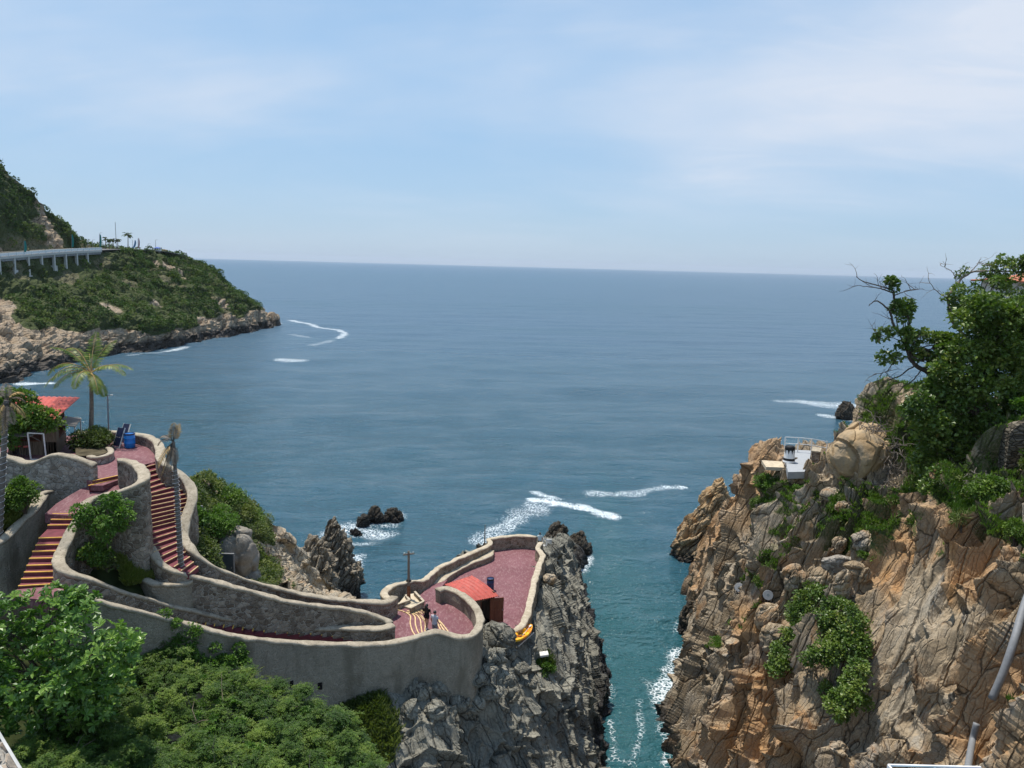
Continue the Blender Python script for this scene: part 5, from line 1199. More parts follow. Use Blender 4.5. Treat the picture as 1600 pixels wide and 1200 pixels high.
# ------------------------------------------------------------------ garden plants
bush('rounded yellow green bush in the curved planter beside the blue drum', P(146, 690, 42.6), (1.35, 1.2, .95), M['lf_olive'], .17, .09, 44, .36, 120, 81, low=-.7)
bush('dark round bush behind the left grey parapet', P(38, 775, 34.2), (.85, .8, .95), M['lf_shrub'], .15, .08, 34, .3, 120, 82, low=-.8)
bush('small green bush at the far left edge beside the dead palm trunk', P(6, 790, 34), (.5, .5, .5), M['lf_shrub'], .15, .08, 14, .25, 90, 83)
bush('dark leafy shrub low in the walled garden under the small tree', P(146, 868, 32.6), (.85, .7, .65), M['lf_shrub'], .17, .10, 30, .3, 80, 84)
bush('yellow tinged shrub beside the garden grass', P(168, 882, 32.6), (.4, .4, .35), M['lf_olive'], .15, .09, 14, .22, 60, 85)
gt = np.random.default_rng(41); base = U(180, 870, 22)
th = thing('small_tree', 'small flat topped green tree growing in the walled garden', 'tree', base); cl = []; m = MB()
for (px, py, Y) in [(122, 798, 32.6), (135, 804, 32.5), (150, 800, 32.6), (165, 795, 32.7), (180, 788, 32.8), (190, 800, 32.8), (140, 818, 32.4), (160, 815, 32.4), (178, 812, 32.5), (150, 830, 32.3), (168, 832, 32.3), (200, 806, 32.9), (126, 812, 32.5), (188, 822, 32.6), (160, 845, 32.4), (175, 780, 33)]:
    c = P(px, py, Y + gt.normal() * .3); cl.append((*c, .24 + .14 * gt.random())); cl.append((*(c + gt.normal(size=3) * .25), .2)); limb(m, [base, (base + c) / 2 + gt.normal(size=3) * .2, c], .045, .012, 5)
crown('crown', cl, 95, .17, .10, M['lf_bright'], th, seed=5); m.build('trunk', M['bark_pale'], th)
# dry brush heap against the tower wall foot
m = MB(); th = thing('dry_brush', 'heap of grey dry stems at the foot of the curved wall beside the garden grass', 'dry stems', U(210, 858, 21.8))
for k in range(70):
    a = U(gt.uniform(178, 236), gt.uniform(845, 864), 22.2); m.tube([a, a + np.array((gt.normal() * .4, gt.normal() * .2, .12)), a + np.array((gt.normal() * .8, gt.normal() * .4, .05))], .014, 4)
m.build('stem', M['dead_frond'], th)

# ------------------------------------------------------------------ kiosk tree
gk = np.random.default_rng(42); base = X(-27.2, 40.6, 24.8); th = thing('kiosk_tree', 'dark green tree overhanging the red roof of the kiosk', 'tree', base); m = MB(); cl = []
for (px, py) in [(22, 622), (30, 640), (45, 635), (55, 650), (38, 655), (20, 650), (65, 645), (75, 658), (62, 662), (30, 665), (82, 650), (48, 640), (12, 670), (26, 678), (10, 640), (-6, 655), (-8, 690), (14, 695), (5, 625), (20, 690), (40, 622), (52, 663), (-10, 620), (84, 657)]:
    for k in range(2):
        c = P(px + gk.normal() * 4, py + gk.normal() * 4, 40.7 + gk.normal() * .35); cl.append((*c, .36 + .22 * gk.random()))
top = P(20, 660, 40.9); limb(m, [base, (base + top) / 2, top], .16, .09)
for q in cl[::3]: limb(m, [top, (top + np.array(q[:3])) / 2, q[:3]], .05, .014, 5)
crown('crown', cl, 130, .2, .12, M['lf_shrub'], th, seed=7); m.build('trunk', M['bark'], th)

# ------------------------------------------------------------------ palms
def frond(parent, c, az, el, L, droop, g, mat, leaf=0.5, n=26, lw=0.045, name='frond'):
    d = np.array((math.cos(az) * math.cos(el), math.sin(az) * math.cos(el), math.sin(el))); p = [np.array(c, float)]
    for i in range(n):
        d = unit(d + np.array((0, 0, -droop / n * (0.4 + 1.4 * i / n)))); p.append(p[-1] + d * L / n)
    p = np.array(p); t = np.gradient(p, axis=0); t = unit(t); s_ = unit(np.cross(t, np.tile((0, 0, 1.0), (len(t), 1)))); u = np.cross(s_, t)
    P_, D_, U_, K = [], [], [], []
    for sub in (0, .5):
        for sg in (-1, 1):
            i = np.arange(3, len(p) - 1); f = (i + sub) / n; q = p[i] + t[i] * L / n * sub
            k = leaf * np.sin(np.pi * np.clip(f * .92 + .1, 0, 1)) ** .6 * (0.85 + .3 * g.random(len(i)))
            P_.append(q); D_.append(unit(s_[i] * sg + t[i] * .55 + np.array((0, 0, -.38)) + g.normal(size=(len(i), 3)) * .1)); U_.append(u[i]); K.append(k)
    P_, D_, U_, K = map(np.concatenate, (P_, D_, U_, K)); yel = g.random() * .5
    o = leaf_mesh(name, P_, D_, U_, K, lw + 0 * K, mat, parent, np.clip(yel + .5 * g.random(len(K)), 0, 1))
    MB().tube(p[::3], list(np.linspace(lw * .8, lw * .15, len(p[::3]))), 5).build('midrib', M['lf_dry'] if mat is not M['lf_palm'] else M['straw'], o)
    return o
def trunk_mb(pts, r0, r1, rings=0.10):
    p = resample(np.array(pts, float), rings); r = np.linspace(r0, r1, len(p)) * (1 + .07 * (np.arange(len(p)) % 2)); r[:3] *= (1.35, 1.2, 1.08)
    return MB().tube(p, list(r), 10)
gp = np.random.default_rng(4); pc = P(142, 583, 44.0); pb = P(142, 692, 44.0); pb[2] = 25.2 * S
th = thing('coconut_palm', 'green coconut palm rising behind the bush on the upper platform', 'palm', pb)
trunk_mb([pb, (pb + pc) / 2 + (.05, 0, 0), pc], .15, .10).build('trunk', M['palm_bark'], th)
for az, el, L, dr in [(178, 38, 2.7, 2.0), (200, 20, 2.5, 1.7), (150, 60, 2.5, 1.7), (95, 75, 2.3, 1.0), (120, 50, 2.6, 1.8), (60, 65, 2.3, 1.2), (20, 35, 2.2, 1.4), (350, 40, 2.3, 1.9), (310, 0, 1.8, 1.6), (230, 40, 2.2, 2.2), (270, 30, 2.0, 2.4), (170, 8, 2.6, 1.4), (330, -25, 1.6, 1.2), (215, 62, 2.4, 1.4)]:
    frond(th, pc, math.radians(az), math.radians(el), L * 1.28, dr, gp, M['lf_palm'], .62, 26, .05)
m = MB()
for k in range(7): a = gp.random() * 6.3; m.lathe(pc + np.array((.16 * math.cos(a), .16 * math.sin(a), -.14)), [(0, -.09), (.07, -.06), (.085, 0), (.06, .07), (0, .09)], 8)
m.build('coconut', M['lf_dry'], th, True)
for k in range(8): frond(th, pc + (0, 0, -.1), gp.random() * 6.3, -.9, .9, .8, gp, M['straw'], .2, 10, .03, 'dead_frond') if k < 3 else None

def spiral(m, p0, p1, r, turns, n=None):
    n = n or int(turns * 10); q = []
    for i in range(n + 1):
        t = i / n; a = t * turns * 2 * math.pi; c = np.array(p0) * (1 - t) + np.array(p1) * t; q.append(c + np.array((math.cos(a) * r, math.sin(a) * r, 0)))
    m.tube(q, .008, 4)
def dead_palm(label, base, top, r0, r1, fronds, seed, turns):
    gg = np.random.default_rng(seed); th = thing('dead_palm', label, 'dead palm', base); base = np.array(base); top = np.array(top)
    trunk_mb([base, (base + top) / 2, top], r0, r1, .12).build('trunk', M['dead_palm'], th)
    m = MB(); spiral(m, base + (top - base) * .04, base + (top - base) * .80, r0 * 1.12, turns); m.build('string_light', M['cord'], th)
    for az, el, L, dr, mt in fronds: frond(th, top, math.radians(az), math.radians(el), L, dr, gg, M[mt], .34, 16, .035, 'dead_frond')
    return th
tp = U(284, 903, 21.0); tt = P(271, 690, tp[1] / S + .1); tt2 = np.array((P(271, 690, tp[1] / S)))
dead_palm('dead grey palm wrapped in string lights in the round planter, tufted with straw', tp, tt2, .15, .075,
          [(100, 78, 1.0, .6, 'straw'), (60, 70, 1.0, .4, 'straw'), (180, 60, .9, 2.4, 'dead_frond'), (190, 40, 1.0, 2.6, 'dead_frond'), (240, -30, 1.5, 1.2, 'straw'), (200, -50, 1.6, .8, 'straw'), (150, -60, 1.3, .6, 'dead_frond'), (270, -60, 1.5, .5, 'dead_frond'), (300, -75, 1.2, .3, 'dead_frond'), (80, 85, .8, .2, 'dead_frond'), (210, -65, 1.9, .5, 'straw'), (225, -70, 1.7, .4, 'dead_frond')], 5, 26)
b0 = P(-2, 850, 33.2); b1 = P(10, 625, 33.2)
dead_palm('leaning grey palm trunk wrapped in string lights at the far left edge', b0, b1, .15, .11,
          [(30, 60, 1.0, 2.2, 'straw'), (170, 50, 1.2, 2.0, 'dead_frond'), (0, -20, 1.3, 1.4, 'straw'), (250, -40, 1.4, 1.0, 'straw'), (290, -60, 1.6, .5, 'dead_frond'), (200, -50, 1.6, .7, 'straw'), (120, 70, 1.0, 1.2, 'dead_frond'), (60, 30, 1.1, 2.2, 'dead_frond'), (270, -70, 1.8, .3, 'straw'), (330, -60, 1.3, .5, 'dead_frond')], 6, 17)

# ------------------------------------------------------------------ trees and bushes on the right cliff
def on_rock0(px, py, lift=.9):
    q = (RG.reshape(-1, 3) / S - np.array((0, 0, CAMH))) @ RN; ax, ay = 800 + FPX * q[:, 0] / -q[:, 2], 600 - FPX * q[:, 1] / -q[:, 2]
    k = (np.abs(ax - px) < 12) & (np.abs(ay - py) < 12); return P(px, py, np.percentile(RG.reshape(-1, 3)[k, 1], 30) / S - lift)
def poly_clumps(poly, Y, dy, n, r, gg, bulge=0):
    q = np.array(poly, float); out = []; lo, hi = q.min(0), q.max(0)
    while len(out) < n:
        px, py = gg.uniform(lo[0], hi[0]), gg.uniform(lo[1], hi[1])
        if in_poly(np.array([px]), np.array([py]), poly)[0]: out.append((*P(px, py, Y + gg.uniform(-dy, dy)), r * (.6 + .8 * gg.random())))
    return np.array(out)
def tree(name, label, base, polys, mat, per, L, Wd, seed, limbs, cat='tree', bark='bark', tw=0, shape='quad'):
    gg = np.random.default_rng(seed); th = thing(name, label, cat, base); cls = np.concatenate([poly_clumps(*p, gg) for p in polys])
    crown('crown', cls, per, L, Wd, mat, th, shape, 0.8, seed, var=.5)
    m = MB()
    for pts, r0, r1 in limbs:
        p = limb(m, pts, r0, r1, 8, .02, gg)
        if tw: twigs(m, p, tw, 1.1, gg, .022, .25, 2)
    for q in cls[::5]:
        s_ = limbs[0][0][-1]; limb(m, [s_, (np.array(s_) + q[:3]) / 2 + gg.normal(size=3) * .3, q[:3]], .06, .015, 5)
    m.build('trunk', M[bark], th); return th
tree('sea_grape_tree', 'big dark green sea grape tree covering the slope beneath the roof', P(1490, 740, 43.5),
     [([(1462, 590), (1480, 520), (1520, 470), (1570, 470), (1620, 480), (1622, 600), (1578, 650), (1568, 735), (1540, 745), (1500, 705), (1450, 690), (1420, 655), (1440, 615)], 44, 1.5, 150, .62),
      ([(1425, 660), (1500, 690), (1560, 740), (1500, 795), (1470, 800), (1445, 760), (1425, 700)], 43.5, .8, 46, .5)],
     M['lf_grape'], 150, .27, .22, 91, [([P(1490, 740, 43.6), P(1500, 680, 44), P(1520, 600, 44.5)], .28, .14), ([P(1500, 660, 44), P(1560, 560, 44.4), P(1600, 500, 45)], .16, .06)], tw=3)
tree('leaning_tree', 'twisted tree leaning out over the water with a bare twiggy top and sparse leaves', P(1500, 620, 45.3),
     [([(1375, 520), (1400, 515), (1450, 520), (1480, 505), (1500, 540), (1450, 560), (1420, 562), (1378, 562)], 45.2, .5, 26, .36), ([(1452, 545), (1480, 520), (1500, 560), (1470, 600), (1450, 580)], 45.3, .5, 10, .32),
      ([(1388, 475), (1425, 468), (1432, 490), (1418, 502), (1398, 492)], 45.4, .3, 10, .3), ([(1380, 440), (1412, 433), (1416, 446), (1395, 456)], 45.4, .3, 7, .26), ([(1357, 524), (1372, 524), (1372, 531), (1358, 531)], 45.4, .1, 2, .16)],
     M['lf_grape'], 62, .25, .21, 92,
     [([P(1500, 620, 45.3), P(1460, 588, 45.3), P(1430, 570, 45.2), P(1418, 552, 45.3)], .2, .1), ([P(1470, 560, 45.2), P(1445, 545, 45.2), P(1430, 545, 45.3)], .13, .07), ([P(1420, 520, 45.3), P(1405, 520, 45.3), P(1395, 505, 45.4), P(1392, 490, 45.4), P(1382, 478, 45.4), P(1368, 470, 45.5), P(1358, 478, 45.6)], .11, .025),
      ([P(1405, 518, 45.3), P(1420, 510, 45.4), P(1418, 495, 45.4), P(1398, 470, 45.5), P(1396, 455, 45.4), P(1385, 450, 45.5), P(1350, 440, 45.6), P(1338, 432, 45.6)], .1, .02), ([P(1396, 458, 45.4), P(1372, 450, 45.4), P(1340, 446, 45.3)], .05, .015), ([P(1397, 462, 45.4), P(1415, 455, 45.5), P(1432, 452, 45.5)], .04, .012),
      ([P(1430, 570, 45.2), P(1400, 590, 45), P(1370, 600, 44.9), P(1350, 612, 44.8)], .05, .012), ([P(1440, 578, 45.2), P(1420, 600, 45), P(1398, 605, 44.9)], .045, .012), ([P(1400, 560, 45.1), P(1385, 580, 45), P(1365, 585, 44.9)], .035, .01), ([P(1420, 535, 45.3), P(1380, 525, 45.2), P(1362, 520, 45.2)], .03, .01)], tw=5)
tree('hilltop_tree', 'pale branched tree with thin leaves in front of the tiled roof at top right', P(1560, 560, 47.5),
     [([(1490, 490), (1500, 440), (1530, 425), (1570, 412), (1625, 402), (1625, 520), (1560, 500), (1520, 520)], 47.5, 1.2, 60, .42), ([(1470, 480), (1490, 440), (1500, 415), (1515, 420), (1500, 480)], 47.4, .5, 8, .26), ([(1550, 405), (1600, 398), (1625, 405), (1625, 420), (1560, 420)], 47.5, .5, 12, .34)],
     M['lf_grape'], 90, .2, .15, 93,
     [([P(1560, 560, 47.5), P(1545, 520, 47.5), P(1540, 480, 47.5)], .2, .12), ([P(1486, 500, 47.2), P(1482, 465, 47.2), P(1492, 448, 47.3), P(1510, 430, 47.4), P(1530, 424, 47.6), P(1600, 424, 48)], .1, .05), ([P(1482, 465, 47.2), P(1470, 460, 47.2), P(1455, 445, 47.2), P(1450, 434, 47.2)], .04, .012), ([P(1495, 446, 47.3), P(1488, 425, 47.3), P(1470, 415, 47.3)], .04, .012), ([P(1512, 430, 47.4), P(1528, 412, 47.5), P(1533, 402, 47.5)], .04, .012), ([P(1545, 520, 47.5), P(1580, 510, 47.6), P(1600, 490, 47.6)], .09, .05), ([P(1486, 500, 47.2), P(1520, 540, 47.3), P(1550, 560, 47.5)], .1, .1)], bark='bark_pale', tw=4)
tree('dark_shrub_tree', 'dark leafy tree between the sea grape and the stone wall at the right edge', P(1590, 700, 45.5), [([(1560, 560), (1625, 540), (1625, 612), (1575, 620)], 45.8, .6, 36, .5)], M['lf_broad'], 120, .22, .14, 94, [([P(1590, 690, 45.6), P(1595, 620, 45.7), P(1600, 580, 45.8)], .14, .07)])
bush('glossy bright shrub in front of the stone wall at the right edge', P(1600, 632, 41), (.55, .5, .3), M['lf_bright'], .24, .14, 14, .26, 50, 95)
bush('dark green bush hanging low over the orange rock below the sea grape', on_rock0(1470, 760, .5), (1.1, .9, 1.2), M['lf_grape'], .22, .18, 34, .36, 90, 96)
def cliff_bush(label, poly, n, r, mat, L, per, seed, lift=(.7, 2.0), dead=0):
    gg = np.random.default_rng(seed); q = np.array(poly, float); lo, hi = q.min(0), q.max(0); cl = []
    while len(cl) < n:
        px, py = gg.uniform(lo[0], hi[0]), gg.uniform(lo[1], hi[1])
        if in_poly(np.array([px]), np.array([py]), poly)[0]: cl.append((*on_rock0(px, py, gg.uniform(*lift)), r * (.55 + .9 * gg.random())))
    cl = np.array(cl); b = cl[:, :3].mean(0); b[2] = cl[:, 2].min(); b = b + (0, .7, 0); th = thing('bush', label, 'bush', b)
    crown('foliage', cl, per, L, L * .75, mat, th, seed=seed, var=.6, inner=.3); m = MB()
    for c in cl[::3]: limb(m, [b, (b + c[:3]) / 2 + gg.normal(size=3) * .2, c[:3]], .04, .01, 5)
    for k in range(dead):
        c = cl[gg.integers(len(cl)), :3]; limb(m, [c, c + gg.normal(size=3) * .3, c + gg.normal(size=3) * .7 + (0, -.3, .2)], .018, .006, 4)
    m.build('stem', M['bark'], th)
cliff_bush('wide dark leafy bush growing out of the crevice in the middle of the right cliff', [(1235, 935), (1262, 912), (1300, 918), (1345, 960), (1352, 1010), (1350, 1060), (1315, 1062), (1290, 1040), (1255, 1030), (1228, 1052), (1203, 1050), (1212, 1005), (1238, 975)], 230, .36, M['lf_grape'], .18, 95, 97, dead=24)
cliff_bush('dark leafy bush hanging below the crevice bush on the right cliff', [(1288, 1062), (1350, 1062), (1352, 1110), (1335, 1135), (1305, 1125), (1285, 1090)], 52, .32, M['lf_grape'], .17, 95, 98, dead=8)
bush('bright green shrub below the small diving platform', on_rock0(1206, 757, .5), (1.3, 1.1, .95), M['lf_bright'], .17, .09, 34, .38, 130, 99)
bush('small green tuft on the slabs below the diving platform shrub', on_rock0(1188, 790, .5), (.8, .7, .9), M['lf_shrub'], .17, .09, 20, .32, 90, 100)
bush('bright yellow green bush on the dark rocks under the kayak', P(850, 1047, 45.2), (.75, .7, .85), M['lf_bright'], .14, .07, 24, .28, 130, 101)
bush('scruffy green weeds between the shack and the kayak', P(795, 1003, 43.8), (.7, .5, .45), M['lf_olive'], .16, .06, 16, .22, 60, 102)
bush('green scrub with dry twigs on the slope below the stone wall at right', on_rock0(1555, 770, .5), (1.9, 1.2, 1.0), M['lf_shrub'], .17, .09, 60, .4, 100, 103)
bush('grassy green bush at the right edge above the grey boulders', on_rock0(1590, 835, .5), (.9, .8, .8), M['lf_shrub'], .15, .07, 30, .32, 110, 104)
bush('spiky blue green plant on the rock edge right of the orange slab', on_rock0(1503, 818, .5), (.5, .4, .5), M['lf_olive'], .34, .04, 14, .2, 50, 105)
for i, (px, py, Y, r, lb) in enumerate([(1120, 1003, 51, .45, 'small grey green tuft low on the left cliff edge above the channel'), (1150, 975, 49.5, .5, 'tuft of green beside the pale slab beneath the left spotlight'), (1176, 890, 50.5, .55, 'green tuft above the left round spotlight'), (1205, 870, 51.5, .6, 'green weeds between the two grey slabs above the spotlights'), (1330, 805, 45.5, .6, 'yellow green tuft on the grassy ledge under the big boulder'), (1195, 915, 48.6, .45, 'green weeds just above the right round spotlight'), (1250, 765, 52, .5, 'low green tuft on the rubble right of the bright shrub'), (1360, 870, 44, .6, 'dark green weeds at the lower lip of the grassy ledge'), (1270, 930, 44.6, .5, 'green twigs at the top left of the crevice bush')]):
    bush(lb, on_rock0(px, py, .2), (r * 1.2, r, r * .8), M['lf_shrub'] if i % 2 else M['lf_bright'], .14, .07, 12, .22, 70, 110 + i, group='small tufts on the right cliff')
# tangles of dry roots
def tangle(label, spots, n, L, seed, mat='dead_palm'):
    gg = np.random.default_rng(seed); th = thing('dry_roots', label, 'roots', spots[0]); m = MB()
    for k in range(n):
        a = np.array(spots[gg.integers(len(spots))]) + gg.normal(size=3) * .3; q = [a]; d = unit(gg.normal(size=3) * np.array((1, .7, .8)) + np.array((0, 0, -.35)))
        for s_ in range(6): d = unit(d + gg.normal(size=3) * .35 + np.array((0, 0, -.08))); q.append(q[-1] + d * L / 6)
        m.tube(q, list(np.linspace(.035, .012, 7)), 5)
    m.build('root', M[mat], th)
tangle('grey dry roots draped over the big tan boulder', [P(1360, 672, 48.6), P(1350, 682, 48.4), P(1340, 690, 48.2), P(1365, 690, 48.2), P(1372, 665, 48.8)], 70, 1.7, 3)
tangle('tangle of dry brown roots right of the big boulder', [P(1390, 720, 47.5), P(1400, 740, 47), P(1388, 760, 46.6), P(1402, 700, 47.6)], 90, 1.5, 4)
tangle('dry bare twigs in the scrub below the stone wall', [P(1530, 755, 38.4), P(1545, 775, 38), P(1570, 800, 37)], 120, 1.0, 6)
tangle('dead brown stems under the crevice bush on the right cliff', [P(1240, 1075, 42), P(1250, 1060, 42), P(1256, 1085, 41.5)], 50, 1.1, 7)
# ------------------------------------------------------------------ helpers for things on rock
def project(p):
    q = (np.asarray(p) / S - np.array((0, 0, CAMH))) @ RN
    return 800 + FPX * q[..., 0] / -q[..., 2], 600 - FPX * q[..., 1] / -q[..., 2]
_rp = RG.reshape(-1, 3); _rx, _ry = project(_rp)
_dp = DG.reshape(-1, 3); _dx, _dy = project(_dp)
def on_rock(px, py, which='r', rad=7, lift=0.0):
    """the nearest point of the cliff in that direction, pulled towards the camera by lift (metres)"""
    p, ax, ay = (_rp, _rx, _ry) if which == 'r' else (_dp, _dx, _dy)
    k = (np.abs(ax - px) < rad) & (np.abs(ay - py) < rad)
    Yv = np.percentile(p[k, 1], 6) / S if k.any() else 45
    return P(px, py, Yv - lift / S)

# ------------------------------------------------------------------ plaza shack
sh_ = thing('shack', 'small plank shack with a red tile roof and open door on the plaza', 'shack', X(-1.8, 46.8, 13))
cA, cB, cC, cD = X(-2.12, 46.0, 13), X(-.78, 47.25, 13), X(-2.45, 48.6, 13), X(-3.85, 47.5, 13)
hA = 1.88 * S
ux = unit(cB - cA); uy = unit(cC - cB); wlen = np.linalg.norm(cB - cA)
def wall_box(m, a, b, z0, z1, t=0.06):
    d = unit(b - a); n = np.array((d[1], -d[0], 0)); L = np.linalg.norm(b - a); k = max(1, int(round(L / 0.16)))
    for i in range(k):
        q0, q1 = a + d * L * i / k, a + d * L * (i + 1) / k; c = (q0 + q1) / 2 + n * (0.008 * (i % 2))
        m.box((c[0], c[1], c[2] + (z0 + z1) / 2), (L / k - .012, t, z1 - z0), d, n)
m = MB(); da, db = cA + ux * wlen * .36, cA + ux * wlen * .80
wall_box(m, cA, da, 0, hA); wall_box(m, db, cB, 0, hA); wall_box(m, da, db, hA - .18, hA); wall_box(m, cB, cC, 0, hA + .2); wall_box(m, cC, cD, 0, hA + .5); wall_box(m, cD, cA, 0, hA + .1)
m.build('wall', M['wood_shack'], sh_)
MB().prism([cA + (0, 0, .03), cB + (0, 0, .03), cC + (0, 0, .03), cD + (0, 0, .03)], .02).build('floor', M['dark'], sh_)
m = MB()
for q in (da, db): m.bar(q - np.array((ux[1], -ux[0], 0)) * -.05, q - np.array((ux[1], -ux[0], 0)) * -.05 + (0, 0, hA - .18), .07)
m.build('door_frame', M['wood_door'], sh_)
m = MB(); dd = unit(np.array((.85, .25, 0))); dn = np.array((dd[1], -dd[0], 0)); dl = np.linalg.norm(db - da) * 1.12
for i in range(4): m.box(db + dd * dl * (i + .5) / 4 + dn * .06 + (0, 0, (hA - .2) / 2 + .02), (dl / 4 - .01, .045, hA - .22), dd, dn)
for z in (.25, 1.0, hA - .38): m.box(db + dd * dl / 2 + dn * .1 + (0, 0, z), (dl, .03, .1), dd, dn)
dr = m.build('door', M['wood_door'], sh_)
MB().box(db + dd * dl * .9 + dn * .13 + (0, 0, 1.0), (.03, .05, .12), dd, dn).build('handle', M['steel'], dr)
rA, rB, rC, rD = cA + (-.18, -.22, hA + .08), cB + (.34, -.12, hA - .10), cC + (.15, .2, hA + .62), cD + (-.25, .05, hA + .45)
n1, n2 = 60, 84; uu, vv = np.meshgrid(np.linspace(0, 1, n1), np.linspace(0, 1, n2), indexing='ij')
def bil(u, v): return rA * ((1 - u) * (1 - v))[..., None] + rB * (u * (1 - v))[..., None] + rC * (u * v)[..., None] + rD * ((1 - u) * v)[..., None]
gq = bil(uu, vv); gq[..., 2] += .26 * np.sin(np.pi * vv) * (.5 + .5 * (1 - uu)) + .06 * np.abs(np.sin(uu * np.pi * 13)) + .04 * ((vv * 9) % 1)
f = grid_faces(n1, n2); o = raw_mesh('roof', gq.reshape(-1, 3), f, [4] * len(f), M['roof_red'], sh_); md = o.modifiers.new('s', 'SOLIDIFY'); md.thickness = .05; bm_fix(o)

# ------------------------------------------------------------------ drums, chairs
def drum(label, base, r, h, mat, lid, cat='drum'):
    th = thing('plastic_drum', label, cat, base)
    MB().lathe(base, [(r * .9, 0), (r, .04), (r, h * .30), (r * 1.04, h * .32), (r * 1.04, h * .35), (r, h * .37), (r, h * .64), (r * 1.04, h * .66), (r * 1.04, h * .69), (r, h * .71), (r * .98, h * .97), (r * .9, h)], 24).build('body', mat, th, True)
    MB().lathe(np.array(base) + (0, 0, h * .93), [(r * 1.03, 0), (r * 1.06, .02), (r * 1.06, .09), (r * .9, .1), (r * .85, .03)], 24).build('rim', lid, th)
    return th
drum('bright blue plastic drum with a dark rim against the upper curved wall', U(203, 699, 25), .33, .92, M['blue'], M['dark_blue'])
drum('dark navy blue drum standing behind the shack on the plaza', U(766, 922, 13), .29, .98, M['dark_blue'], M['black'])
def chair(label, base, ang, seed):
    th = thing('folding_chair', label, 'chair', base, 'folding chairs beside the blue drum'); base = np.array(base)
    d = np.array((math.cos(ang), math.sin(ang), 0)); s_ = np.array((-d[1], d[0], 0)); lean = np.array((0, 0, 1.25)) + d * .55
    m = MB()
    for k in (-.28, .28): m.bar(base + s_ * k, base + s_ * k + lean, .055); m.bar(base + s_ * k + d * .75, base + s_ * k + lean * .62, .05)
    m.bar(base + s_ * -.28, base + s_ * .28, .05); m.build('frame', M['dirty_white'], th)
    m = MB(); ln = unit(lean); L = np.linalg.norm(lean); nn = np.cross(s_, ln)
    for a, b_ in ((.10, .50), (.54, .98)): m.box(base + ln * L * (a + b_) / 2 - nn * .03, (.5, L * (b_ - a), .025), s_, ln)
    m.build('sling', M['navy'], th)
chair('front folding chair with navy sling and white frame, nearest the round bush', U(181, 700, 25), math.radians(70), 1)
chair('rear folding chair with navy sling leaning between the drum and the front chair', U(190, 693, 25), math.radians(70), 2)

# ------------------------------------------------------------------ kiosk
kb = U(70, 716, 25); kz = 25 * S
kt = thing('kiosk', 'wooden bar kiosk with a slanting red roof and propped up shutters at far left', 'kiosk', kb)
def KP(px, py, z): return U(px, py, z)
kf = U(69, 716, 25.0); kf2 = U(87, 712, 25.0)
k1, k2, k3, k4 = P(20, 700, 41.2), P(88, 700, 41.2), P(104, 700, 44.2), P(34, 700, 44.6)
for q in (k1, k2, k3, k4): q[2] = kz
m = MB(); H = 2.25
wall_box(m, k1 * .32 + k2 * .68, k2, 0, H); wall_box(m, k1, k1 * .85 + k2 * .15, 0, H); wall_box(m, k1, k2, 0, .85); wall_box(m, k3, k4, 0, H); wall_box(m, k4, k1, 0, H); wall_box(m, k2, k2 * .75 + k3 * .25, 0, H); wall_box(m, k2, k3, 0, .8)
m.build('wall', M['wood_shack'], kt)
MB().prism([q + (0, 0, .9) for q in (k1, k2, k3, k4)], .06).build('counter', M['wood_door'], kt)
MB().prism([q * .97 + np.array((0, 0, .05)) + (q * 0 + (k1 + k2 + k3 + k4) / 4) * .03 + (0, 0, -kz * 0) for q in (k1, k2, k3, k4)], .02).build('floor', M['dark'], kt)
ra_, rb, rc, rd = k1 + (-.3, -.4, H - .05), k2 + (.15, -.4, H + .05), k3 + (.85, .35, H + .75), k4 + (-.3, .3, H + .65)
n1, n2 = 50, 20; uu, vv = np.meshgrid(np.linspace(0, 1, n1), np.linspace(0, 1, n2), indexing='ij')
gq = ra_ * ((1 - uu) * (1 - vv))[..., None] + rb * (uu * (1 - vv))[..., None] + rc * (uu * vv)[..., None] + rd * ((1 - uu) * vv)[..., None]
gq[..., 2] += .03 * np.sin(uu * np.pi * 24)
f = grid_faces(n1, n2); o = raw_mesh('roof', gq.reshape(-1, 3), f, [4] * len(f), M['roof_red'], kt); md = o.modifiers.new('s', 'SOLIDIFY'); md.thickness = .05; bm_fix(o)
fn = unit(np.cross(k2 - k1, (0, 0, 1.0)))
def shutter(a, b, n, z, L, nm='shutter'):
    d = unit(b - a); W_ = np.linalg.norm(b - a); out = unit(n * .95 + np.array((0, 0, -.18))); c = (a + b) / 2; c = np.array((c[0], c[1], kz + z)) + out * L / 2
    m = MB(); m.box(c, (W_, L, .05), d, out); o = m.build(nm, M['wood_grey'], kt)
    pr = MB(); pr.bar(np.array((b[0], b[1], kz + z - .7)), c + out * L * .4 + d * W_ * .45, .04); pr.build('prop', M['wood_grey'], o)
shutter(k1 * .85 + k2 * .15, k1 * .34 + k2 * .66, fn, 1.55, .95)
n2_ = unit(np.cross(k3 - k2, (0, 0, 1.0))); shutter(k2 * .75 + k3 * .25, k3, n2_, 1.75, 1.0)
m = MB(); q0 = k2 * .7 + k3 * .3; m.bar(q0 + n2_ * .9 + (0, 0, 0), q0 + n2_ * .9 + (0, 0, 1.62), .06); q1 = k3 + n2_ * .9; m.bar(q1, q1 + (0, 0, 1.62), .06); m.build('post', M['dirty_white'], kt)
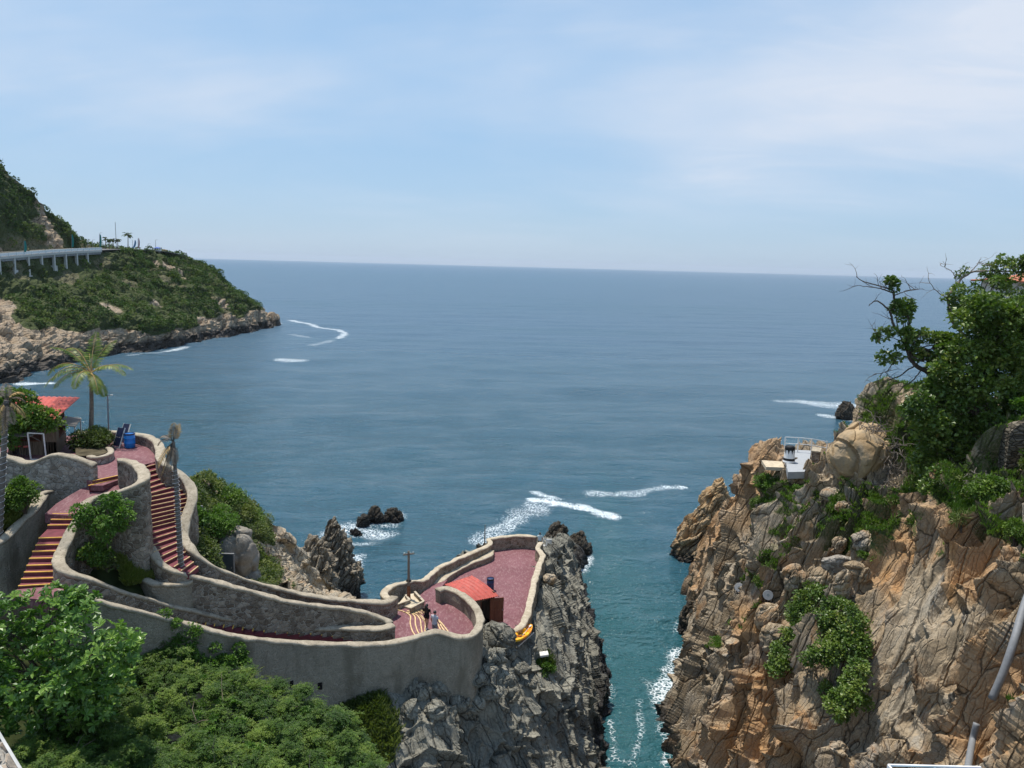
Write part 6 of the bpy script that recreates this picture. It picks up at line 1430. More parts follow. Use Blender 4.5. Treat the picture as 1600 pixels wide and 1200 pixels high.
# lounge seat in the kiosk shade and bar stools
for i, t in enumerate((.30, .5)):
    q = k1 * (1 - t) + k2 * t + fn * .75; st = thing('bar_stool', ('bar stool in shade under the kiosk shutter, nearer the tree', 'bar stool under the kiosk shutter, behind the white frame')[i], 'stool', q, 'stools at the kiosk')
    MB().lathe(q + (0, 0, .68), [(.17, 0), (.19, .03), (.17, .06)], 16).build('seat', M['roof_red'], st); m = MB()
    for a in range(4): an = a * 1.57 + .78; m.tube([q + (.12 * math.cos(an), .12 * math.sin(an), .68), q + (.2 * math.cos(an), .2 * math.sin(an), 0)], .018, 5)
    m.build('leg_frame', M['black'], st)
# white frame in front of the kiosk
wf0, wf1 = P(48, 713, 40.0), P(72, 713, 40.0); zt0 = P(46, 676.5, 40.0)[2]; wt = thing('metal_frame', 'empty white rectangular frame standing in front of the kiosk', 'frame', (wf0 + wf1) / 2)
m = MB(); wf0[2] = wf1[2] = kz + .02; a, b_ = np.array((wf0[0] - .08, wf0[1], zt0)), np.array((wf1[0] - .06, wf1[1], zt0 - .02)); m.bar(wf0, a, .06); m.bar(wf1, b_, .06); m.bar(a, b_, .06); m.bar(wf0 + (0, 0, .05), wf1 + (0, 0, .05), .06); m.build('tube_frame', M['dirty_white'], wt)

# ------------------------------------------------------------------ cave like store with slate door
cv = thing('rock_hut', 'moulded cement rock hut with a dark slate door beside the utility pole', 'hut', P(362, 905, 41.5))
def faux(cx, cy, Y, rx_, ry_, rz_, sd, nm):
    n, mm = 46, 80; th_ = np.linspace(.05, math.pi - .05, n)[:, None]; ph = np.linspace(0, 2 * math.pi, mm, endpoint=False)[None]
    e = np.stack([np.sin(th_) * np.cos(ph), np.sin(th_) * np.sin(ph), np.cos(th_) * np.ones_like(ph)], -1)
    e = np.sign(e) * np.abs(e) ** .62; p = (e * np.array((rx_, ry_, rz_))).reshape(-1, 3) + P(cx, cy, Y)
    d = .10 * fbm(p * .9, 3, sd) + .04 * fbm(p * 2.6, 3, sd + 1) + rock_disp(p, FR_S, [((1.5, 1.1, 1.2), .22, .12)], sd)[0]; p = p + unit(p - P(cx, cy, Y)) * d[:, None]
    f = grid_faces(n, mm, True); o = raw_mesh(nm, p, f, [4] * len(f), M['faux'], cv, True); bm_fix(o)
faux(368, 868, 43.4, 1.15, .8, 1.5, 1, 'rock_block'); faux(385, 885, 43.6, .62, .8, 1.7, 2, 'rock_block'); faux(340, 888, 43.2, .6, .7, 1.3, 5, 'rock_block'); faux(374, 838, 43.8, .75, .6, .6, 6, 'rock_block'); faux(395, 912, 43.4, .5, .6, 1.0, 7, 'rock_block')
dA, dB = P(343, 893, 42.2), P(366, 893, 42.2); zb_, zt_ = P(355, 895, 42.2)[2] - .5, P(355, 865, 42.2)[2]; c = (dA + dB) / 2
dm = MB().box((c[0], c[1] - .08, (zb_ + zt_) / 2), (np.linalg.norm(dB - dA), .08, zt_ - zb_)).build('door', M['door_blue'], cv)
m = MB(); w_ = np.linalg.norm(dB - dA) / 2
for sx in (-1, 1): m.box((c[0] + sx * (w_ + .03), c[1] - .1, (zb_ + zt_) / 2), (.06, .12, zt_ - zb_))
m.box((c[0], c[1] - .1, zt_ + .03), (2 * w_ + .12, .12, .06)); m.build('door_frame', M['zinc'], cv)
MB().box((c[0] + w_ * .75, c[1] - .15, (zb_ + zt_) / 2), (.03, .05, .12)).build('handle', M['steel'], dm)

# ------------------------------------------------------------------ poles
def pole(label, b_, t, r, mat, extra=None, name='pole', cat='pole'):
    th = thing(name, label, cat, b_); MB().tube([b_, t], [r * 1.15, r * .85], 10).build('shaft', mat, th)
    if extra: extra(th, np.array(b_), np.array(t))
    return th
def cross(th, b_, t):
    MB().box(t - (0, 0, .22), (.75, .07, .09), unit(np.array((1, .4, 0))), unit(np.array((-.4, 1, 0)))).build('crossarm', M['wood_pole'], th)
    m = MB()
    for k in (-.3, 0, .3): m.lathe(t + unit(np.array((1, .4, 0))) * k - (0, 0, .17), [(.03, 0), (.035, .03), (.02, .06), (.03, .1)], 8)
    m.build('insulator', M['dirty_white'], th)
    MB().lathe(b_, [(.14, 0), (.12, .5), (.105, 1.0)], 10).build('sleeve', M['rust'], th)
    MB().box(b_ + (0, 0, 1.35), (.34, .16, .12)).build('bracket', M['black'], th)
pb_ = U(638.5, 937, 16.1); pt_ = P(638.5, 861, pb_[1] / S); pole('rusty footed wooden utility pole with a small crossarm at the terrace', pb_, pt_, .085, M['wood_pole'], cross, 'utility_pole')
def arm(th, b_, t):
    MB().tube([t - (0, 0, .1), t + (.25, 0, .02)], .02, 6).build('arm', M['zinc'], th); MB().box(t + (.28, 0, .0), (.16, .1, .07)).build('lamp_head', M['dirty_white'], th); MB().box(t - (0, 0, .35), (.34, .05, .05)).build('crossarm', M['zinc'], th)
b_ = U(170, 676, 25.0); pole('thin grey lamp post behind the upper platform wall next to the palm', b_, P(168, 617, b_[1] / S), .05, M['zinc'], arm, 'lamp_post', 'lamp post')
def clip(th, b_, t):
    MB().box(t - (0, 0, .75), (.16, .14, .22)).build('junction_box', M['zinc'], th)
b_ = P(319, 872, 41.6); pole('leaning grey utility pole between the bright bush and the rock hut', b_, P(315, 790, 41.6), .085, M['zinc'], clip, 'utility_pole')
m = MB(); a, c = P(314, 808, 41.6), P(287, 832, 38.2); q = [a * (1 - t) + c * t - (0, 0, .5 * math.sin(math.pi * t)) for t in np.linspace(0, 1, 12)]; tag(m.tube(q, .018, 5).build('cable', M['cord']), 'pale sagging cable between the grey pole and the stair wall', 'cable')
b_ = X(*(U(757, 855, 13.4) / S)); pole('thin dark pole rising outside the corner of the plaza wall', b_, P(758, 820, b_[1] / S), .045, M['wood_pole'], None)

# ------------------------------------------------------------------ kayak on its rack
A, B = P(801, 1004, 43.6), P(829.5, 979.5, 46.2); ax = unit(B - A); Lk = np.linalg.norm(B - A); nrm = unit(np.array((-.35, -.72, .60)) - ax * np.dot(ax, (-.35, -.72, .60))); sd = np.cross(nrm, ax)
kt2 = thing('kayak', 'orange and yellow sit on top kayak leaning at the end of the plaza wall', 'kayak', A)
n, mm = 40, 28; rows = []
for i in range(n):
    t = i / (n - 1); w = .47 * (math.sin(math.pi * (t * .94 + .03)) ** .62); hh = .20 * (math.sin(math.pi * (t * .9 + .05)) ** .4); rk = .14 * (abs(t - .5) * 2) ** 3; r = []
    for k in range(mm):
        a = 2 * math.pi * k / mm; xx, yy = math.cos(a), math.sin(a); z = yy * hh
        if yy > 0: z = hh * (.62 + .1 * (1 - abs(xx))) - (.17 * math.exp(-((t - .42) / .17) ** 2) + .10 * math.exp(-((t - .76) / .08) ** 2)) * max(0, 1 - (abs(xx) / .72) ** 4); z = max(z * min(1, yy * 6), z if yy > .16 else 0)
        r.append(A + ax * Lk * t + sd * xx * w + nrm * (z + rk))
    rows.append(r)
gq = np.array(rows); f = grid_faces(n, mm, True)
t = NT('kayak_plastic'); tn = t.noise(1.1, 4, .6, .8); t.set(col=t.ramp(tn, [(.38, (.86, .20, .015)), (.5, (.88, .30, .02)), (.6, (.92, .58, .03))]), rough=.35, spec=.5)
o = raw_mesh('hull', gq.reshape(-1, 3), list(f.ravel()) + list(range(mm)) + [(n - 1) * mm + i for i in range(mm)], [4] * len(f) + [mm, mm], t.m, kt2, True); bm_fix(o)
m = MB()
for t_ in (.34, .42, .5): m.bar(A + ax * Lk * t_ - sd * .2 + nrm * .05, A + ax * Lk * t_ + sd * .2 + nrm * .05, .07, .03)
m.build('foot_rest', M['black'], kt2)
m = MB(); c = A + ax * Lk * .6 + nrm * .05; m.box(c + nrm * .12, (.34, .05, .3), sd, ax); m.build('seat_back', M['yellow'], kt2)
m = MB(); m.tube([A + ax * Lk * .3 - sd * .3 + nrm * .2, A + ax * Lk * .85 - sd * .12 + nrm * .22], .018, 6); m.box(A + ax * Lk * .88 - sd * .11 + nrm * .22, (.14, .3, .03), sd, ax); tag(m.build('paddle', M['dirty_white']), 'pale paddle lying along the orange kayak', 'paddle')
rk_ = thing('kayak_rack', 'thin whitish metal rack under the orange kayak', 'rack', A - (0, 0, .6)); m = MB(); o_ = -nrm * .34 + sd * .36
m.bar(A + ax * Lk * .05 + o_, A + ax * Lk * .95 + o_, .05); m.bar(A + ax * Lk * .1 - nrm * .32 - sd * .3, A + ax * Lk * .95 - nrm * .32 - sd * .3, .05); m.build('rail', M['dirty_white'], rk_); m = MB()
for t_ in (.15, .5, .85): m.bar(A + ax * Lk * t_ + o_, A + ax * Lk * t_ + o_ - (0, 0, 1.0), .045); m.bar(A + ax * Lk * t_ + o_, A + ax * Lk * t_ - nrm * .32 - sd * .3, .04)
m.build('post', M['zinc'], rk_)

# ------------------------------------------------------------------ things on the dark rocks
m = MB(); c = on_rock(850, 1022, 'd', 5, .1); tag(m.box(c, (.62, .5, .16), unit(np.array((1, .15, .1))), unit(np.array((-.1, 1, .1)))).build('stone_block', M['dirty_white'], None, False, .03), 'pale white cut block lying on the dark rocks below the kayak', 'block')
gs = thing('gate', 'white metal gate frame at the seaward corner of the plaza', 'gate', P(853, 851, 62.6)); m = MB(); q = [P(849, 841, 62.6), P(849, 851, 62.6), P(858, 855, 62.9), P(857.5, 845, 62.9)]
for i in range(4): m.bar(q[i], q[(i + 1) % 4], .07)
m.bar((q[0] + q[3]) / 2, (q[1] + q[2]) / 2, .06); m.build('frame', M['white'], gs); MB().box(P(858, 847, 63.1), (.5, .12, .6)).build('panel', M['dirty_white'], gs)
MB().bar(P(850, 852, 62.4), P(858, 856, 62.7), .3, .12).build('sill', M['dirty_white'], gs)
rock_lump('boulder', on_rock(858, 905, 'd', 6, .1), (.52, .5, .4), M['rock_left'], FR_S, [((1.2, .9, .9), .05, .02)], 3, n=40, label='rounded tan boulder perched outside the plaza wall', cat='boulder', fb=.05)
rock_lump('boulder', on_rock(776, 998, 'd', 5, .1) + (0, .3, -.1), (1.2, .9, .95), M['rock_dark'], FR_D, [((1.6, .9, .9), .16, .06), ((.6, .3, .3), .05, .03)], 4, n=60, label='pale grey angular boulder in front of the shack door', cat='boulder', fb=.05)
gq_ = np.random.default_rng(5)
for i, (px, py, r) in enumerate([(655, 1080, .55), (690, 1075, .5), (745, 1062, .6), (765, 1045, .5), (790, 1060, .55), (815, 1045, .5), (770, 1080, .6), (720, 1095, .6), (800, 1085, .45), (680, 1110, .5), (745, 1100, .5), (640, 1110, .5), (830, 1070, .4), (775, 1025, .45), (800, 1022, .4)]):
    c = on_rock(px, py, 'd', 5, .0)
    rock_lump('boulder', c, tuple(r * np.array((.8 + .5 * gq_.random(), .8, .6 + .5 * gq_.random()))), M['rock_dark'], frame(*gq_.normal(size=3)), [((1.0, .6, .6), .16, .05), ((.35, .25, .25), .03, .02)], 60 + i, n=34, fb=.03, label='loose grey angular block among the broken rocks below the terrace wall', cat='boulder', group='loose blocks below the terrace')

# drain openings in the long wall: near-black blocks stand for the shade inside
for i, (px, py) in enumerate(((455, 1069), (500, 1072))):
    c = P(px, py, 0.1); # find the wall's outer face by walking towards it
    k = np.argmin(np.abs(project(wf)[0] - px)); c = P(px, py, wf[k][1] / S - .24)
    MB_ = MB().box(c, (.22, .10, .38)); tag(MB_.build('drain_hole', M['dark']), ('left dark drain slot low in the long grey wall', 'right dark drain slot low in the long grey wall')[i], 'drain', 'drain slots in the long wall')

# ------------------------------------------------------------------ diving platform
zp = 22.35
dp_ = thing('diving_platform', 'small grey floored diving platform on the crest of the right cliff', 'platform', U(1245, 720, zp - 1.2))
MB().prism([U(*k, zp) for k in ((1225, 702), (1268, 704), (1264, 722), (1257, 737), (1231, 737.5))], .55).build('floor', M['grey_floor'], dp_)
MB().prism([U(*k, 22.0) for k in ((1190, 719), (1222, 721), (1226, 730.5), (1197, 729.5))], .28).build('ledge_slab', M['sand'], dp_)
ra2 = thing('railing', 'thin white railing with two rails behind the diving platform', 'railing', U(1226, 704, zp)); m = MB(); pts_ = [U(1225.5, 705, zp), U(1246, 706, zp), U(1267, 708, zp)]; hh = 1.25
tops = [q + (0, 0, hh) for q in pts_]; end = P(1292, 690, pts_[2][1] / S - .2); end2 = end - (0, 0, .55)
for a, b2 in ((tops[0], tops[1]), (tops[1], tops[2]), (tops[2], end)): m.bar(a, b2, .055); m.bar(a - (0, 0, .55), b2 - (0, 0, .55), .05)
m.build('rail', M['white'], ra2); m = MB()
for q, h2 in zip(pts_, tops): m.bar(q, h2, .07)
m.bar(end + (.05, 0, -1), end + (.05, 0, .05), .06); m.bar(U(1229, 731, zp), U(1229, 731, zp) + (0, 0, .05), .05)
m.build('post', M['white'], ra2)
c = U(1266, 727, zp - .2); pl = thing('stone_pillar', 'low rubble stone pier with a pale cap at the right of the diving platform', 'pillar', c)
m = MB()
d_, n_ = unit(np.array((.42, .9, 0))), unit(np.array((.9, -.42, 0)))
m.box(c + n_ * .35 + d_ * .5 + (0, 0, .45), (1.5, .62, 1.5), d_, n_); m.build('shaft', M['wall_rubble'], pl, False, .05); MB().box(c + n_ * .35 + d_ * .5 + (0, 0, 1.24), (1.6, .7, .1), d_, n_).build('cap', M['coping'], pl)
# black and white tapered stand
c = U(1232.5, 722, zp); bs_ = thing('padded_stand', 'small tapered white stand with black top and band on the diving platform', 'stand', c)
KS = 1.4
def kl(nm, prof, mat, n_=20, sm=False): return MB().lathe(c, [(r * KS, z * KS) for r, z in prof], n_).build(nm, mat, bs_, sm)
kl('base', [(.33, 0), (.35, .03), (.33, .12)], M['white']); kl('dark_band', [(.33, .12), (.31, .26)], M['black']); kl('body', [(.31, .26), (.27, .74)], M['white']); kl('top', [(.272, .74), (.28, .8), (.28, .92), (.22, .98)], M['black'], 20, True)
m = MB()
for k in range(9):
    a = k * .698; e = np.array((math.cos(a), math.sin(a), 0)); s_ = np.array((-e[1], e[0], 0)); m.add([c + (e * .283 + s_ * .06 + np.array((0, 0, .75))) * KS, c + (e * .283 - s_ * .06 + np.array((0, 0, .75))) * KS, c + (e * .298 + np.array((0, 0, .5))) * KS, c + (e * .26 + np.array((0, 0, .75))) * KS], [(0, 1, 2), (0, 2, 3), (1, 3, 2), (0, 3, 1)])
m.build('black_spike', M['black'], bs_)

# ------------------------------------------------------------------ spotlights, pipes, boulders of the right cliff
def spot(label, px, py, d, yaw):
    c = on_rock(px, py, 'r', 9, .7); th = thing('spotlight', label, 'spotlight', c - (0, 0, .5), 'round spotlights on the right cliff'); d = unit(np.array(d))
    hs = MB().lathe(c, [(.05, -.36), (.15, -.33), (.24, -.16), (.33, 0), (.345, .02), (.345, .05), (.31, .05)], 24, d).build('housing', M['zinc'], th, True)
    MB().lathe(c + d * .03, [(.31, 0), (.27, .015), (.1, .02), (0, .022)], 24, d).build('lens', M['lens'], hs, True)
    m = MB(); s_ = unit(np.cross(d, (0, 0, 1.0)))
    for k in (-1, 1): m.bar(c + s_ * .36 * k, c + s_ * .3 * k - (0, 0, .5), .04)
    m.bar(c + s_ * .3 - (0, 0, .5), c - s_ * .3 - (0, 0, .5), .05); m.bar(c - (0, 0, .5), c - (0, 0, .5) + (0, .7, -.1), .06); m.build('bracket', M['black'], th)
spot('round glass spotlight on the slab near the channel, the left one', 1155, 918, (-.35, -.75, .55), 0); spot('round glass spotlight under a tan rock edge, the right one', 1200, 930, (-.2, -.85, .35), 0)
def pipe(label, pts, r):
    q = np.array([on_rock(a, b_, 'r', 9, .5) for a, b_ in pts]); q = cr(q, 24); tag(MB().tube(q, r, 14).build('drain_pipe', M['zinc'], None, True), label, 'pipe')
pipe('long grey drain pipe running down the rocks at the right edge', [(1625, 880), (1600, 948), (1585, 1000), (1568, 1050), (1550, 1092)], .17)
pipe('short grey pipe section coming out of the rocks at the bottom right', [(1526, 1130), (1518, 1165), (1510, 1215)], .14)
nb = thing('railing', 'white tubular railing cut off by the bottom edge at right', 'railing', P(1460, 1230, 21)); m = MB()
a, b2, c2 = P(1388, 1195.5, 21.5), P(1532, 1199, 22.0), P(1420, 1235, 20.2); m.bar(a, b2, .06); m.bar(a, c2, .06); m.bar(a - (0, 0, .45), b2 - (0, 0, .45), .05); m.build('rail', M['white'], nb); m = MB()
for q in (a, (a + b2) / 2, b2): m.bar(q - (0, 0, 1.1), q, .05)
m.build('post', M['white'], nb)
t = NT('boulder_tan'); n1_, n2_b, n3_ = t.noise(.5, 5, .6, .5), t.noise(6, 6, .65), t.noise(1.0, 5, .6, 1.0, t.mapping((1, 1, .3)))
c = t.ramp(n1_, [(.3, (.36, .245, .13)), (.7, (.50, .37, .22))]); c = t.mix(t.math('MULTIPLY', t.rng(n3_, .5, .66), .55), c, (.27, .235, .18)); c = t.mix(.5, c, t.ramp(n2_b, [(.3, (.6, .6, .6)), (.7, (1, 1, 1))]), 'MULTIPLY'); t.set(col=c, rough=.9, spec=.2); t.bump(t.math('ADD', n2_b, n1_), .5, .08); M['boulder'] = t.m
def top_heavy(e):
    e = e.copy(); z = (e[..., 2] + 1) / 2; k = .62 + .42 * np.minimum(z * 1.6, 1); e[..., 0] = e[..., 0] * k + .12 * (1 - z); e[..., 1] *= k; return e
c = P(1341, 722, 48.6); rock_lump('boulder', c, (1.95, 1.5, 2.15), M['boulder'], frame(.7, .1, .6), [((4.2, 3.0, 2.6), .34, .14), ((1.9, 1.4, 1.4), .07, .04)], 77, n=110, fb=.05, shape=top_heavy, label='huge tan boulder balanced on the crest of the right cliff', cat='boulder')
c = P(1350, 688, 50.5); rock_lump('boulder', c, (1.5, 1.3, 1.2), M['boulder'], frame(.7, .1, .6), [((2.2, 1.0, 1.2), .2, .1)], 78, n=60, fb=.05, label='flat pale orange rock behind the top of the huge boulder', cat='boulder')
for i, (px, py, rx2, rz2, lb) in enumerate([(1352, 845, .85, .5, 'flat grey tan slab stone lying on the grassy ledge'), (1318, 792, .5, .5, 'pale rounded stone on the grassy ledge under the big boulder'), (1300, 772, .8, .5, 'pale rubble stone at the foot of the huge boulder'), (1310, 850, .45, .5, 'upright pale stone at the left end of the grassy ledge'), (1265, 700, .0, 0, ''),
    (1285, 905, .8, .8, 'brown block in the rubble under the grassy ledge, next to the crevice bush'), (1340, 895, .7, .6, 'red brown rounded block at the right end of the rubble under the ledge'), (1240, 905, .7, .9, 'tan block below the grey ribbed slab'), (1315, 915, .5, .9, 'upright pale splinter of rock under the rubble edge'), (1200, 965, .8, .9, 'tan block under the right round spotlight'), (1215, 1000, 1.0, 1.0, 'large tan faced block left of the crevice bush'), (1210, 1135, 0, 1.1, 'big brown cracked block below the dry stems'), (1490, 860, 0, .7, 'orange rust coloured overhanging block on the right slab'), (1540, 790, 0, .35, 'grey rounded boulder at the edge of the scrub on the right'), (1545, 835, 0, .35, 'grey flat boulder below the scrub at the right'), (1575, 905, 0, .8, 'orange brown angular boulder above the pipe'), (1310, 1165, .45, .35, 'small ochre cube of rock near the bottom of the right slab')]):
    if rx2 == 0: continue
    c = on_rock(px, py, 'r', 7, .15)
    rock_lump('boulder', c, (rx2, rx2 * .8, rz2), M['rock_right'], frame(*gq_.normal(size=3)), [((1.6, .9, .9), .2, .06), ((.5, .35, .35), .04, .02)], 80 + i, n=46, fb=.03, label=lb, cat='boulder', group='loose boulders on the right cliff')

# ------------------------------------------------------------------ building and stone wall at the right edge
bd = thing('house', 'house with a red tiled roof and pale wall half hidden by trees at top right', 'house', P(1640, 520, 53)); c = P(1655, 480, 54); zt = P(1600, 441, 52)[2]
MB().box((c[0] + 1.5, c[1] + 2, zt - 2.2), (9.5, 6, 4.4)).build('wall', M['dirty_white'], bd)
x0, x1, y0, y1 = c[0] - 3.9, c[0] + 7, c[1] - 1.7, c[1] + 5.6; n1, n2 = 120, 16; uu, vv = np.meshgrid(np.linspace(0, 1, n1), np.linspace(0, 1, n2), indexing='ij')
gq = np.stack([x0 + (x1 - x0) * uu, y0 + (y1 - y0) * vv, zt + .05 + 1.0 * (1 - np.abs(vv * 2 - 1)) * np.minimum(1, .15 + uu * 2.5) + .05 * np.abs(np.sin(uu * np.pi * 40))], -1); f = grid_faces(n1, n2)
o = raw_mesh('roof', gq.reshape(-1, 3), f, [4] * len(f), M['roof_tile'], bd); md = o.modifiers.new('s', 'SOLIDIFY'); md.thickness = .12; bm_fix(o)
wn_ = MB().box((c[0] - .5, c[1] - 1.03, zt - 1.6), (1.2, .08, 1.1)).build('window', M['dark'], bd); MB().box((c[0] - .5, c[1] - 1.06, zt - 2.2), (1.4, .16, .08)).build('sill', M['concrete'], wn_)
wall('stone_wall', 'dark dry stone wall behind the bushes at the right edge', [(1572, 672, 28.1), (1584, 662, 28.45), (1610, 655, 28.7), (1660, 640, 29.2)], .7, M['wall_dry'], M['wall_dry'], 22.8, cap=.1)
m = MB()
for k in range(5):
    a, b2 = P(1578 + k * 2, 664 - k * 5, 44.6 + k * .35), P(1650, 660 - k * 5, 44.6 + k * .35); m.bar(a, b2, .5, .2)
tag(m.build('stone_steps', M['concrete'], None, False, .03), 'few worn grey stone steps above the dark wall at the right edge', 'steps')
wall('rubble_wall', 'low rough stone edging holding up the grassy ledge of the right cliff', [(1285, 873, 19.5), (1310, 868, 19.9), (1340, 873, 19.8), (1370, 876, 20.0), (1385, 872, 20.3)], .5, M['wall_pale'], M['wall_pale'], 18.9, cap=.14, rough=.12)
# close wall corner at lower left
nw = thing('near_wall', 'corner of a close brown wall with white edges at the bottom left', 'wall', P(5, 1215, 7.5)); m = MB(); a0, a1, b0_, b1_ = P(-40, 1085, 7.6), P(45, 1226, 7.2), P(-50, 1150, 7.2), P(22, 1226, 7.0)
m.add([a0, a1, b1_, b0_, a0 - (0, 0, 1.2), a1 - (0, 0, 1.2), b1_ - (0, 0, 1.2), b0_ - (0, 0, 1.2)], [(0, 1, 2, 3), (7, 6, 5, 4), (0, 4, 5, 1), (1, 5, 6, 2), (2, 6, 7, 3), (3, 7, 4, 0)]); m.build('wall_body', M['wall_rubble'], nw)
m = MB(); m.bar(a0 + (0, 0, .012), a1 + (0, 0, .012), .035, .03); m.bar(b0_ + (0, 0, .012), b1_ + (0, 0, .012), .04, .03); m.build('edge_strip', M['dirty_white'], nw)
# ------------------------------------------------------------------ road viaduct on the headland
HA = np.array(HX, float)
rows_ = cr(HA[:10, 5:7], 120)                     # road edge and inner side along the headland
edge = rows_[:, 0]; inn = rows_[:, 1]
sel = (edge[:, 1] > 150 * S) & (edge[:, 1] < 400 * S); edge, inn = edge[sel], inn[sel]
out_ = unit((edge - inn) * np.array((1, 1, 0)))
top = edge[:, 2].copy(); zroad = top + .9
g4 = np.stack([np.c_[inn[:, :2] - out_[:, :2] * 1.0, zroad], np.c_[edge[:, :2] + out_[:, :2] * 2.4, zroad]], 1)
f = grid_faces(len(edge), 2); o = raw_mesh('road', g4.reshape(-1, 3), f, [4] * len(f), M['road'], None, False); tag(o, kind='structure'); md = o.modifiers.new('s', 'SOLIDIFY'); md.thickness = .25; bm_fix(o)
vk = (edge[:, 1] < 340 * S); ev, ov, zv = edge[vk], out_[vk], zroad[vk]
va = thing('viaduct', 'pale concrete road viaduct with white railing along the distant headland', 'viaduct', tuple(ev[len(ev) // 2] - (0, 0, 8)))
def ribbon(name, mat, o0, o1, z0, z1):
    g_ = np.stack([np.c_[ev[:, :2] + ov[:, :2] * o0, zv + z0], np.c_[ev[:, :2] + ov[:, :2] * o1, zv + z0], np.c_[ev[:, :2] + ov[:, :2] * o1, zv + z1], np.c_[ev[:, :2] + ov[:, :2] * o0, zv + z1]], 1)
    f_ = grid_faces(len(ev), 4, True); n_ = len(ev)
    o_ = raw_mesh(name, g_.reshape(-1, 3), list(f_.ravel()) + [0, 1, 2, 3] + [(n_ - 1) * 4 + i for i in (3, 2, 1, 0)], [4] * len(f_) + [4, 4], mat, va); bm_fix(o_); return o_
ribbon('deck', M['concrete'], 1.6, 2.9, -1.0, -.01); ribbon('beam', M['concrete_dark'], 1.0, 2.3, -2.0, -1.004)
L_ = np.r_[0, np.cumsum(np.linalg.norm(np.diff(ev, axis=0), axis=1))]
def along(s): return np.array([np.interp(s, L_, ev[:, k]) for k in range(3)]), unit(np.array([np.interp(s, L_, ov[:, k]) for k in range(3)])), np.interp(s, L_, zv)
m = MB(); s = 4.0
pv_ = None
while s < L_[-1]:
    c, d, z = along(s); p_ = np.array((c[0], c[1], 0)) + d * 2.6 + (0, 0, z); m.box(p_ + (0, 0, .62), (.5, .5, 1.25))
    if pv_ is not None: m.bar(pv_ + (0, 0, 1.12), p_ + (0, 0, 1.12), .3, .26); m.bar(pv_ + (0, 0, .55), p_ + (0, 0, .55), .12, .75)
    pv_ = p_; s += 5.2
m.build('railing', M['white'], va)
s, k = 10.0, 0
while s < L_[-1] - 4:
    c, d, z = along(s); dep = 7.5 + 3.0 * math.sin(k * 2.1); p_ = np.array((c[0], c[1], z)) + d * 2.2
    cm = MB().box(p_ + (0, 0, -1.0 - dep / 2), (.95, .95, dep)).build('column', M['concrete'], va)
    MB().box(p_ - d * .2 + (0, 0, -1.0 - dep - 2.2), (2.0, 2.2, 4.6)).build('footing', M['concrete'], cm); s += 9.5; k += 1
m = MB()
for i in range(0, len(ev) - 1): m.bar(np.r_[ev[i, :2] - ov[i, :2] * .4, zv[i] - 3.4], np.r_[ev[i + 1, :2] - ov[i + 1, :2] * .4, zv[i + 1] - 3.4], .5, 5.5)
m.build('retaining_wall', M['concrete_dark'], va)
ri = thing('road_rail', 'pale low wall on the far side of the headland road', 'road wall', tuple(inn[50])); m = MB()
for i in range(10, len(inn) - 1): m.bar(np.r_[inn[i, :2], zroad[i] + .3], np.r_[inn[i + 1, :2], zroad[i + 1] + .3], .4, .7)
m.build('barrier', M['sand'], ri)

# ------------------------------------------------------------------ things on the headland top
def hp(px, py, Y): return P(px, py, Y)
def banner(px, pyt, pyb, Y, w, mat, label, lean=.3):
    b_, t = hp(px, pyb, Y), hp(px, pyt, Y); th = thing('feather_banner', label, 'banner', b_, 'feather banners along the headland road'); MB().tube([b_, t], .09, 6).build('pole', M['zinc'], th)
    n_ = 14; rows = []
    H_ = t[2] - b_[2]
    for i in range(n_):
        u = i / (n_ - 1); ww = w * (math.sin(math.pi * min(1, .12 + .62 * (1 - u)) ) ** .7); cx = lean * math.sin(u * 1.6); rows.append([(b_[0] + cx + .1, b_[1], b_[2] + H_ * (.12 + .86 * u)), (b_[0] + cx + .1 + ww, b_[1] - .06, b_[2] + H_ * (.12 + .86 * u)), (b_[0] + cx + .1 + ww, b_[1], b_[2] + H_ * (.12 + .86 * u)), (b_[0] + cx + .1, b_[1] + .06, b_[2] + H_ * (.12 + .86 * u))])
    f_ = grid_faces(n_, 4, True); o_ = raw_mesh('flag', np.array(rows).reshape(-1, 3), f_, [4] * len(f_), mat, th); bm_fix(o_)
banner(37.5, 376, 396, 268, .95, M['teal'], 'teal feather banner on the left part of the headland road')
banner(112, 366, 389, 335, 1.0, M['teal'], 'teal feather banner beside the round tree at the end of the hill')
banner(155.5, 366, 388, 352, .8, M['teal'], 'greenish feather banner left of the clustered headland palms', .5)
banner(207, 375, 389, 366, 1.1, M['banner_blue'], 'pale blue curved banner right of the tallest headland palm', 1.2)
banner(215.5, 372, 390, 370, .8, M['banner_pink'], 'pinkish and dark feather banner on the headland, right of the palms', .4)
b_ = hp(182, 389, 362); pole('tall thin mast among the palms on the headland', b_, hp(180, 347, 362), .13, M['zinc'], None, 'mast', 'mast')
def tinyarm(th, b_, t): MB().tube([t, t + (1.2, 0, .2)], .07, 5).build('arm', M['zinc'], th)
for i, (px, a, c, Y, lb) in enumerate([(137, 375, 390, 345, 'grey street lamp on the headland road nearest the viaduct railing'), (144.5, 375, 389, 350, 'grey street lamp on the headland just left of the teal banner and palms'), (156, 364, 388, 354, 'taller thin street lamp standing at the left of the headland palms'), (231.5, 381, 391, 378, 'short grey lamp post left of the blue gazebo'), (243, 375, 390, 384, 'thin pole with a dark top behind the blue gazebo')]):
    pole(lb, hp(px, c, Y), hp(px, a, Y), .1, M['zinc'], tinyarm, 'street_lamp', 'street lamp')
gz = thing('gazebo', 'small blue topped gazebo at the end of the headland promenade', 'gazebo', hp(246, 392, 385)); c = hp(246, 388.2, 385); q0 = hp(246, 394, 385)
MB().lathe(c, [(2.3, 0), (2.2, .15), (.3, .8), (.1, .85)], 8).build('canopy', M['awning'], gz); m = MB()
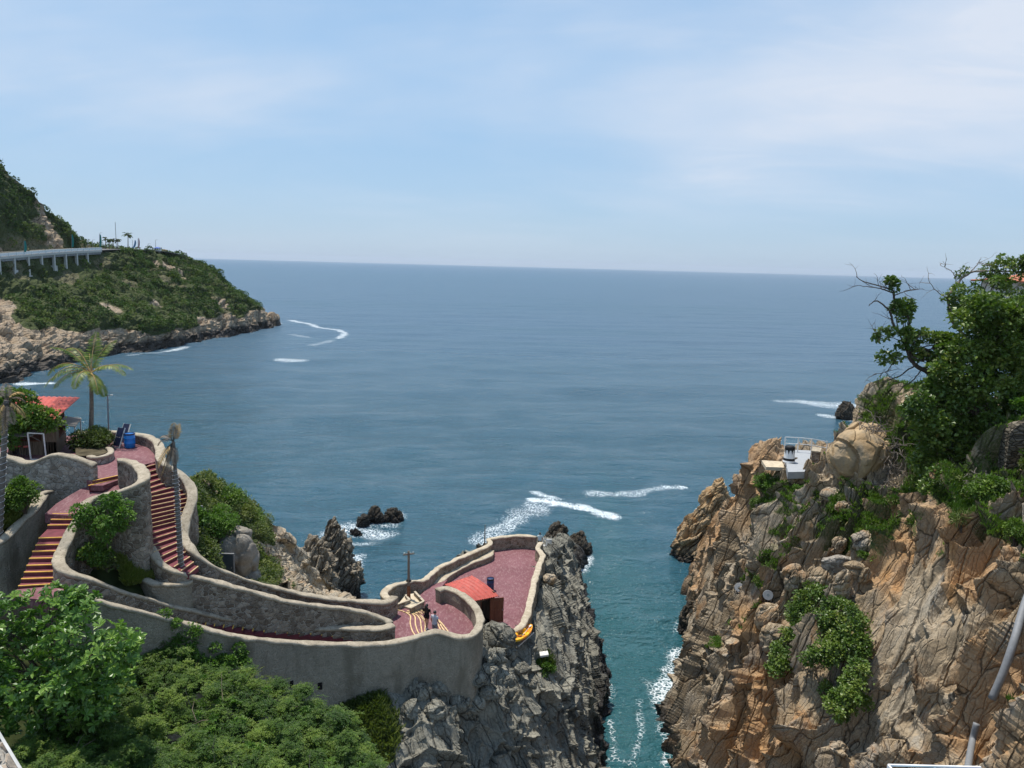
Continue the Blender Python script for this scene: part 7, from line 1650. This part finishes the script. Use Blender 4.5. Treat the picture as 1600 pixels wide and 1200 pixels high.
for a in range(4): an = a * 1.57 + .78; m.bar(np.array((c[0] + 1.7 * math.cos(an), c[1] + 1.7 * math.sin(an), q0[2])), np.array((c[0] + 1.7 * math.cos(an), c[1] + 1.7 * math.sin(an), c[2] + .1)), .14)
m.build('post', M['white'], gz); MB().box((c[0], c[1], q0[2] + .6), (2.6, 2.6, 1.2)).build('stall_counter', M['dirty_white'], gz)
def far_palm(label, px, pyb, pyt, Y, L, seed, n=12):
    gg = np.random.default_rng(seed); b_, t = hp(px, pyb + 3, Y), hp(px, pyt, Y); th = thing('fan_palm', label, 'palm', b_, 'palms on the headland'); MB().tube([b_, t], [.26, .16], 7).build('trunk', M['palm_bark'], th)
    for k in range(n): frond(th, t, 2 * math.pi * k / n + gg.random() * .4, gg.uniform(-.3, 1.2), L * gg.uniform(.85, 1.1), 1.9, gg, M['lf_hill'], L * .3, 9, .22)
far_palm('tallest headland palm with a round crown, standing apart on the right', 200, 390, 368, 365, 3.4, 1)
far_palm('short headland palm at the left of the palm cluster', 165, 390, 374, 356, 2.3, 2)
far_palm('headland palm in the middle of the cluster left of the mast', 171, 390, 375.5, 358, 2.1, 3)
far_palm('slim headland palm directly left of the mast', 176.5, 390, 375, 360, 2.0, 4)
far_palm('headland palm directly right of the tall mast', 184, 390, 376, 362, 2.3, 5)
bush('round dark tree at the end of the hill above the headland road', hp(118, 374, 340), (2.1, 2.0, 1.9), M['lf_hill'], .8, .6, 20, 0.9, 34, 301, 'tree', 'round_tree')
# ------------------------------------------------------------------ people: one skinned body each, with hair and clothes as parts
def body_mesh(name, joints, edges, mat, parent, sub=2):
    """joints: name -> (point, radius); the surface grows round the skeleton"""
    bm = bmesh.new(); lay = bm.verts.layers.skin.verify(); vs = {}
    org = np.array(wloc(parent))
    for k, (p, r) in joints.items():
        v = bm.verts.new(Vector([float(c) for c in np.array(p) - org])); rr = r if isinstance(r, tuple) else (r, r); v[lay].radius = rr; vs[k] = v
        v[lay].use_root = (k == 'pelvis')
    for a, b_ in edges: bm.edges.new((vs[a], vs[b_]))
    me = bpy.data.meshes.new(name); bm.to_mesh(me); bm.free(); me.materials.append(mat)
    o = bpy.data.objects.new(name, me); COL.objects.link(o); o.parent = parent
    sk = o.modifiers.new('skin', 'SKIN'); sk.use_smooth_shade = True; sk.branch_smoothing = .4
    ss = o.modifiers.new('sub', 'SUBSURF'); ss.levels = sub; ss.render_levels = sub
    return o
def loft_tube(name, secs, mat, parent, n=18):
    """secs: (centre, half width vector, half depth vector)"""
    rows = []
    for c, a, b_ in secs: rows.append([np.array(c) + np.array(a) * math.cos(2 * math.pi * k / n) + np.array(b_) * math.sin(2 * math.pi * k / n) for k in range(n)])
    g_ = cr(np.array(rows), len(rows) * 4); f_ = grid_faces(len(g_), n, True)
    o = raw_mesh(name, g_.reshape(-1, 3), list(f_.ravel()) + list(range(n)) + [(len(g_) - 1) * n + i for i in range(n)], [4] * len(f_) + [n, n], mat, parent, True); bm_fix(o); return o
def person(label, base, face, h, pose, wear, seed=0):
    base = np.array(base, float); th = thing('person', label, 'person', base)
    fw = unit(np.array((math.sin(face), math.cos(face), 0))); rt = np.array((fw[1], -fw[0], 0)); up = np.array((0, 0, 1.0))
    k = h / 1.7; pt = lambda r, f_, z: base + (rt * r + fw * f_ + up * z) * k
    J, E = {}, []
    J['pelvis'] = (pt(0, 0, .95), (.125 * k, .10 * k)); J['waist'] = (pt(0, 0, 1.08), (.115 * k, .09 * k)); J['chest'] = (pt(0, .01, 1.27), (.145 * k, .10 * k)); J['upper'] = (pt(0, 0, 1.38), (.12 * k, .085 * k)); J['neck'] = (pt(0, .01, 1.47), .052 * k)
    J['jaw'] = (pt(0, .035, 1.53), .064 * k); J['head'] = (pt(0, .02, 1.60), .088 * k); J['crown'] = (pt(0, .01, 1.66), .070 * k); J['nose'] = (pt(0, .118, 1.575), .011 * k)
    E += [('pelvis', 'waist'), ('waist', 'chest'), ('chest', 'upper'), ('upper', 'neck'), ('neck', 'jaw'), ('jaw', 'head'), ('head', 'crown'), ('head', 'nose')]
    for s_, sg in (('l', -1), ('r', 1)):
        ps = pose[s_]
        J[s_ + 'ear'] = (pt(sg * .092, .01, 1.575), .012 * k); E.append(('head', s_ + 'ear'))
        J[s_ + 'hip'] = (pt(sg * .09, 0, .90), .088 * k); J[s_ + 'knee'] = (pt(*ps['knee']), .058 * k); J[s_ + 'calf'] = ((pt(*ps['knee']) * .62 + pt(*ps['ankle']) * .38 - fw * .012), .052 * k); J[s_ + 'ankle'] = (pt(*ps['ankle']), .036 * k); J[s_ + 'toe'] = (pt(ps['ankle'][0], ps['ankle'][1] + .15, max(.03, ps['ankle'][2] - .055)), .032 * k)
        J[s_ + 'sho'] = (pt(sg * .185, 0, 1.395), .055 * k); J[s_ + 'elb'] = (pt(*ps['elbow']), .040 * k); J[s_ + 'wri'] = (pt(*ps['wrist']), .027 * k)
        w = pt(*ps['wrist']); d = unit(w - pt(*ps['elbow'])); side = rt * -sg; fdir = unit(d + fw * .15); pl = w + d * .075 * k; J[s_ + 'palm'] = (pl, (.036 * k, .017 * k))
        E += [('pelvis', s_ + 'hip'), (s_ + 'hip', s_ + 'knee'), (s_ + 'knee', s_ + 'calf'), (s_ + 'calf', s_ + 'ankle'), (s_ + 'ankle', s_ + 'toe'), ('upper', s_ + 'sho'), (s_ + 'sho', s_ + 'elb'), (s_ + 'elb', s_ + 'wri'), (s_ + 'wri', s_ + 'palm')]
        for i in range(4):
            q = pl + fw * (.027 - .018 * i) * k + d * .02 * k; ln = (.072, .08, .074, .058)[i] * k; n1_, n2_ = f'{s_}f{i}', f'{s_}g{i}'
            J[n1_] = (q + d * ln * .5, .0085 * k); J[n2_] = (q + d * ln * .9 + side * ln * .35, .0075 * k); E += [(s_ + 'palm', n1_), (n1_, n2_)]
        J[s_ + 'th'] = (w + d * .05 * k + fw * .05 * k, .010 * k); J[s_ + 'th2'] = (w + d * .085 * k + fw * .062 * k + side * .01, .0085 * k); E += [(s_ + 'wri', s_ + 'th'), (s_ + 'th', s_ + 'th2')]
    body_mesh('body', J, E, M['skin'], th)
    # hair
    hc = pt(0, .005, 1.61); R = np.array((.104, .112, .118)) * k; n, mm = 22, 30; thv = np.linspace(.02, 1.75, n)[:, None]; ph = np.linspace(0, 2 * math.pi, mm, endpoint=False)[None]
    lim = np.where(np.sin(ph) > .35, .62, 1.0 if wear['hair'] == 'short' else 1.12); a = thv * lim
    e = np.stack([np.sin(a) * np.cos(ph), np.sin(a) * np.sin(ph), np.cos(a) * np.ones_like(ph)], -1)
    g_ = hc + (e[..., :1] * rt * R[0] + e[..., 1:2] * fw * R[1] + e[..., 2:] * up * R[2]); f_ = grid_faces(n, mm, True)
    o = raw_mesh('hair', g_.reshape(-1, 3), list(f_.ravel()) + list(range(mm)), [4] * len(f_) + [mm], M['hair'], th, True); md = o.modifiers.new('s', 'SOLIDIFY'); md.thickness = .012; bm_fix(o)
    if wear['hair'] == 'long': loft_tube('long_hair', [(pt(0, -.07, 1.64), rt * .085 * k, fw * .05 * k), (pt(0, -.10, 1.5), rt * .12 * k, fw * .055 * k), (pt(0, -.125, 1.33), rt * .125 * k, fw * .045 * k), (pt(0, -.12, 1.18), rt * .08 * k, fw * .03 * k)], M['hair'], th)
    # eyes and mouth
    m = MB()
    for sg in (-1, 1): m.lathe(pt(sg * .034, .098, 1.60), [(0, -.008), (.010, 0), (0, .008)], 8, fw)
    m.build('eye', M['black'], th); MB().box(pt(0, .098, 1.525), (.042 * k, .012, .010), rt, fw).build('mouth', M['roof_tile'], th)
    # clothes
    tm = M[wear['top']]
    loft_tube('top', [(pt(0, 0, wear.get('hem', .90)), rt * .185 * k, fw * .135 * k), (pt(0, 0, 1.08), rt * .168 * k, fw * .125 * k), (pt(0, .01, 1.27), rt * .195 * k, fw * .137 * k), (pt(0, 0, 1.40), rt * .185 * k, fw * .11 * k), (pt(0, 0, 1.455), rt * .075 * k, fw * .07 * k)], tm, th)
    for s_, sg in (('l', -1), ('r', 1)):
        sh, el = pt(sg * .165, 0, 1.405), pt(*pose[s_]['elbow']); d = unit(el - sh); b1 = unit(np.cross(d, fw)); b2 = np.cross(d, b1); L2 = np.linalg.norm(el - sh) * wear.get('sleeve', .62)
        loft_tube('sleeve', [(sh, b1 * .072 * k, b2 * .072 * k), (sh + d * L2 * .5, b1 * .072 * k, b2 * .070 * k), (sh + d * L2, b1 * .066 * k, b2 * .064 * k)], tm, th, 12)
        hp_, kn = pt(sg * .09, 0, .93), pt(*pose[s_]['knee']); d = unit(kn - hp_); b1 = unit(np.cross(d, fw)); b2 = np.cross(d, b1); L2 = np.linalg.norm(kn - hp_) * wear.get('leg', .8)
        loft_tube('short_leg', [(hp_, b1 * .108 * k, b2 * .115 * k), (hp_ + d * L2 * .5, b1 * .10 * k, b2 * .105 * k), (hp_ + d * L2, b1 * .095 * k, b2 * .098 * k)], M[wear['bottom']], th, 14)
        a = pt(*pose[s_]['ankle']); zf_ = a[2] - .062 * k; q = np.array((a[0], a[1], max(zf_, base[2] + .004))) + fw * .055 * k
        MB().box(q + (0, 0, .028), (.095 * k, .25 * k, .055), rt, fw).build('shoe', M[wear['shoe']], th, False, .015)
    return th
def arms(l, r): return l, r
WALK = {'l': dict(knee=(-.10, .10, .50), ankle=(-.09, .12, .085), elbow=(-.25, -.06, 1.12), wrist=(-.24, .02, .88)), 'r': dict(knee=(.10, -.02, .49), ankle=(.09, -.20, .12), elbow=(.25, .04, 1.12), wrist=(.22, .22, 1.02))}
STAND = {'l': dict(knee=(-.10, .03, .49), ankle=(-.11, 0, .085), elbow=(-.26, -.02, 1.12), wrist=(-.25, .06, .87)), 'r': dict(knee=(.10, .03, .49), ankle=(.11, .02, .085), elbow=(.26, -.03, 1.12), wrist=(.24, .16, .93))}
person('woman with long dark hair in a black top and black shorts on the terrace steps', U(666.5, 982.5, 16.0), .35, 1.62, WALK, dict(hair='long', top='black_cloth', bottom='black_cloth', shoe='shoe', hem=.86, leg=.42))
person('man in a light grey shirt beside the woman, seen from behind over the wall', U(679, 996, 16.0), .55, 1.70, STAND, dict(hair='short', top='shirt_grey', bottom='shorts_grey', shoe='black', hem=.84))
person('person in a pale aqua shirt at the far corner of the red plaza', U(843, 858.5, 13.0), .2, 1.62, STAND, dict(hair='short', top='shirt_aqua', bottom='black_cloth', shoe='black', leg=.9))
bq = U(616, 921, 15.6); bq = P(616, 914, bq[1] / S + .5)
person('dark haired person standing outside the wall hook with only the head showing', bq - (0, 0, 1.55), .1, 1.65, STAND, dict(hair='short', top='black_cloth', bottom='black_cloth', shoe='black'))
MB().box(bq - (0, 0, 1.62), (1.4, 1.0, .12)).build('outcrop', M['rock_left']); bpy.data.objects['outcrop']['kind'] = 'structure'

# ------------------------------------------------------------------ haze: one closed box of thin air round everything
hz = MB().box((0, 14000, 98), (60000, 32000, 204)).build('haze', bpy.data.materials.new('haze_air')); tag(hz, kind='stuff')
hm = hz.data.materials[0]; hm.use_nodes = True; hm.node_tree.nodes.clear()
ho = hm.node_tree.nodes.new('ShaderNodeOutputMaterial'); hv = hm.node_tree.nodes.new('ShaderNodeVolumePrincipled')
hv.inputs['Color'].default_value = (0.80, 0.88, 1.0, 1); hv.inputs['Density'].default_value = 3e-5; hv.inputs['Anisotropy'].default_value = 0.2
hm.node_tree.links.new(hv.outputs[0], ho.inputs['Volume'])
